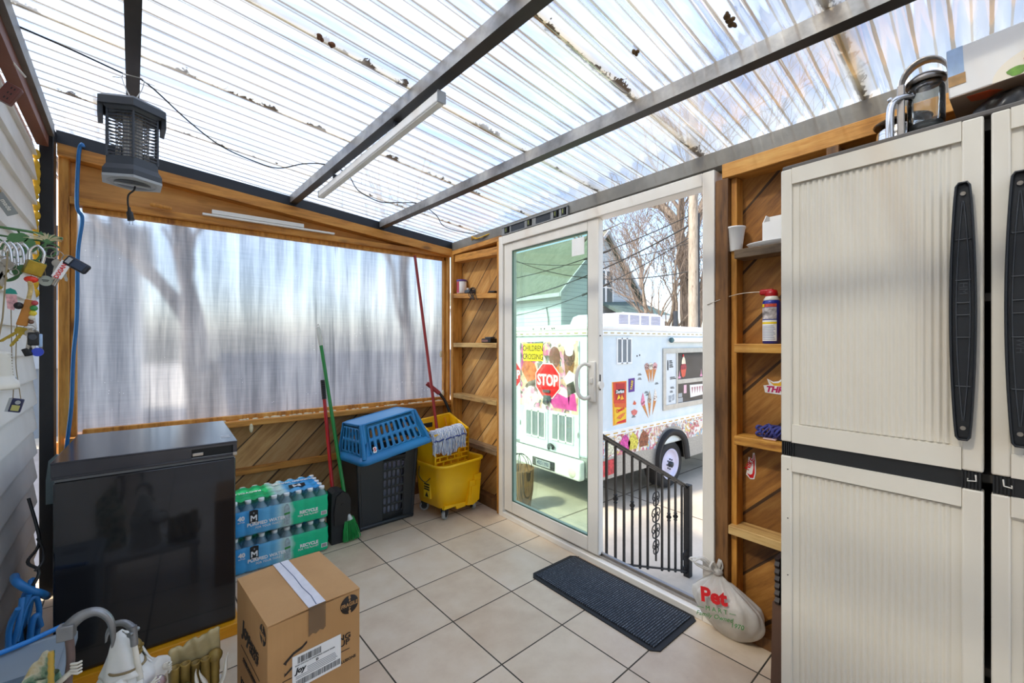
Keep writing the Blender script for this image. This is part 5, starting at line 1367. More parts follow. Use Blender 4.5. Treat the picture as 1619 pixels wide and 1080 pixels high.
b = B(); b.tube([(0, 0, .016), (-.004, 0, .05)], .001, 5); b.build('thread', M['cord_tan'], dc)
# wooden tag with beads and key bunch below it
wk = thing('key_bunch', 'wooden fob with coloured beads, keys and blue round tag on twine', 'key bunch', (-.338, 1.975, 1.372))
b = B(); b.tube(smooth_path([(.004, 0, .10), (.006, 0, .07), (.002, 0, .04)], 6), .0055, 8); b.build('rope', mat('yellow twisted rope', '#cbb276', .9, 0, .3, 90), wk)
b = B(); b.T = Matrix.Rotation(R(14), 4, 'Y'); b.box(-.014, .010, -.006, .006, -.045, .038, .003); b.build('wooden_fob', mat('varnished wood fob', '#b9792c', .35, 0, .2, 20), wk)
for i, (dz, col, r_) in enumerate(((.028, '#b8424a', .008), (.012, '#3a8a4a', .009), (-.004, '#d8c23a', .009), (-.018, '#d9d5c8', .008), (-.031, '#6a4a3a', .007))):
    b = B(); b.sphere((.016 - .002 * i, -.006, dz), r_, 12, 8); b.build('bead', mat('bead ' + col, col, .3), wk)
b = B(); ringlet(b, (.004, -.003, -.055), .014); ringlet(b, (.01, -.006, -.062), .010); b.build('ring', M['key_metal'], wk)
for (x, y, z, a, m) in ((-.008, -.006, -.060, .5, 'brass'), (-.016, -.003, -.058, .85, 'brass'), (.006, -.01, -.066, .1, 'key_metal'), (.0, .004, -.064, -.1, 'key_metal'), (.014, 0, -.066, -.3, 'key_metal')):
    key_part(wk, (x, y, z), a, M[m])
b = B(); b.box(.0, .026, -.012, -.002, -.105, -.062, .004); b.build('car_key_head', M['black'], wk)
b = B(); b.cyl((.013, -.015, -.078), (.013, -.011, -.078), .009, n=16); b.build('button', M['slate'], wk)
b = B(); b.box(.024, .032, -.010, .0, -.11, -.068, .003); b.build('pale_blue_key', mat('pale blue plastic', '#9ebbe0', .3), wk)
b = B(); b.cyl((.022, -.008, -.125), (.022, -.005, -.125), .0135, n=24); b.build('blue_tag', mat('bright blue tag', '#2f49c4', .35), wk)
b = B(); b.cyl((-.002, 0, -.115), (.004, -.004, -.135), .012, .010, n=12); b.build('black_weight', M['rubber'], wk)
# small music player on a cord
mp3 = thing('music_player', 'small navy and silver media player hanging on a cord by the siding', 'music player', (-.367, 1.99, 1.083))
b = B(); b.T = Matrix.Rotation(R(14), 4, 'Y'); b.box(-.016, .016, -.006, .006, -.021, .021, .003); b.build('case', mat('navy player case', '#23284d', .3), mp3)
b = B(); b.T = Matrix.Rotation(R(14), 4, 'Y'); b.box(-.016, -.009, -.0072, -.004, -.021, .021, .001); b.build('silver_edge', M['pale_grey'], mp3)
b = B(); b.T = Matrix.Rotation(R(14), 4, 'Y'); b.box(-.005, .012, -.0072, -.0055, -.016, .001); b.build('screen', mat('olive screen', '#b6b36a', .3), mp3)
b = B(); b.T = Matrix.Rotation(R(14), 4, 'Y'); b.cyl((.005, -.0075, .010), (.005, -.0055, .010), .006, n=16); b.build('dial', M['pale_grey'], mp3)
b = B(); b.tube(smooth_path([(-.004, 0, .022), (-.003, 0, .05), (-.003, 0, .078)], 4), .0012, 5); b.tube(smooth_path([(.012, 0, .018), (.008, 0, .06), (.002, 0, .13), (.004, 0, .25)], 5), .0012, 5); b.tube([(-.003, 0, .085), (-.006, 0, .12), (-.008, 0, .30)], .0012, 5); b.build('cord', M['cord_tan'], mp3)
b = B(); b.sphere((-.003, 0, .082), (.009, .006, .0065), 12, 8); b.build('cord_stop', M['pale_grey'], mp3)
# ribbed bell chime
ch_ = thing('bell_chime', 'off-white ribbed bell chime hanging from the green bracket by the siding', 'wind chime', (-.392, 1.93, 1.15))
b = B(); prof = [(.0001, .105), (.016, .104)]
for k in range(9): prof += [(.026 + .0006 * k, .098 - .0085 * k), (.030 + .0006 * k, .094 - .0085 * k)]
prof += [(.037, .018), (.044, .012), (.046, -.006), (.044, -.012), (.040, -.008), (.036, .012)]
b.lathe(prof, 28); b.build('bell', M['offwhite'], ch_)
b = B(); b.tube([(0, 0, .105), (.012, .0, .20), (.02, .01, .40)], .002, 6); b.build('chain', M['cord_tan'], ch_)
# grey tag and other bits on the wall
gt = thing('metal_tag', 'grey metal tag with twine at its top, hanging on the siding', 'tag', (-.386, 1.98, 1.70))
b = B(); b.T = Matrix.Rotation(R(-28), 4, 'Y'); b.box(-.013, .013, -.0015, .0015, -.036, .032, .001); b.build('plate', mat('grey metal plate', '#8b8f8d', .4, .4, .1), gt)
text('lettering', 'made', .016, (.004, -.003, -.004), M['offwhite'], gt, rot=(R(90), R(62), 0), bold=.0002)
b = B(); b.sphere((-.018, 0, .036), (.012, .008, .010), 10, 8); b.tube([(-.018, 0, .04), (-.024, .005, .075)], .002, 6); b.build('twine_knot', M['cord_tan'], gt)
# keys and charms packed at the wall end of the bracket
for (x, z, lab, build_) in ((-.392, 1.46, 'bunch of nickel keys hanging nearest the wall end of the green bracket', 'a'), (-.372, 1.425, 'teal and pink charm hanging at the wall end of the green bracket', 'b')):
    kb = thing('key_bunch' if build_ == 'a' else 'key_charm', lab, 'key bunch' if build_ == 'a' else 'charm', (x, 1.97, z))
    b = B(); ringlet(b, (0, 0, .085), .012); ringlet(b, (.006, .004, .068), .010); b.build('ring', M['key_metal'], kb)
    if build_ == 'a':
        for k in range(6): key_part(kb, (-.012 + .006 * k, -.003 * (k % 3), .06 - .008 * (k % 4)), R(-25 + 10 * k), M['key_metal' if k % 3 else 'brass'], .06)
    else:
        b = B(); b.prism([(-.012, .0), (.014, .0), (.010, .012), (.0, .018), (-.010, .012)], -.004, .004); b.build('teal_charm', mat('teal charm', '#1f8f80', .4), kb)
        b = B(); b.prism([(-.010, -.002), (.012, -.002), (.014, -.03), (.006, -.05), (-.006, -.045), (-.008, -.02)], -.003, .003); b.build('pink_charm', mat('pink printed charm', '#dba6a8', .5, 0, .4, 90), kb)
        b = B(); b.sphere((.016, 0, -.035), .011, 10, 8); b.build('dark_bead', M['black'], kb)
wr2 = thing('steel_shackles', 'cluster of pale steel shackles hung on the wall end of the bracket', 'shackles', (-.372, 1.995, 1.545))
for k in range(4):
    b = B(); x = -.02 + .013 * k; b.tube(smooth_path([(x - .008, 0, -.03), (x - .012, .002 * k, .01), (x, 0, .04), (x + .014, 0, .02), (x + .018, -.002 * k, -.02)], 5), .0045, 8); b.build('shackle', M['chrome'], wr2)
# outlet box and white lead on the ledger board
ob = thing('outlet_box', 'brown three-way outlet box hanging below the red brown ledger', 'outlet', (-.430, 2.25, 2.14))
b = B(); b.T = Matrix.Rotation(R(25), 4, 'Y'); b.box(-.018, .022, -.014, .014, -.035, .035, .004); b.build('body', mat('brown plastic', '#6a3c33', .4), ob)
b = B(); b.T = Matrix.Rotation(R(25), 4, 'Y')
for z in (-.02, .0, .02): b.box(.0, .003, -.0148, -.0135, z - .004, z + .004); b.box(.008, .011, -.0148, -.0135, z - .004, z + .004)
b.build('socket_slot', M['dark_print'], ob)
b = B(); b.tube(smooth_path([(-.02, 0, -.02), (-.035, 0, -.05), (-.03, -.005, -.062), (-.02, -.004, -.05)], 5), .003, 6); b.build('lead', M['offwhite'], ob)
b = B(); b.tube(smooth_path([(-.45, 2.22, 2.30), (-.425, 2.25, 2.262), (-.395, 2.28, 2.225)], 5), .0035, 6)
tag(b.build('white_lead', M['offwhite']), 'white lead running across the red brown ledger', 'cable')

# ------------------------------------------------------------------ blue cables by the freezer
b = B(); rr = random.Random(9)
pts = [(-.405, 2.17, .485), (-.36, 2.15, .455), (-.325, 2.16, .425)]
b.tube(smooth_path([(-.41, 2.22, .47), (-.39, 2.14, .478), (-.36, 2.14, .44), (-.342, 2.17, .41), (-.345, 2.30, .34)], 6), .012, 10)
for k in range(7):
    y0 = 2.06 + .034 * k + rr.uniform(-.01, .01); x0 = -.385 + rr.uniform(-.012, .012); q = lambda a_: rr.uniform(-a_, a_)
    b.tube(smooth_path([(x0 + .018, y0 + q(.02), .455 - .03 * rr.random()), (x0 + .008 + q(.012), y0 + q(.03), .36), (x0 - .008 + q(.012), y0 + q(.03), .22), (x0 + q(.01), y0 + q(.03), .08), (x0 + .005, y0 + .02, .012)], 6), .0078, 8)
b.tube(smooth_path([(-.385, 2.10, .30), (-.37, 2.13, .39), (-.35, 2.15, .41), (-.345, 2.17, .33), (-.36, 2.16, .20), (-.375, 2.1, .12)], 6), .0078, 8)
b.tube(smooth_path([(-.36, 2.12, .25), (-.355, 2.13, .33), (-.345, 2.14, .35), (-.34, 2.16, .30)], 6), .009, 8)
tag(b.build('extension_cord', M['blue_cord']), 'heap of blue cord wedged between the siding and the black freezer', 'cord')
b = B()
b.tube(smooth_path([(-.40, 2.35, .70), (-.365, 2.30, .55), (-.385, 2.25, .50), (-.35, 2.2, .47), (-.38, 2.18, .36), (-.36, 2.2, .02)], 6), .005, 8)
b.tube(smooth_path([(-.37, 2.30, .56), (-.35, 2.26, .53), (-.345, 2.22, .50), (-.36, 2.2, .48)], 6), .004, 6)
tag(b.build('power_cable', M['wire_black']), 'black cable dropping behind the heap of blue cord', 'cable')
b = B(); b.tube(smooth_path([(-.405, 1.92, .62), (-.392, 1.90, .56), (-.396, 1.90, .50), (-.41, 1.90, .47), (-.395, 1.90, .42), (-.40, 1.9, .36)], 6), .004, 6)
tag(b.build('thin_cable', mat('dark grey cable', '#33373b', .5)), 'thin dark cable curling down the siding above the grey tub', 'cable')
# grey lidded tub
M['tub_grey'] = mat('blue grey plastic', '#8f9aa3', .4, 0, .06)
tb = thing('storage_tub', 'grey plastic tub with recessed lid beside the freezer corner', 'tub', (-.325, 1.815, 0))
b = B(); tub(b, [(.085, .14, .02, 0), (.092, .148, .02, .33)]); b.build('tub', M['tub_grey'], tb)
b = B(); tub(b, [(.100, .158, .025, .325), (.100, .158, .025, .343), (.094, .152, .022, .348), (.082, .14, .02, .349), (.078, .136, .018, .344)])
b.add([(x, y, .344) for x, y in rrect(.078, .136, .018)], [tuple(range(28))]); ld = b.build('lid', M['tub_grey'], tb)
b = B(); b.box(-.04, .04, -.085, -.03, .3442, .3452); b.build('lid_panel', mat('darker grey panel', '#5f6d78', .5, 0, .2, 40), ld)
b = B(); b.tube([(-.403, 1.93, .356), (-.335, 1.955, .356), (-.26, 1.985, .362)], .0075, 10); o = b.build('cord_end', mat('bright blue cord end', '#2b82cf', .4)); tag(o, 'bright blue cord end lying across the back of the grey tub lid', 'cord')

# ------------------------------------------------------------------ low white stand with figurines
M['cream'] = mat('cream painted resin', '#e3dccb', .45, 0, .1, 25, .15)
M['white_resin'] = mat('white painted resin', '#e9e6de', .4, 0, .05, 20, .1)
M['gold_resin'] = mat('old gold resin', '#94793a', .45, .25, .35, 18, .3, 50)
M['silver_resin'] = mat('tarnished silver resin', '#8e8f90', .35, .6, .3, 14)
sd_ = thing('plant_stand', 'low white table under the resin figurines', 'table', (-.055, 1.53, 0))
b = B(); b.box(-.20, .19, -.20, .115, .195, .22, .004); b.build('table_top', mat('worn white paint', '#e8e6e2', .5, 0, .06, 30), sd_)
for sx in (-1, 1):
    for sy in (-1, 1):
        b = B(); b.tube([(sx * .165, sy * .13 - .04, .195), (sx * .17, sy * .135 - .04, 0)], [.018, .013], 10); b.build('leg', M['white'], sd_)
def robe(parent, m, h, sc_, lean=0.0, hood=True):
    b = B()
    def f(u, v):
        a = 2 * PI * u; z = h * v
        r = (.062 - .020 * v + .012 * math.exp(-((v - .62) / .12) ** 2)) * sc_
        r *= 1 + .07 * math.sin(a * 8 + v * 3) * (1 - v)
        if v > .68: r *= 1 - (v - .68) / .32 * .45
        return (lean * v + r * math.cos(a) * 1.05, r * .85 * math.sin(a), z)
    b.grid(f, 56, 26)
    b.add([f(k / 28, 0) for k in range(28)], [tuple(range(28))])
    o = b.build('robe', m, parent, weld=True)
    if hood:
        b = B()
        def g(u, v):
            a = -PI * .84 + 2 * PI * .84 * u; z = h * .74 + h * .44 * v
            r = .052 * sc_ * (1 - v) ** .55 * (1 - .12 * math.sin(PI * v)) + .003
            r *= 1 + .06 * math.sin(a * 6 + v * 5) * (1 - v)
            return (lean + .004 - .010 * v + r * -math.cos(a) * 1.0, r * -math.sin(a) * .9, z + .006 * math.cos(a) * v)
        b.grid(g, 40, 16); b.build('hood', m, parent, solid=.004)
    return o
def reaper(name, label, loc, rz, h, sc_, m):
    s_ = thing(name, label, 'figurine', loc, rz)
    robe(s_, m, h, sc_)
    b = B(); b.sphere((.016 * sc_, 0, h * .985), (.021 * sc_, .018 * sc_, .024 * sc_), 18, 12)
    b.sphere((.026 * sc_, 0, h * .93), (.012 * sc_, .012 * sc_, .010 * sc_), 12, 8)
    for s2 in (-1, 1): b.sphere((.032 * sc_, s2 * .008 * sc_, h * .985), (.006 * sc_, .005 * sc_, .006 * sc_), 8, 6)
    b.build('skull', M['gold_resin'], s_)
    for s2 in (-1, 1):
        b = B(); b.tube(smooth_path([(0, s2 * .040 * sc_, h * .70), (.03 * sc_, s2 * .055 * sc_, h * .58), (.065 * sc_, s2 * .04 * sc_, h * .60)], 6), [.022 * sc_] * 4 + [.02 * sc_] * 5 + [.026 * sc_] * 4, 12)
        sl = b.build('sleeve', m, s_)
        b = B(); c = Vector((.078 * sc_, s2 * .036 * sc_, h * .605))
        b.sphere(c, (.010 * sc_, .008 * sc_, .010 * sc_), 10, 8)
        for k in range(4): b.tube([c + Vector((.004, 0, (.010 - .006 * k) * sc_)), c + Vector((.014 * sc_, -s2 * .006 * sc_, (.012 - .007 * k) * sc_)), c + Vector((.012 * sc_, -s2 * .016 * sc_, (.011 - .007 * k) * sc_))], .0026 * sc_, 5)
        b.tube([c + Vector((0, 0, .008 * sc_)), c + Vector((.006 * sc_, -s2 * .010 * sc_, .016 * sc_))], .0028 * sc_, 5)
        b.build('hand', M['cream'], sl)
    return s_
ZS = .2205
wf = reaper('hooded_figurine', 'white hooded reaper figurine holding a scythe on the low white table', (-.088, 1.555, ZS), R(-25), .232, 1.0, M['white_resin'])
b = B(); b.tube([(-.034 + .088 + .002, -.035, .09), (.012 + .018, -.035, .285)], .005, 10)
b.bm.clear()
b.tube([(.066, -.03, .02), (.055, -.03, .10), (.045, -.028, .18), (.030, -.026, .27)], [.007, .008, .0068, .006], 10); sh_ = b.build('scythe_handle', M['cream'], wf)
b = B(); b.tube([(.034, -.027, .25), (.030, -.026, .30)], .0085, 10); b.cyl((.028, -.04, .285), (.034, -.012, .285), .006, n=10); b.build('collar', M['silver_resin'], wf)
b = B()
def blade(b, pts, wd, th):
    P = smooth_path(pts, 5); n = len(P); vs = []
    for i, p in enumerate(P):
        w_ = wd * (1 - (i / (n - 1)) ** 1.5 * .85)
        d = (P[min(i + 1, n - 1)] - P[max(i - 1, 0)]).normalized(); s_ = Vector((d.z, 0, -d.x)) if abs(d.y) < .9 else Vector((1, 0, 0))
        vs += [p + s_ * w_ * .5 + Vector((0, -th * .1, 0)), p + Vector((0, -th, 0)), p - s_ * w_ * .5 + Vector((0, -th * .1, 0)), p + Vector((0, th, 0))]
    b.add(vs, [(i * 4 + k, i * 4 + (k + 1) % 4, i * 4 + 4 + (k + 1) % 4, i * 4 + 4 + k) for i in range(n - 1) for k in range(4)] + [(3, 2, 1, 0), ((n - 1) * 4, (n - 1) * 4 + 1, (n - 1) * 4 + 2, (n - 1) * 4 + 3)], True)
blade(b, [(.030, -.026, .295), (.012, -.026, .312), (-.012, -.026, .312), (-.026, -.026, .292), (-.030, -.026, .268)], .022, .005)
b.build('scythe_blade', M['silver_resin'], wf)
b = B(); b.sphere((.085, -.02, .135), .018, 16, 10); b.build('crystal_ball', glassy('pinkish clear ball', '#f0d8dc', .1, .02, .35, '#e8c8cc'), wf)
b = B(); b.tube(smooth_path([(.012, .04, .19), (.045, .0, .187), (.03, -.04, .19), (-.01, -.045, .192), (-.03, 0, .193), (-.01, .045, .192), (.012, .04, .19)], 4), .003, 6); b.build('neck_cord', mat('brown cord', '#8d7a56', .8), wf)
# green and gold figurine
gf = thing('robed_figurine', 'green and gold robed figurine with long scythe on the low white table', 'figurine', (-.222, 1.478, ZS), R(-10))
t = NT('green gold painted robe'); n_ = t.noise(t.coord(), 26, 4)
M['green_gold'] = t.done(t.bsdf(t.ramp(n_, [(.38, '#3f6a52'), (.47, '#8ea585'), (.56, '#d9d0b2'), (.7, '#b99d54')]), .4, 0, t.bump(n_, .5, .006)))
robe(gf, M['green_gold'], .27, .85, .0, False)
b = B()
def wing(u, v):
    x = -.055 + .075 * u; top = .335 - .10 * (1 - u) ** 2
    return (x, -.03 + .03 * math.sin(PI * u), .12 + (top - .12) * v + .004 * math.sin(u * 20))
b.grid(wing, 20, 10); b.build('cloak', M['green_gold'], gf, solid=.006)
b = B(); pts = [(.018, -.035, .10 + .24 * k / 30) for k in range(31)]; b.tube(pts, [.005 + .0012 * (k % 2) for k in range(31)], 8); b.build('gold_rope', mat('gold rope', '#c9a548', .4, .3, .1), gf)
b = B(); b.sphere((.03, -.04, .205), (.030, .022, .024), 16, 10); b.build('skull', M['cream'], gf)
b = B(); b.tube(smooth_path([(.012, -.01, .24), (.035, -.02, .262), (.05, -.02, .275)], 5), .006, 8)
for k in range(4): b.tube([(.048, -.024, .272 + .007 * k), (.062, -.03, .270 + .008 * k), (.066, -.022, .268 + .008 * k)], .003, 5)
b.tube([(.046, -.02, .27), (.056, -.012, .262)], .003, 5); b.build('hand', M['cream'], gf)
b = B(); b.tube(smooth_path([(.022, .0, .02), (.030, -.01, .18), (.044, -.012, .29), (.040, -.01, .36)], 6), .008, 10); b.build('scythe_handle', mat('grey brown handle', '#6d5a55', .45, 0, .15), gf)
b = B(); b.box(.022, .052, -.024, .0, .35, .384, .002); blade(b, [(.036, -.012, .372), (.062, -.012, .396), (.092, -.012, .398), (.114, -.012, .372), (.121, -.012, .330), (.119, -.012, .302)], .028, .007); b.build('scythe_blade', M['silver_resin'], gf)
# gilt shell candle holder
sh2 = thing('shell_ornament', 'gilt ornament of shells and candle tubes at the corner of the white table', 'ornament', (.062, 1.60, ZS))
b = B()
def slab(u, v):
    x = -.060 + .125 * u; z0 = .03; z1 = .140 + .024 * u + .004 * math.sin(u * 17) + .002 * math.sin(u * 41)
    return (x, (.02 + .003 * math.sin(u * 23 + v * 5)), z0 + (z1 - z0) * v)
b.grid(slab, 26, 10); b.build('back_plate', mat('veined gilt shell', '#b9a676', .4, .1, .25, 12, .3, 30), sh2, solid=.009)
for k in range(5):
    b = B(); x = -.045 + .024 * k; hz = .085 - .004 * k + .008 * (k % 2)
    b.lathe([(.012, .0), (.0115, hz), (.0135, hz + .006), (.0095, hz + .006), (.009, hz - .03), (.0001, hz - .03)], 16, (x, -.004 - .006 * (k % 2), .012)); b.build('candle_tube', M['gold_resin'], sh2)
for (x, y, hh, a) in ((-.035, -.035, .075, -.2), (-.005, -.045, .095, .15), (.025, -.04, .085, -.1), (.055, -.03, .10, .35), (-.055, -.04, .05, -.5)):
    b = B()
    pts = [Vector((x + math.sin(a) * hh * t_ + .006 * math.sin(t_ * 5), y, .004 + hh * t_)) for t_ in [k / 8 for k in range(9)]]
    b.tube(pts, [.013 * math.sin(PI * min(1, .15 + .85 * k / 8)) + .001 for k in range(9)], 10, flat=.4); b.build('flame_leaf', M['cream'], sh2)
b = B(); b.sphere((0, -.01, .008), (.065, .035, .012), 24, 8); b.sphere((.052, .0, .09), (.02, .018, .02), 14, 8); b.build('base', M['gold_resin'], sh2)
b = B(); b.tube([(-.062, -.03, .05), (-.03, -.034, .046), (-.012, -.03, .05)], [.012, .015, .010], 12); tag(b.build('olive_stub', mat('olive resin', '#6d6428', .5, 0, .2), sh2), 'olive stub')
# ------------------------------------------------------------------ outdoors: iron railing by the steps
M['iron'] = mat('black wrought iron', '#1d1f22', .45, .3, .25, 20, .15)
rl = thing('stair_railing', 'black wrought iron railing sloping down beside the steps outside the door', 'railing', (2.544, 2.1, -.95))
x1, z0, z1 = 1.27, 1.535, .867
zr = lambda x: z0 + (z1 - z0) * x / x1
b = B(); b.obox((-.10, 0, zr(-.10)), (x1 + .02, 0, zr(x1 + .02)), .042, .012); b.obox((-.10, 0, zr(-.10) - .022), (x1, 0, zr(x1) - .022), .016, .014); b.build('top_rail', M['iron'], rl)
steps_z = lambda X_: (0) + .95
b = B(); b.obox((-.10, 0, .60), (x1, 0, .06), .025, .012); b.build('bottom_rail', M['iron'], rl)
n_ = 12
for k in range(n_):
    x = -.02 + (x1 - .06) * k / (n_ - 1) if k != 7 else None
    if k in (7,): continue
    lo = .60 - .54 * (x + .10) / (x1 + .10)
    b = B(); b.box(x - .008, x + .008, -.008, .008, lo - .02, zr(x) - .02); o = b.build('baluster', M['iron'], rl)
    if k in (0, 2, 4, 9, 10):
        zc = lo + .47 + .02 * (k % 3)
        b = B(); b.lathe([(.008, -.04), (.016, -.034), (.016, -.026), (.010, -.022), (.024, 0), (.010, .022), (.016, .026), (.016, .034), (.008, .04)], 8, (x, 0, zc)); b.build('knuckle', M['iron'], o)
b = B(); xc = .765
lo = .66 - .54 * (xc + .10) / (x1 + .10); b.box(xc - .006, xc + .006, -.006, .006, lo, zr(xc) - .02)
def spiral(cx, cz, r, sgn, up):
    return [(cx + sgn * (r - r * math.exp(-.22 * k) * math.cos(k * .42)), 0, cz + up * r * math.exp(-.12 * k) * math.sin(k * .42) * 1.6) for k in range(22)]
for (zc, r) in ((lo + .12, .028), (lo + .26, .038), (lo + .40, .038), (lo + .54, .030)):
    for sgn in (-1, 1):
        b.tube(smooth_path([(xc, 0, zc + .06), (xc + sgn * r * 1.2, 0, zc + .05), (xc + sgn * r * 1.6, 0, zc + .01), (xc + sgn * r * .9, 0, zc - .012), (xc + sgn * r * .55, 0, zc + .008), (xc + sgn * r * .95, 0, zc + .02)], 5), .0055, 6)
        b.tube(smooth_path([(xc, 0, zc - .06), (xc + sgn * r * 1.0, 0, zc - .05), (xc + sgn * r * 1.3, 0, zc - .02), (xc + sgn * r * .8, 0, zc - .008)], 5), .0055, 6)
b.build('scroll_panel', M['iron'], rl)
b = B(); b.box(x1 + .0, x1 + .06, -.03, .03, 0, z1 + .005, .004)
for sgn in (-1,):
    b.tube(smooth_path([(x1, 0, .26), (x1 - .05, 0, .24), (x1 - .055, 0, .19), (x1 - .025, 0, .18), (x1 - .02, 0, .205)], 5), .006, 6)
    b.tube(smooth_path([(x1, 0, .04), (x1 - .05, 0, .06), (x1 - .055, 0, .11), (x1 - .025, 0, .12), (x1 - .02, 0, .095)], 5), .006, 6)
b.build('newel_post', M['iron'], rl)

# ------------------------------------------------------------------ the ice cream truck
t = NT('white truck paint'); n_ = t.noise(t.coord(), 3, 5, .6)
M['truck'] = t.done(t.bsdf(t.ramp(n_, [(.3, '#cddce1'), (.7, '#e2ebee')]), .4))
M['truck_white'] = mat('white roof paint', '#f2f3f2', .4, 0, .03)
M['alu'] = mat('aluminium trim', '#b9b9b6', .35, .7, .1, 12)
tk = thing('ice_cream_truck', 'white ice cream truck with food pictures parked outside the open door', 'truck', (4.25, 3.5, -.95))
LT, WT = 5.4, 2.2
b = B()
b.box(0, LT, 0, WT, .68, 2.36, .05, 3)
b.build('body', M['truck'], tk)
b = B(); b.prism([(.05, .02), (1.28, .02), (1.36, .02), (1.36, .68), (.05, .68)], .02, .021); b.bm.clear()
arch = [(1.27, .44), (1.30, .62), (1.40, .78), (1.55, .86), (1.72, .865), (1.90, .80), (2.03, .66), (2.09, .40)]
b.prism([(.03, .46), (1.27, .44)] + arch[1:-1] + [(2.09, .40), (LT - .9, .40), (LT - .9, 1.02), (.03, 1.02)], -.004, .03)
b.box(.02, .04, .03, WT, .44, .70); b.box(.04, LT - .9, WT - .03, WT, .42, .7)
b.build('skirt', mat('diamond plate skirt', '#a3a3a0', .4, .5, .2, 60, .3, 120), tk)
b = B(); b.box(-.03, LT + .02, -.03, WT + .03, 2.37, 2.46, .035, 3)
b.box(-.022, LT, -.022, WT + .022, 2.31, 2.372, .006); b.build('roof_cap', M['truck_white'], tk)
b = B()
for k in range(40): b.box(.06 + k * .135, .13 + k * .135, -.026, -.021, 2.335, 2.347)
for k in range(15): b.box(-.026, -.021, .06 + k * .14, .13 + k * .14, 2.335, 2.347)
o = b.build('reflector_dash', mat('gold trim dashes', '#b8a25a', .4, .3, .1), tk); o['kind'] = 'stuff'
b = B(); b.box(.03, LT, -.012, .0, 1.00, 1.06, .004); b.box(.03, LT, -.018, -.0, 1.06, 1.075); b.build('waist_trim', M['truck_white'], tk)
b = B()
for k in range(30): b.box(.10 + k * .165, .19 + k * .165, -.016, -.0115, 1.024, 1.036)
o = b.build('waist_dash', M['foam_yellow'], tk); o['kind'] = 'stuff'
b = B(); b.box(-.035, -.015, .02, .13, 2.39, 2.44, .008); b.build('marker_lamp', mat('red lamp lens', '#b51a22', .2), tk)
b = B(); b.box(-.026, -.0, 1.35, 1.43, 2.385, 2.44, .006); b.build('lamp_bracket', M['truck_white'], tk)
for y in (1.22, 1.05, .98, .82, .78):
    b = B(); b.cyl((-.036, y, 2.415), (-.03, y, 2.415), .012, n=10); b.build('roof_screw', M['dark_print'], tk)
# rooftop cooler
b = B()
def hoodp(u, v):
    return None
b.prism([(.78, 2.46), (2.07, 2.46), (2.06, 2.56), (1.95, 2.645), (1.80, 2.67), (.98, 2.66), (.86, 2.62), (.80, 2.52)], .35, 1.25); ac = b.build('roof_cooler', mat('pale lilac plastic', '#dfdcec', .45, 0, .04), tk)
for (xa, xb_) in ((.86, 1.08), (1.13, 1.36), (1.41, 1.62)):
    b = B()
    for k in range(7): b.box(xa, xb_, .345, .352, 2.49 + k * .02, 2.50 + k * .02)
    b.build('louvre', mat('grey louvre', '#7d7d88', .5) if 'grey louvre' not in bpy.data.materials else bpy.data.materials['grey louvre'], ac)
b = B()
for k in range(7): b.box(1.68, 1.93, .345, .352, 2.49 + k * .02, 2.50 + k * .02)
b.build('louvre', bpy.data.materials['grey louvre'], ac)
# wheel
def wheel(x, y0, sgn):
    e = bpy.data.objects.new('wheel', None); COL.objects.link(e); e.parent = tk; e.location = (x, y0, .37)
    b = B(); R_ = .36
    b.lathe([(.22, .0), (.27, -.012), (.33, -.008), (.352, .02), (.36, .05), (.36, .19), (.345, .22), (.22, .23), (.22, .0)], 48, caps=False); o = b.build('tyre', M['rubber'], e); o.rotation_euler = (-PI / 2, 0, 0)
    b = B(); b.lathe([(.225, .0), (.235, -.014), (.215, -.010), (.20, .012), (.18, .03), (.12, .022), (.09, .004), (.0001, .0)], 40, caps=False); o = b.build('rim', mat('lavender white wheel paint', '#cfcce2', .4, .1) if 'lavender white wheel paint' not in bpy.data.materials else bpy.data.materials['lavender white wheel paint'], e); o.rotation_euler = (-PI / 2, 0, 0)
    b = B(); b.lathe([(.0001, -.05), (.040, -.045), (.045, .01)], 20)
    for k in range(8): b.lathe([(.0001, -.012), (.011, -.012), (.011, .01)], 6, (.075 * math.cos(k * PI / 4), .075 * math.sin(k * PI / 4), 0))
    o = b.build('hub', M['steel_dark'], e); o.rotation_euler = (-PI / 2, 0, 0)
wheel(1.68, .03, 1)
b = B(); pts = [(1.24, -.03, .42), (1.26, -.03, .62), (1.38, -.03, .80), (1.55, -.03, .895), (1.73, -.03, .90), (1.92, -.03, .83), (2.05, -.03, .68), (2.11, -.03, .40)]
P = smooth_path(pts, 5); vs = []
for i, p in enumerate(P):
    c = Vector((1.68, p.y, .40)); d = (p - c).normalized()
    vs += [p - d * .09 + Vector((0, .0, 0)), p + Vector((0, -.03, 0)), p + Vector((0, .30, 0))]
b.add(vs, [(i * 3 + k, i * 3 + k + 1, i * 3 + 4 + k, i * 3 + 3 + k) for i in range(len(P) - 1) for k in range(2)], True)
b.build('wheel_arch', M['rubber'], tk, solid=.012)
b = B(); b.box(1.2, 2.15, .35, .37, .42, .9); b.box(.3, 3.0, .5, 1.7, .40, .67); b.build('underbody', M['rubber'], tk)
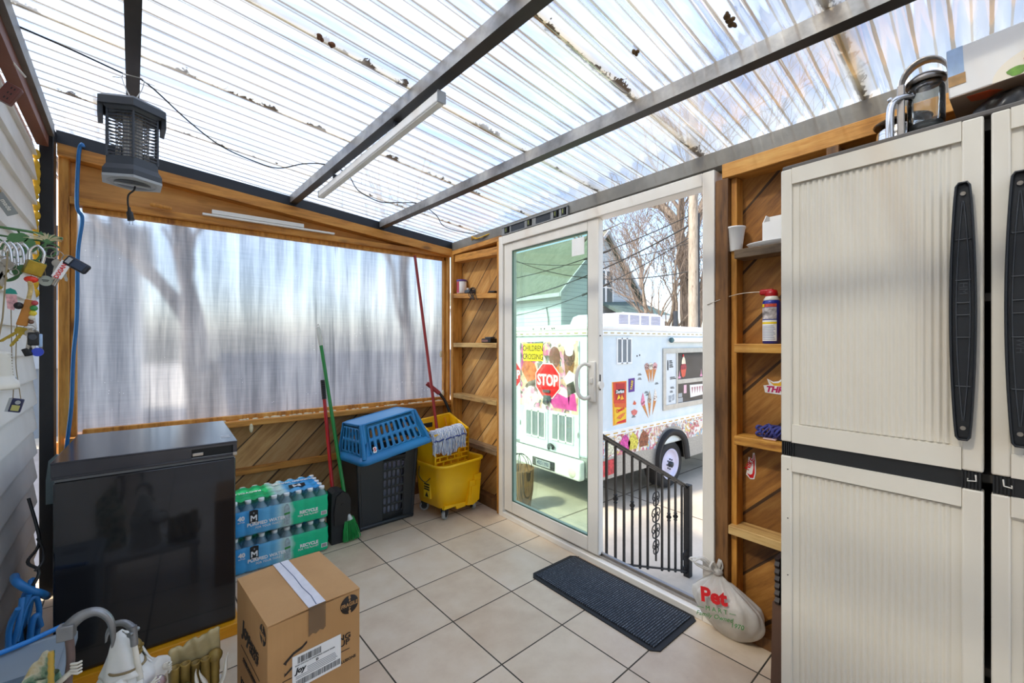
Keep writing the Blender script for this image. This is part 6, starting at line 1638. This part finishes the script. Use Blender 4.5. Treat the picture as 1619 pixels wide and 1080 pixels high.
# sliding serving window
b = B(); 
def ring_xz(b, x0, x1, za, zb, w_, y0, y1):
    b.box(x0, x1, y0, y1, za, za + w_, .002); b.box(x0, x1, y0, y1, zb - w_, zb, .002); b.box(x0, x0 + w_, y0, y1, za + w_, zb - w_, .002); b.box(x1 - w_, x1, y0, y1, za + w_, zb - w_, .002)
ring_xz(b, 1.43, 2.75, 1.21, 2.13, .075, -.02, .0); b.box(1.79, 1.83, -.02, 0, 1.285, 2.055); b.box(1.83, 2.70, -.022, 0, 1.58, 1.645)
sw = b.build('serving_window', M['alu'], tk)
b = B(); b.box(1.505, 1.79, -.010, -.004, 1.285, 2.055); pnl = b.build('menu_panel', mat('pale menu panel', '#d8dfe2', .5), sw)
b = B(); b.box(1.83, 2.675, -.006, -.002, 1.645, 2.055); b.box(1.83, 2.675, -.006, -.002, 1.285, 1.58); b.build('dark_glass', mat('dark window glass', '#23282d', .08, 0, .5, 6), sw)
for (x, z, w_, h_) in ((1.60, 1.90, .10, .05), (1.60, 1.84, .12, .05), (1.62, 1.66, .18, .04), (1.63, 1.52, .12, .03), (1.62, 1.46, .09, .03)):
    b = B(); b.box(x, x + w_ * .9, -.0115, -.010, z, z + h_ * .35); b.box(x, x + w_ * .75, -.0115, -.010, z + h_ * .55, z + h_ * .9); b.build('menu_line', M['dark_print'], pnl)
b = B(); b.prism([(1.585, 1.32), (1.65, 1.32), (1.66, 1.42), (1.58, 1.42)], -.012, -.010); b.prism([(1.68, 1.33), (1.74, 1.35), (1.74, 1.44), (1.68, 1.42)], -.012, -.010); b.build('cup_picture', mat('grey cup picture', '#9aa3ab', .5, 0, .4, 30), pnl)
b = B(); b.prism([(1.545, 1.80), (1.575, 1.80), (1.575, 1.90), (1.57, 1.95), (1.55, 1.95), (1.545, 1.90)], -.012, -.010); b.build('bottle_picture', M['dark_print'], pnl)
b = B(); b.prism([(2.0 + .045 * math.cos(a), 1.79 + .05 * math.sin(a)) for a in [2 * PI * k / 14 for k in range(14)]], -.0065, -.0062); b.bm.clear()
sd2 = bpy.data.objects.new('sundae_picture', None); COL.objects.link(sd2); sd2.parent = sw
b = B(); b.prism([(1.93, 1.80), (2.09, 1.80), (2.06, 1.69), (2.0, 1.67), (1.96, 1.69)], -.009, -.006); b.build('red_cup', mat('coral red print', '#d8573c', .5, 0, .1), sd2)
b = B(); b.prism([(1.92, 1.79), (2.10, 1.80), (2.085, 1.87), (2.05, 1.90), (1.97, 1.89), (1.93, 1.85)], -.0105, -.008); b.build('syrup', mat('dark red print', '#a03038', .5, 0, .4, 40), sd2)
b = B(); b.prism([(1.95, 1.88), (2.07, 1.88), (2.055, 1.95), (2.02, 2.0), (1.99, 1.99), (1.96, 1.94)], -.0112, -.009); b.build('cream', mat('cream print', '#efe0c4', .5, 0, .12, 30), sd2)
b = B(); b.prism([(2.0 + .02 * math.cos(a), 2.01 + .022 * math.sin(a)) for a in [2 * PI * k / 12 for k in range(12)]], -.012, -.010); b.build('cherry', M['print_red'], sd2)
for x in (1.86, 2.53):
    b = B(); b.box(x, x + .07, -.008, -.006, 1.66, 1.69); b.prism([(x + .02, 1.69), (x + .05, 1.69), (x + .035, 1.78)], -.008, -.006); b.build('pink_sticker', mat('pink sticker print', '#e59ab8', .5) if 'pink sticker print' not in bpy.data.materials else bpy.data.materials['pink sticker print'], sw)
b = B(); b.box(1.845, 1.99, -.008, -.006, 1.29, 1.36); b.box(1.86, 1.97, -.008, -.006, 1.37, 1.43); b.build('notice', M['pale_grey'], sw)
b = B(); b.box(2.02, 2.10, -.009, -.006, 1.42, 1.55); o = b.build('pink_notice', mat('pink notice', '#e9bcc8', .5), sw); 
b = B(); b.prism([(2.22, 1.34), (2.64, 1.36), (2.66, 1.53), (2.2, 1.54)], -.009, -.006); o = b.build('cone_poster', M['paper'], sw)
b = B()
for k in range(5): b.prism([(2.25 + k * .08, 1.50), (2.305 + k * .08, 1.50), (2.277 + k * .08, 1.39)], -.010, -.008)
b.build('poster_picture', mat('mauve brown picture', '#a86f76', .5, 0, .4, 60), o)
# awning roll
b = B(); b.cyl((1.6, -.05, 2.25), (3.0, -.05, 2.25), .035, n=18); b.build('awning_roll', M['truck_white'], tk)
b = B(); b.cyl((1.59, -.05, 2.25), (1.605, -.05, 2.25), .040, n=18); b.build('awning_cap', mat('dark teal cap', '#3a565e', .4), tk)
# side vent
def vent(par, x0, x1_, za, zb, face, n=3):
    b = B()
    if face == 'side':
        ring_xz(b, x0, x1_, za, zb, .022, -.014, 0)
        for k in range(1, n): b.box(x0 + (x1_ - x0) * k / n - .012, x0 + (x1_ - x0) * k / n + .012, -.014, 0, za, zb)
    else:
        T = b.T; b.T = Matrix(((0, 1, 0, 0), (1, 0, 0, 0), (0, 0, 1, 0), (0, 0, 0, 1)))
        ring_xz(b, x0, x1_, za, zb, .022, -.014, 0)
        for k in range(1, n): b.box(x0 + (x1_ - x0) * k / n - .012, x0 + (x1_ - x0) * k / n + .012, -.014, 0, za, zb)
    o = b.build('vent', M['truck_white'], par)
    b = B()
    if face != 'side': b.T = Matrix(((0, 1, 0, 0), (1, 0, 0, 0), (0, 0, 1, 0), (0, 0, 0, 1)))
    b.box(x0 + .02, x1_ - .02, -.004, -.001, za + .02, zb - .02)
    k = za + .03
    while k < zb - .03: b.box(x0 + .02, x1_ - .02, -.009, -.003, k, k + .008); k += .02
    b.build('vent_slats', mat('grey vent slats', '#868e93', .5) if 'grey vent slats' not in bpy.data.materials else bpy.data.materials['grey vent slats'], o)
vent(tk, .34, .67, 1.93, 2.28, 'side')
for (x, z) in ((.80, 2.03), (.86, 2.04)):
    b = B(); b.cyl((x, -.004, z), (x, .0, z), .012, n=8); b.build('bolt_hole', M['dark_print'], tk)
# snack pictures on the side
def decal(name, par, poly, m, y=-.003, th=.0015):
    b = B(); b.prism(poly, y, y + th); return b.build(name, m, par)
def pr_(name, col, var=.1, vs=20):
    return bpy.data.materials.get(name) or mat(name, col, .5, 0, var, vs)
rb = decal('chip_bag_picture', tk, [(.285, 1.42), (.545, 1.40), (.55, 1.69), (.27, 1.695)], pr_('orange red bag', '#d8401f'))
decal('bag_side', rb, [(.27, 1.13), (.555, 1.14), (.56, 1.70), (.25, 1.70)], pr_('amber bag edge', '#f0a51c'), -.0015)
decal('bag_panel', rb, [(.325, 1.46), (.50, 1.44), (.52, 1.67), (.33, 1.68)], pr_('deep red panel', '#b5141c'), -.0042)
decal('name_plate', rb, [(.315, 1.55), (.41, 1.53), (.50, 1.545), (.52, 1.59), (.41, 1.60), (.32, 1.59)], M['dark_print'], -.0052)
text('lettering', 'Doritos', .062, (.415, -.0066, 1.565), M['print_white'], rb, sx=.85, bold=.002)
decal('chip_picture', rb, [(.35, 1.46), (.42, 1.48), (.39, 1.53)], M['print_yellow'], -.0055); decal('chip_picture', rb, [(.42, 1.455), (.50, 1.46), (.455, 1.52)], pr_('golden chip', '#f0b02a'), -.0055)
yb = decal('chip_bag_picture', tk, [(.30, 1.15), (.545, 1.14), (.55, 1.40), (.29, 1.41)], pr_('yellow bag', '#f2c21d'), -.0042)
decal('bag_band', yb, [(.30, 1.37), (.55, 1.34), (.55, 1.40), (.29, 1.42)], pr_('orange band', '#e0601f'), -.0052); decal('bag_band', yb, [(.33, 1.15), (.545, 1.145), (.54, 1.19), (.36, 1.17)], M['print_red'], -.0052)
text('lettering', 'Cheetos', .062, (.42, -.0066, 1.325), M['print_red'], yb, rot=(R(90), R(-12), 0), sx=.85, bold=.002)
decal('snack_picture', yb, [(.34, 1.22), (.42, 1.20), (.50, 1.24), (.53, 1.28), (.45, 1.27), (.39, 1.25)], pr_('orange snack', '#e8782a', .3, 50), -.0055)
pb = decal('snack_bag_picture', tk, [(.605, 1.54), (.74, 1.545), (.745, 1.73), (.6, 1.725)], pr_('purple bag', '#5b2a8c'))
text('lettering', 'TAKIS', .062, (.672, -.0066, 1.635), M['print_yellow'], pb, rot=(R(90), R(-78), 0), sx=.8, bold=.002)
def cone_pic(par, cx, zt, w_, h_, tip, colr, name='cone_picture'):
    e = bpy.data.objects.new(name, None); COL.objects.link(e); e.parent = par
    decal('waffle', e, [(cx - w_ / 2, zt), (cx + w_ / 2, zt), (tip, zt - h_)], pr_('waffle print', '#c9803a', .25, 40))
    poly = [(cx + w_ * .56 * math.cos(a) * (1 + .1 * math.sin(5 * a)), zt + w_ * .15 + w_ * .52 * math.sin(a)) for a in [2 * PI * k / 16 for k in range(16)]]
    decal('topping', e, poly, colr, -.0042)
    rr = random.Random(int(cx * 100))
    b = B()
    for k in range(9):
        q = rr.uniform(-.4, .4) * w_; s_ = rr.uniform(-.1, .5) * w_
        b.prism([(cx + q + .008 * math.cos(a), zt + s_ + .008 * math.sin(a)) for a in [2 * PI * j / 6 for j in range(6)]], -.0052, -.004)
    b.build('sprinkle', pr_('brown sprinkle', '#6b3320'), e)
    return e
for (cx, tip, col) in ((1.03, 1.09, ('choc speck ice', '#b09088')), (1.13, 1.135, ('cream ice', '#e9d9c4')), (1.235, 1.18, ('rose ice', '#d9a0a0'))): cone_pic(tk, cx, 1.86, .10, .22, tip, pr_(col[0], col[1], .5, 60))
for (cx, tip, zt, col) in ((.935, 1.07, 1.36, ('pink soft ice', '#f08aa8')), (1.095, 1.10, 1.38, ('grey cream soft ice', '#b9aa98')), (1.24, 1.17, 1.40, ('white soft ice', '#e6ded2'))):
    e = cone_pic(tk, cx, zt, .085, .22, tip, pr_(col[0], col[1], .25, 50))
    decal('swirl', e, [(cx - .042, zt + .03), (cx + .042, zt + .03), (cx + .025, zt + .10), (cx, zt + .15), (cx - .025, zt + .09)], pr_(col[0], col[1]), -.0048)
decal('red_sign_picture', tk, [(.66, 1.28), (.74, 1.30), (.81, 1.27), (.79, 1.23), (.735, 1.21), (.68, 1.235)], pr_('coral print', '#d9736a', .3, 40))
decal('red_cap_picture', tk, [(.70, 1.37), (.76, 1.355), (.78, 1.38), (.735, 1.42)], pr_('orange red cap', '#d8603c'))
for (x, z) in ((.86, 1.76), (.86, 1.70), (1.28, 1.61), (1.02, 1.50), (1.05, 1.465), (.72, 1.19)):
    b = B(); b.box(x - .045, x + .045, -.0025, -.0008, z, z + .009); b.box(x - .03, x + .03, -.0025, -.0008, z + .016, z + .024); b.build('small_caption', M['dark_print'], tk)
# picture band above the skirt
def collage(name, cols, scale):
    t = NT(name); v = t.coord()
    vo = t.n('ShaderNodeTexVoronoi', {'Vector': t.n('ShaderNodeVectorMath', {0: v, 1: t.n('ShaderNodeTexNoise', {'Vector': v, 'Scale': 4.0}).outputs['Color']}, operation='ADD').outputs[0], 'Scale': scale})
    sp = t.n('ShaderNodeSeparateColor', {0: vo.outputs['Color']})
    st = [((i + .5) / len(cols), c) for i, c in enumerate(cols)]
    r = t.n('ShaderNodeValToRGB', {0: sp.outputs[0]}); r.color_ramp.interpolation = 'CONSTANT'; e = r.color_ramp.elements
    while len(e) < len(cols): e.new(.5)
    for i, c in enumerate(cols): e[i].position = i / len(cols); e[i].color = lin(c)
    c = t.mix(.25, r.outputs[0], t.ramp(t.noise(v, scale * 2.5, 3), [(.3, '#3a2a22'), (.7, '#ffffff')]))
    return t.done(t.bsdf(c, .45))
sk_ = [(.05, .50), (1.24, .66), (1.25, .72), (1.34, .84), (1.46, .92), (1.58, .95), (1.75, .95), (1.92, .90), (2.06, .78), (2.12, .70), (LT - 1.2, .72), (LT - 1.2, 1.0), (.05, 1.0)]
sk_ = [(.05, .74), (.9, .71), (1.24, .68)] + sk_[2:]
decal('dessert_band', tk, sk_, collage('sundae collage', ['#efe3d2', '#d9a878', '#8a4a34', '#f2f0ea', '#d05a78', '#f5ead6', '#b9a0a0', '#e2c24a', '#c43a3a', '#f4f2ee', '#7fb0c9'], 13), -.0065, .002)
for (x, col) in ((.22, '#e7d2b4'), (.52, '#d9459a'), (.70, '#e8c84a'), (.95, '#8a4d30')):
    decal('sundae_shape', tk, [(x - .09, .76), (x + .09, .76), (x + .12, .86), (x + .06, .95), (x, .985), (x - .07, .94), (x - .12, .86)], pr_('sundae ' + col, col, .6, 40), -.0085)
e = decal('lower_picture', tk, [(.06, .50), (.30, .51), (.30, .70), (.06, .70)], pr_('red drink picture', '#c23a40', .6, 20), -.0085)
# the rear: two doors with a picture across them
RX = Matrix(((0, 1, 0, 0), (1, 0, 0, 0), (0, 0, 1, 0), (0, 0, 0, 1)))   # swaps x and y: shapes drawn on (y, z) of the rear face
def rdecal(name, par, poly, m, off=-.003, th=.0015):
    b = B(); b.prism(poly, off, off + th, 'yz'); return b.build(name, m, par)
for (ya, yb_) in ((.33, .915), (.925, 1.54)):
    b = B(); b.box(-.018, -.001, ya, yb_, .68, 2.24, .004); dd = b.build('rear_door', M['truck'], tk)
    for z in (.95, 1.55, 2.1):
        b = B(); yy = ya if ya < .5 else yb_ - .02; b.box(-.024, -.018, yy, yy + .02, z, z + .07); b.build('hinge', M['alu'], dd)
b = B(); b.T = Matrix.Translation((-.018, 0, 0)); b.build('x', M['truck'], tk) if False else b.bm.free()
vent_par = bpy.data.objects.new('rear_vents', None); COL.objects.link(vent_par); vent_par.parent = tk; vent_par.location = (-.018, 0, 0)
vent(vent_par, .42, .84, .84, 1.23, 'rear'); vent(vent_par, .97, 1.40, .82, 1.22, 'rear')
art = rdecal('dessert_poster', tk, [(.34, 1.25), (1.53, 1.26), (1.53, 2.22), (.34, 2.24)], collage('ice cream collage', ['#efe6da', '#e88ab8', '#5a3a2c', '#f4f2ee', '#d64a9a', '#cfa27a', '#3c4a44', '#f2d9e4', '#e9c7a2'], 4.5), -.021, .002)
def rcone(cx, zt, zb, w_, c1, c2):
    e = bpy.data.objects.new('cone_picture', None); COL.objects.link(e); e.parent = art
    rdecal('waffle', e, [(cx - w_ / 2, zt), (cx + w_ / 2, zt), (cx + .01, zb)], c1, -.0235)
    rdecal('ice', e, [(cx + w_ * .55 * math.cos(a), zt + w_ * .45 + w_ * .75 * math.sin(a)) for a in [2 * PI * k / 18 for k in range(18)]], c2, -.025)
rcone(.78, 1.92, 1.45, .20, pr_('waffle print', '#c9803a'), pr_('brown ice print', '#7d5142', .3, 30))
rcone(.50, 1.95, 1.35, .19, pr_('nut cone print', '#8a5a30', .7, 50), pr_('nut ice print', '#6b4a3a', .8, 60))
rdecal('whipped_cream', art, [(.50 + .085 * math.cos(a) * (1 + .12 * math.sin(5 * a)), 2.13 + .10 * math.sin(a)) for a in [2 * PI * k / 20 for k in range(20)]], M['print_white'], -.027)
rdecal('strawberry_scoop', art, [(1.36, 1.62), (1.50, 1.80), (1.42, 1.98), (1.20, 1.90), (1.10, 1.70)], pr_('apricot scoop', '#d9784a', .4, 20), -.0235)
rdecal('pink_swirl', art, [(.36, 1.30), (.80, 1.30), (.92, 1.42), (.76, 1.52), (.55, 1.46), (.40, 1.55)], pr_('magenta swirl', '#d64a9a', .3, 10), -.0235)
rdecal('cream_swirl', art, [(.36, 1.52), (.52, 1.56), (.60, 1.72), (.50, 1.84), (.38, 1.78)], pr_('cream swirl', '#f0e9e0', .1, 10), -.024)
rdecal('dark_sauce', art, [(.38, 1.55), (.52, 1.50), (.55, 1.64), (.42, 1.70)], pr_('dark sauce', '#3b3a34', .3, 10), -.0255)
cc = rdecal('warning_sign', tk, [(1.02, 1.945), (1.46, 1.935), (1.46, 2.195), (1.02, 2.205)], M['print_yellow'], -.026)
text('lettering', 'CHILDREN', .118, (-.0285, 1.24, 2.125), M['dark_print'], cc, '-x', bold=.0005, sx=.80); text('lettering', 'CROSSING', .118, (-.0285, 1.24, 2.0), M['dark_print'], cc, '-x', bold=.0005, sx=.80)
def stop_sign(cy_, cz, r, par, off):
    e = rdecal('stop_sign', par, [(cy_ + r * math.cos(PI / 8 + k * PI / 4), cz + r * math.sin(PI / 8 + k * PI / 4)) for k in range(8)], M['print_white'], off)
    rdecal('red_face', e, [(cy_ + r * .94 * math.cos(PI / 8 + k * PI / 4), cz + r * .94 * math.sin(PI / 8 + k * PI / 4)) for k in range(8)], M['print_red'], off - .0015)
    text('lettering', 'STOP', .22 * r / .27, (off - .003, cy_, cz), M['print_white'], e, '-x', bold=.006, sx=.80); return e
stop_sign(.92, 1.67, .27, tk, -.029)
stop_sign(1.74, 1.71, .23, tk, -.004)
b = B(); b.box(-.05, -.02, .85, .99, 1.38, 1.46, .006); b.cyl((-.05, .92, 1.38), (-.085, .92, 1.36), .04, n=16); b.box(-.05, -.02, .86, 1.0, 1.50, 1.54, .004); b.build('door_latch', mat('grey latch', '#5d6b70', .4, .5, .1), tk)
b = B(); b.tube(smooth_path([(-.022, .90, .70), (-.045, .88, .76), (-.06, .82, .78), (-.05, .78, .75), (-.04, .80, .72)], 5), .02, 10); b.build('door_handle', M['rubber'], tk)
b = B(); b.box(-.10, .02, .25, WT - .02, .40, .66, .03, 3); bp_ = b.build('bumper', M['truck_white'], tk)
b = B(); b.box(-.112, -.10, .70, 1.15, .44, .56, .004); pf = b.build('plate_frame', M['rubber'], bp_)
b = B(); b.box(-.115, -.112, .78, 1.07, .455, .545); pl_ = b.build('number_plate', M['pale_grey'], pf)
text('lettering', '4251193', .075, (-.1165, .925, .5), mat('navy print', '#1f2f5a', .5), pl_, '-x', bold=.001, sx=.9)
b = B(); b.lathe([(.0001, .012), (.055, .010), (.07, 0), (.075, -.012)], 24); o = b.build('reversing_lamp', mat('frosted lamp lens', '#d7d3c4', .25), bp_); o.location = (-.10, .38, .50); o.rotation_euler = (0, -PI / 2, 0)

# brown basket on the yard in front of the truck
bs = thing('woven_basket', 'brown woven basket with wire hoops on the yard, seen through the door glass', 'basket', (3.66, 4.38, -.95))
t = NT('brown wicker'); br = t.n('ShaderNodeTexBrick', {'Vector': t.coord((7, 7, 14)), 'Scale': 2.0, 'Color1': lin('#7d5a3a'), 'Color2': lin('#a07a52'), 'Mortar': lin('#33231a'), 'Mortar Size': .03})
b = B(); b.lathe([(.15, 0), (.19, .25), (.20, .52), (.205, .54), (.19, .54), (.17, .3), (.0001, .28)], 26); b.build('basket', t.done(t.bsdf(br.outputs[0], .8)), bs)
b = B()
for k in range(4): b.tube([(.17 * math.cos(a) * math.cos(k * .8), .17 * math.cos(a) * math.sin(k * .8), .55 + .18 * math.sin(a)) for a in [PI * q / 12 for q in range(13)]], .005, 5)
b.build('wire_hoop', M['iron'], bs)

# ------------------------------------------------------------------ the house across the yard
t = NT('pale lap siding of the house'); v = t.coord(); sp = t.n('ShaderNodeSeparateXYZ', {0: v})
fr = t.math('FRACT', t.math('DIVIDE', sp.outputs['Z'], .2))
c = t.mix(t.math('LESS_THAN', fr, .09), '#c9d3da', '#8f9aa3'); c = t.mix(t.math('MULTIPLY', t.noise(v, 1.2, 4), .3), c, '#b4bfc8')
M['house'] = t.done(t.bsdf(c, .6, 0, t.bump(fr, .5, .03)))
t = NT('weathered green shingles'); v = t.coord(); br = t.n('ShaderNodeTexBrick', {'Vector': t.coord((1, 1, 1)), 'Scale': 3.0, 'Color1': lin('#53584b'), 'Color2': lin('#6b7063'), 'Mortar': lin('#4f5c50'), 'Mortar Size': .01})
M['shingle'] = t.done(t.bsdf(t.mix(t.math('MULTIPLY', t.noise(v, 3, 5), .5), br.outputs[0], '#7d8276'), .85))
hs = thing('house', 'grey sided gabled house with green shingle roof across the yard', 'house', (14.35, 14.1, -.95))
WH, PX, ZE, ZP, LH = 6.05, 3.1, 4.66, 7.72, 11.0
b = B(); b.prism([(0, 0), (WH, 0), (WH, ZE), (PX, ZP), (0, ZE)], 0, LH); b.build('walls', M['house'], hs)
def roof_side(b, x0, z0, x1, z1, y0, y1, th=.14):
    b.add([(x, y, z + dz) for (x, z) in ((x0, z0), (x1, z1)) for y in (y0, y1) for dz in (0, th)], [(0, 1, 3, 2), (4, 6, 7, 5), (0, 4, 5, 1), (2, 3, 7, 6), (0, 2, 6, 4), (1, 5, 7, 3)])
b = B(); roof_side(b, -.35, ZE - .30, PX, ZP + .03, -.3, LH + .3); roof_side(b, WH + .30, ZE - .26, PX, ZP + .03, -.3, LH + .3); b.build('roof', M['shingle'], hs)
b = B(); roof_side(b, -.38, ZE - .36, PX, ZP - .02, -.36, -.28, .2); roof_side(b, WH + .33, ZE - .32, PX, ZP - .02, -.36, -.28, .2); b.box(-.42, -.34, -.3, LH + .3, ZE - .36, ZE - .18); b.build('fascia', mat('grey fascia', '#aab0b4', .5), hs)
b = B(); b.box(2.62, 3.82, -.06, .0, 4.02, 5.98); b.build('window_frame', M['white'], hs)
for (x0, x1_) in ((2.72, 3.12), (3.30, 3.72)):
    b = B(); b.box(x0, x1_, -.075, -.06, 4.15, 4.98); b.box(x0, x1_, -.075, -.06, 5.06, 5.85); b.build('pane', mat('dark house glass', '#272b30', .1, 0, .4, 2) if 'dark house glass' not in bpy.data.materials else bpy.data.materials['dark house glass'], hs)
b = B(); b.tube([(-.05, .8, 2.2), (-.06, .8, 3.3), (-.05, .95, 3.9)], .02, 6); b.build('conduit', M['iron'], hs)
# lean-to porch roof on the gable side
b = B(); b.box(2.35, 6.4, -1.6, -.02, 0, 3.3); pw = b.build('porch_wall', mat('brown porch wall', '#8a7f73', .7), hs)
b = B(); b.add([(2.2, -1.9, 3.42), (6.6, -1.9, 3.42), (6.2, -.02, 4.3), (2.9, -.02, 4.1), (2.2, -1.9, 3.58), (6.6, -1.9, 3.58), (6.2, -.02, 4.46), (2.9, -.02, 4.26)], [(0, 1, 2, 3), (4, 5, 6, 7), (0, 1, 5, 4), (1, 2, 6, 5), (2, 3, 7, 6), (3, 0, 4, 7)]); b.build('porch_roof', mat('dark green shingles', '#566a66', .8, 0, .2, 6), hs)
b = B(); b.box(2.15, 6.65, -1.95, -1.9, 3.38, 3.6); b.build('porch_fascia', M['white'], hs)

# ------------------------------------------------------------------ pole, wires, trees
t = NT('bark'); v = t.coord((4, 4, .7)); n_ = t.noise(v, 4, 5, .7)
M['bark'] = t.done(t.bsdf(t.ramp(n_, [(.3, '#4e453d'), (.5, '#786c60'), (.7, '#9d9183')]), .9, 0, t.bump(n_, .6, .05)))
M['twig'] = mat('grey brown twigs', '#7f7268', .9, 0, .2)
up = thing('utility_pole', 'weathered wooden utility pole beyond the truck', 'utility pole', (12.05, 6.42, -.95))
b = B(); b.tube([(0, 0, 0), (.02, 0, 9.5)], [.15, .12], 16); b.build('pole', wood('grey pole timber', '#9a8f80', '#655a4d', 'z', warm='#aaa092'), up)
b = B(); b.tube([(.10, -.12, .4), (.10, -.12, 6)], .03, 8); b.build('conduit', M['steel_dark'], up)
b = B(); b.box(-.5, .5, -.06, .06, 8.4, 8.52); b.build('crossarm', M['timber_grey'], up)
for i, (z, end, r, lab) in enumerate(((5.0, (11.2, 14.0, 3.9), .016, 'uppermost black power line on the wooden pole, with a thick sleeve mid-span'), (4.72, (11.2, 14.4, 3.0), .022, 'thickest bare power line, second from the top of the wooden pole'), (4.35, (11.0, 14.0, 2.3), .014, 'third power line down the wooden pole, with a thick sleeve mid-span'), (3.35, (11.4, 13.9, 4.7), .016, 'lowest power line on the wooden pole, rising toward the house gable'), (4.2, (10.6, 15.0, 5.0), .012, 'fourth and thinnest power line down the pole, crossing the others toward the house roof'))):
    p0 = Vector((12.0, 6.5, z)); p1 = Vector(end); pts = []
    for k in range(15):
        u = k / 14; p = p0.lerp(p1, u); p.z -= .55 * 4 * u * (1 - u) * (.4 + .15 * i); pts.append(p)
    b = B(); b.tube(pts, r, 6)
    if i in (0, 2): b.tube([p + Vector((0, 0, -.012)) for p in pts[5:8]], .04, 8)
    tag(b.build('power_line', M['wire_black']), lab, 'cable', 'power lines from the wooden pole')
def tree(name, label, loc, h, seed, spread, trunk_r, depth=5, stems=1, lean=(0, 0), group=None):
    rr = random.Random(seed); root = thing(name, label, 'tree', loc, 0, group)
    big, small = B(), B()
    def grow(p, d, L_, r, lev):
        pts = [p]; rad = [r]; n = 4
        for k in range(n):
            d = (d + Vector((rr.uniform(-1, 1), rr.uniform(-1, 1), rr.uniform(-.5, .8))) * (.16 + .05 * lev)).normalized()
            pts.append(pts[-1] + d * L_ / n); rad.append(r * (1 - .38 * (k + 1) / n))
        (big if lev < 2 else small).tube(pts, rad, 10 if lev == 0 else 6 if lev == 1 else 4, caps=False)
        if lev >= depth: return
        m_ = 3 if lev < 3 else 2 + (rr.random() < .5)
        for k in range(m_):
            q = pts[rr.choice((2, 3, 4))] if k else pts[-1]
            a = rr.uniform(0, 2 * PI); sp_ = rr.uniform(.4, 1.0) * spread
            nd = (d + Vector((math.cos(a) * sp_, math.sin(a) * sp_, rr.uniform(-.15, .5)))).normalized()
            grow(q, nd, L_ * rr.uniform(.62, .82), max(r * .55 * rr.uniform(.6, 1), .009), lev + 1)
    for s_ in range(stems):
        a = 2 * PI * s_ / max(stems, 1) + rr.random()
        d0 = Vector((lean[0], lean[1], 1)) if stems == 1 else Vector((math.cos(a) * .35, math.sin(a) * .35, 1))
        grow(Vector((0, 0, 0)), d0.normalized(), h * .36, trunk_r, 0)
    big.build('trunk', M['bark'], root); o = small.build('branches', M['twig'], root); o['kind'] = 'stuff'
    return root
tree('bare_tree', 'large bare tree with thick forked trunk right behind the wooden pole', (16.6, 8.75, -.95), 13, 4, .75, .5, 6)
tree('bare_tree', 'bare many-stemmed tree between the house and the wooden pole', (15.4, 9.3, -.95), 7.6, 12, .6, .15, 6, 4)
tree('bare_tree', 'distant bare tree whose twigs rise behind the gabled house', (30, 20, -.95), 15, 21, .8, .35, 6)
b = B()
P = smooth_path([(16.6, 8.9, 3.2), (16.5, 9.6, 6.3), (16.2, 10.9, 7.5), (15.6, 12.2, 7.2), (15.0, 13.3, 5.9)], 6)
b.tube(P, [.24 - .18 * k / (len(P) - 1) for k in range(len(P))], 10)
for k in range(4, len(P), 2):
    rr = random.Random(k)
    for q in range(3):
        p = P[k]; d = Vector((rr.uniform(-1, 1), rr.uniform(-1, 1), rr.uniform(.2, 1)))
        b.tube([p, p + d * .6, p + d * 1.1 + Vector((rr.uniform(-.3, .3), 0, .3)), p + d * 1.7], [.05, .035, .02, .008], 5)
for o in bpy.data.objects:
    if o.get('label', '').startswith('large bare tree'):
        q = b.build('bough', M['bark']); q.parent = o; q.location = -o.location
# fence rail beyond the truck
fc = thing('metal_fence', 'dark metal fence post and rail beyond the truck', 'fence', (12.6, 7.3, -.95))
b = B(); b.box(-.05, .05, -.05, .05, 0, 3.2); b.build('post', M['steel_dark'], fc)
b = B(); b.box(-.02, 4.5, -.03, .03, 2.55, 2.63); b.build('rail', M['steel_dark'], fc)
b = B(); b.box(-.02, 4.5, -.01, .01, .1, 2.5); b.build('panel', mat('pale fence panel', '#b7b1a6', .8, 0, .1), fc)

# ------------------------------------------------------------------ what stands behind the milky window
M['asphalt'] = mat('street asphalt', '#5f6066', .85, 0, .12, 3)
b = B(); b.add([(-14, 6.0, -.94), (3.0, 6.0, -.94), (3.0, 13, -.94), (-14, 13, -.94)], [(0, 1, 2, 3)]); struct(b.build('street', M['asphalt']))
tree('street_tree', 'dark tree trunk seen blurred through the milky window above the freezer', (.62, 7.2, -.95), 5.6, 31, .5, .30, 3)
tree('street_tree', 'slim dark tree trunk seen blurred through the milky window near the red mop handle', (3.75, 8.2, -.95), 6.5, 37, .4, .14, 3)
ho2 = thing('far_building', 'dull grey building across the street, a blur behind the left of the milky window', 'building', (-6.5, 14.5, -.95))
b = B(); b.box(0, 5.9, 0, 6, 0, 4.6); b.build('walls', mat('dull grey wall', '#83888c', .8, 0, .15, 1), ho2)
b = B(); b.box(-.3, 6.2, -.3, 6.3, 4.6, 4.9); b.build('roof', mat('dark flat roof', '#55555a', .9), ho2)
for k in range(2):
    b = B(); b.box(1.0 + k * 2.3, 2.2 + k * 2.3, -.04, 0, 1.6, 3.2); b.build('window', M['pale_grey'], ho2)
hd2 = thing('hedge_wall', 'low dark wall across the street, a blur behind the milky window', 'wall', (1.1, 15.5, -.95))
b = B(); b.box(0, 11, 0, .4, 0, 1.9, .03); b.build('masonry', mat('dark masonry', '#6b6a6e', .85, 0, .2, 2), hd2)
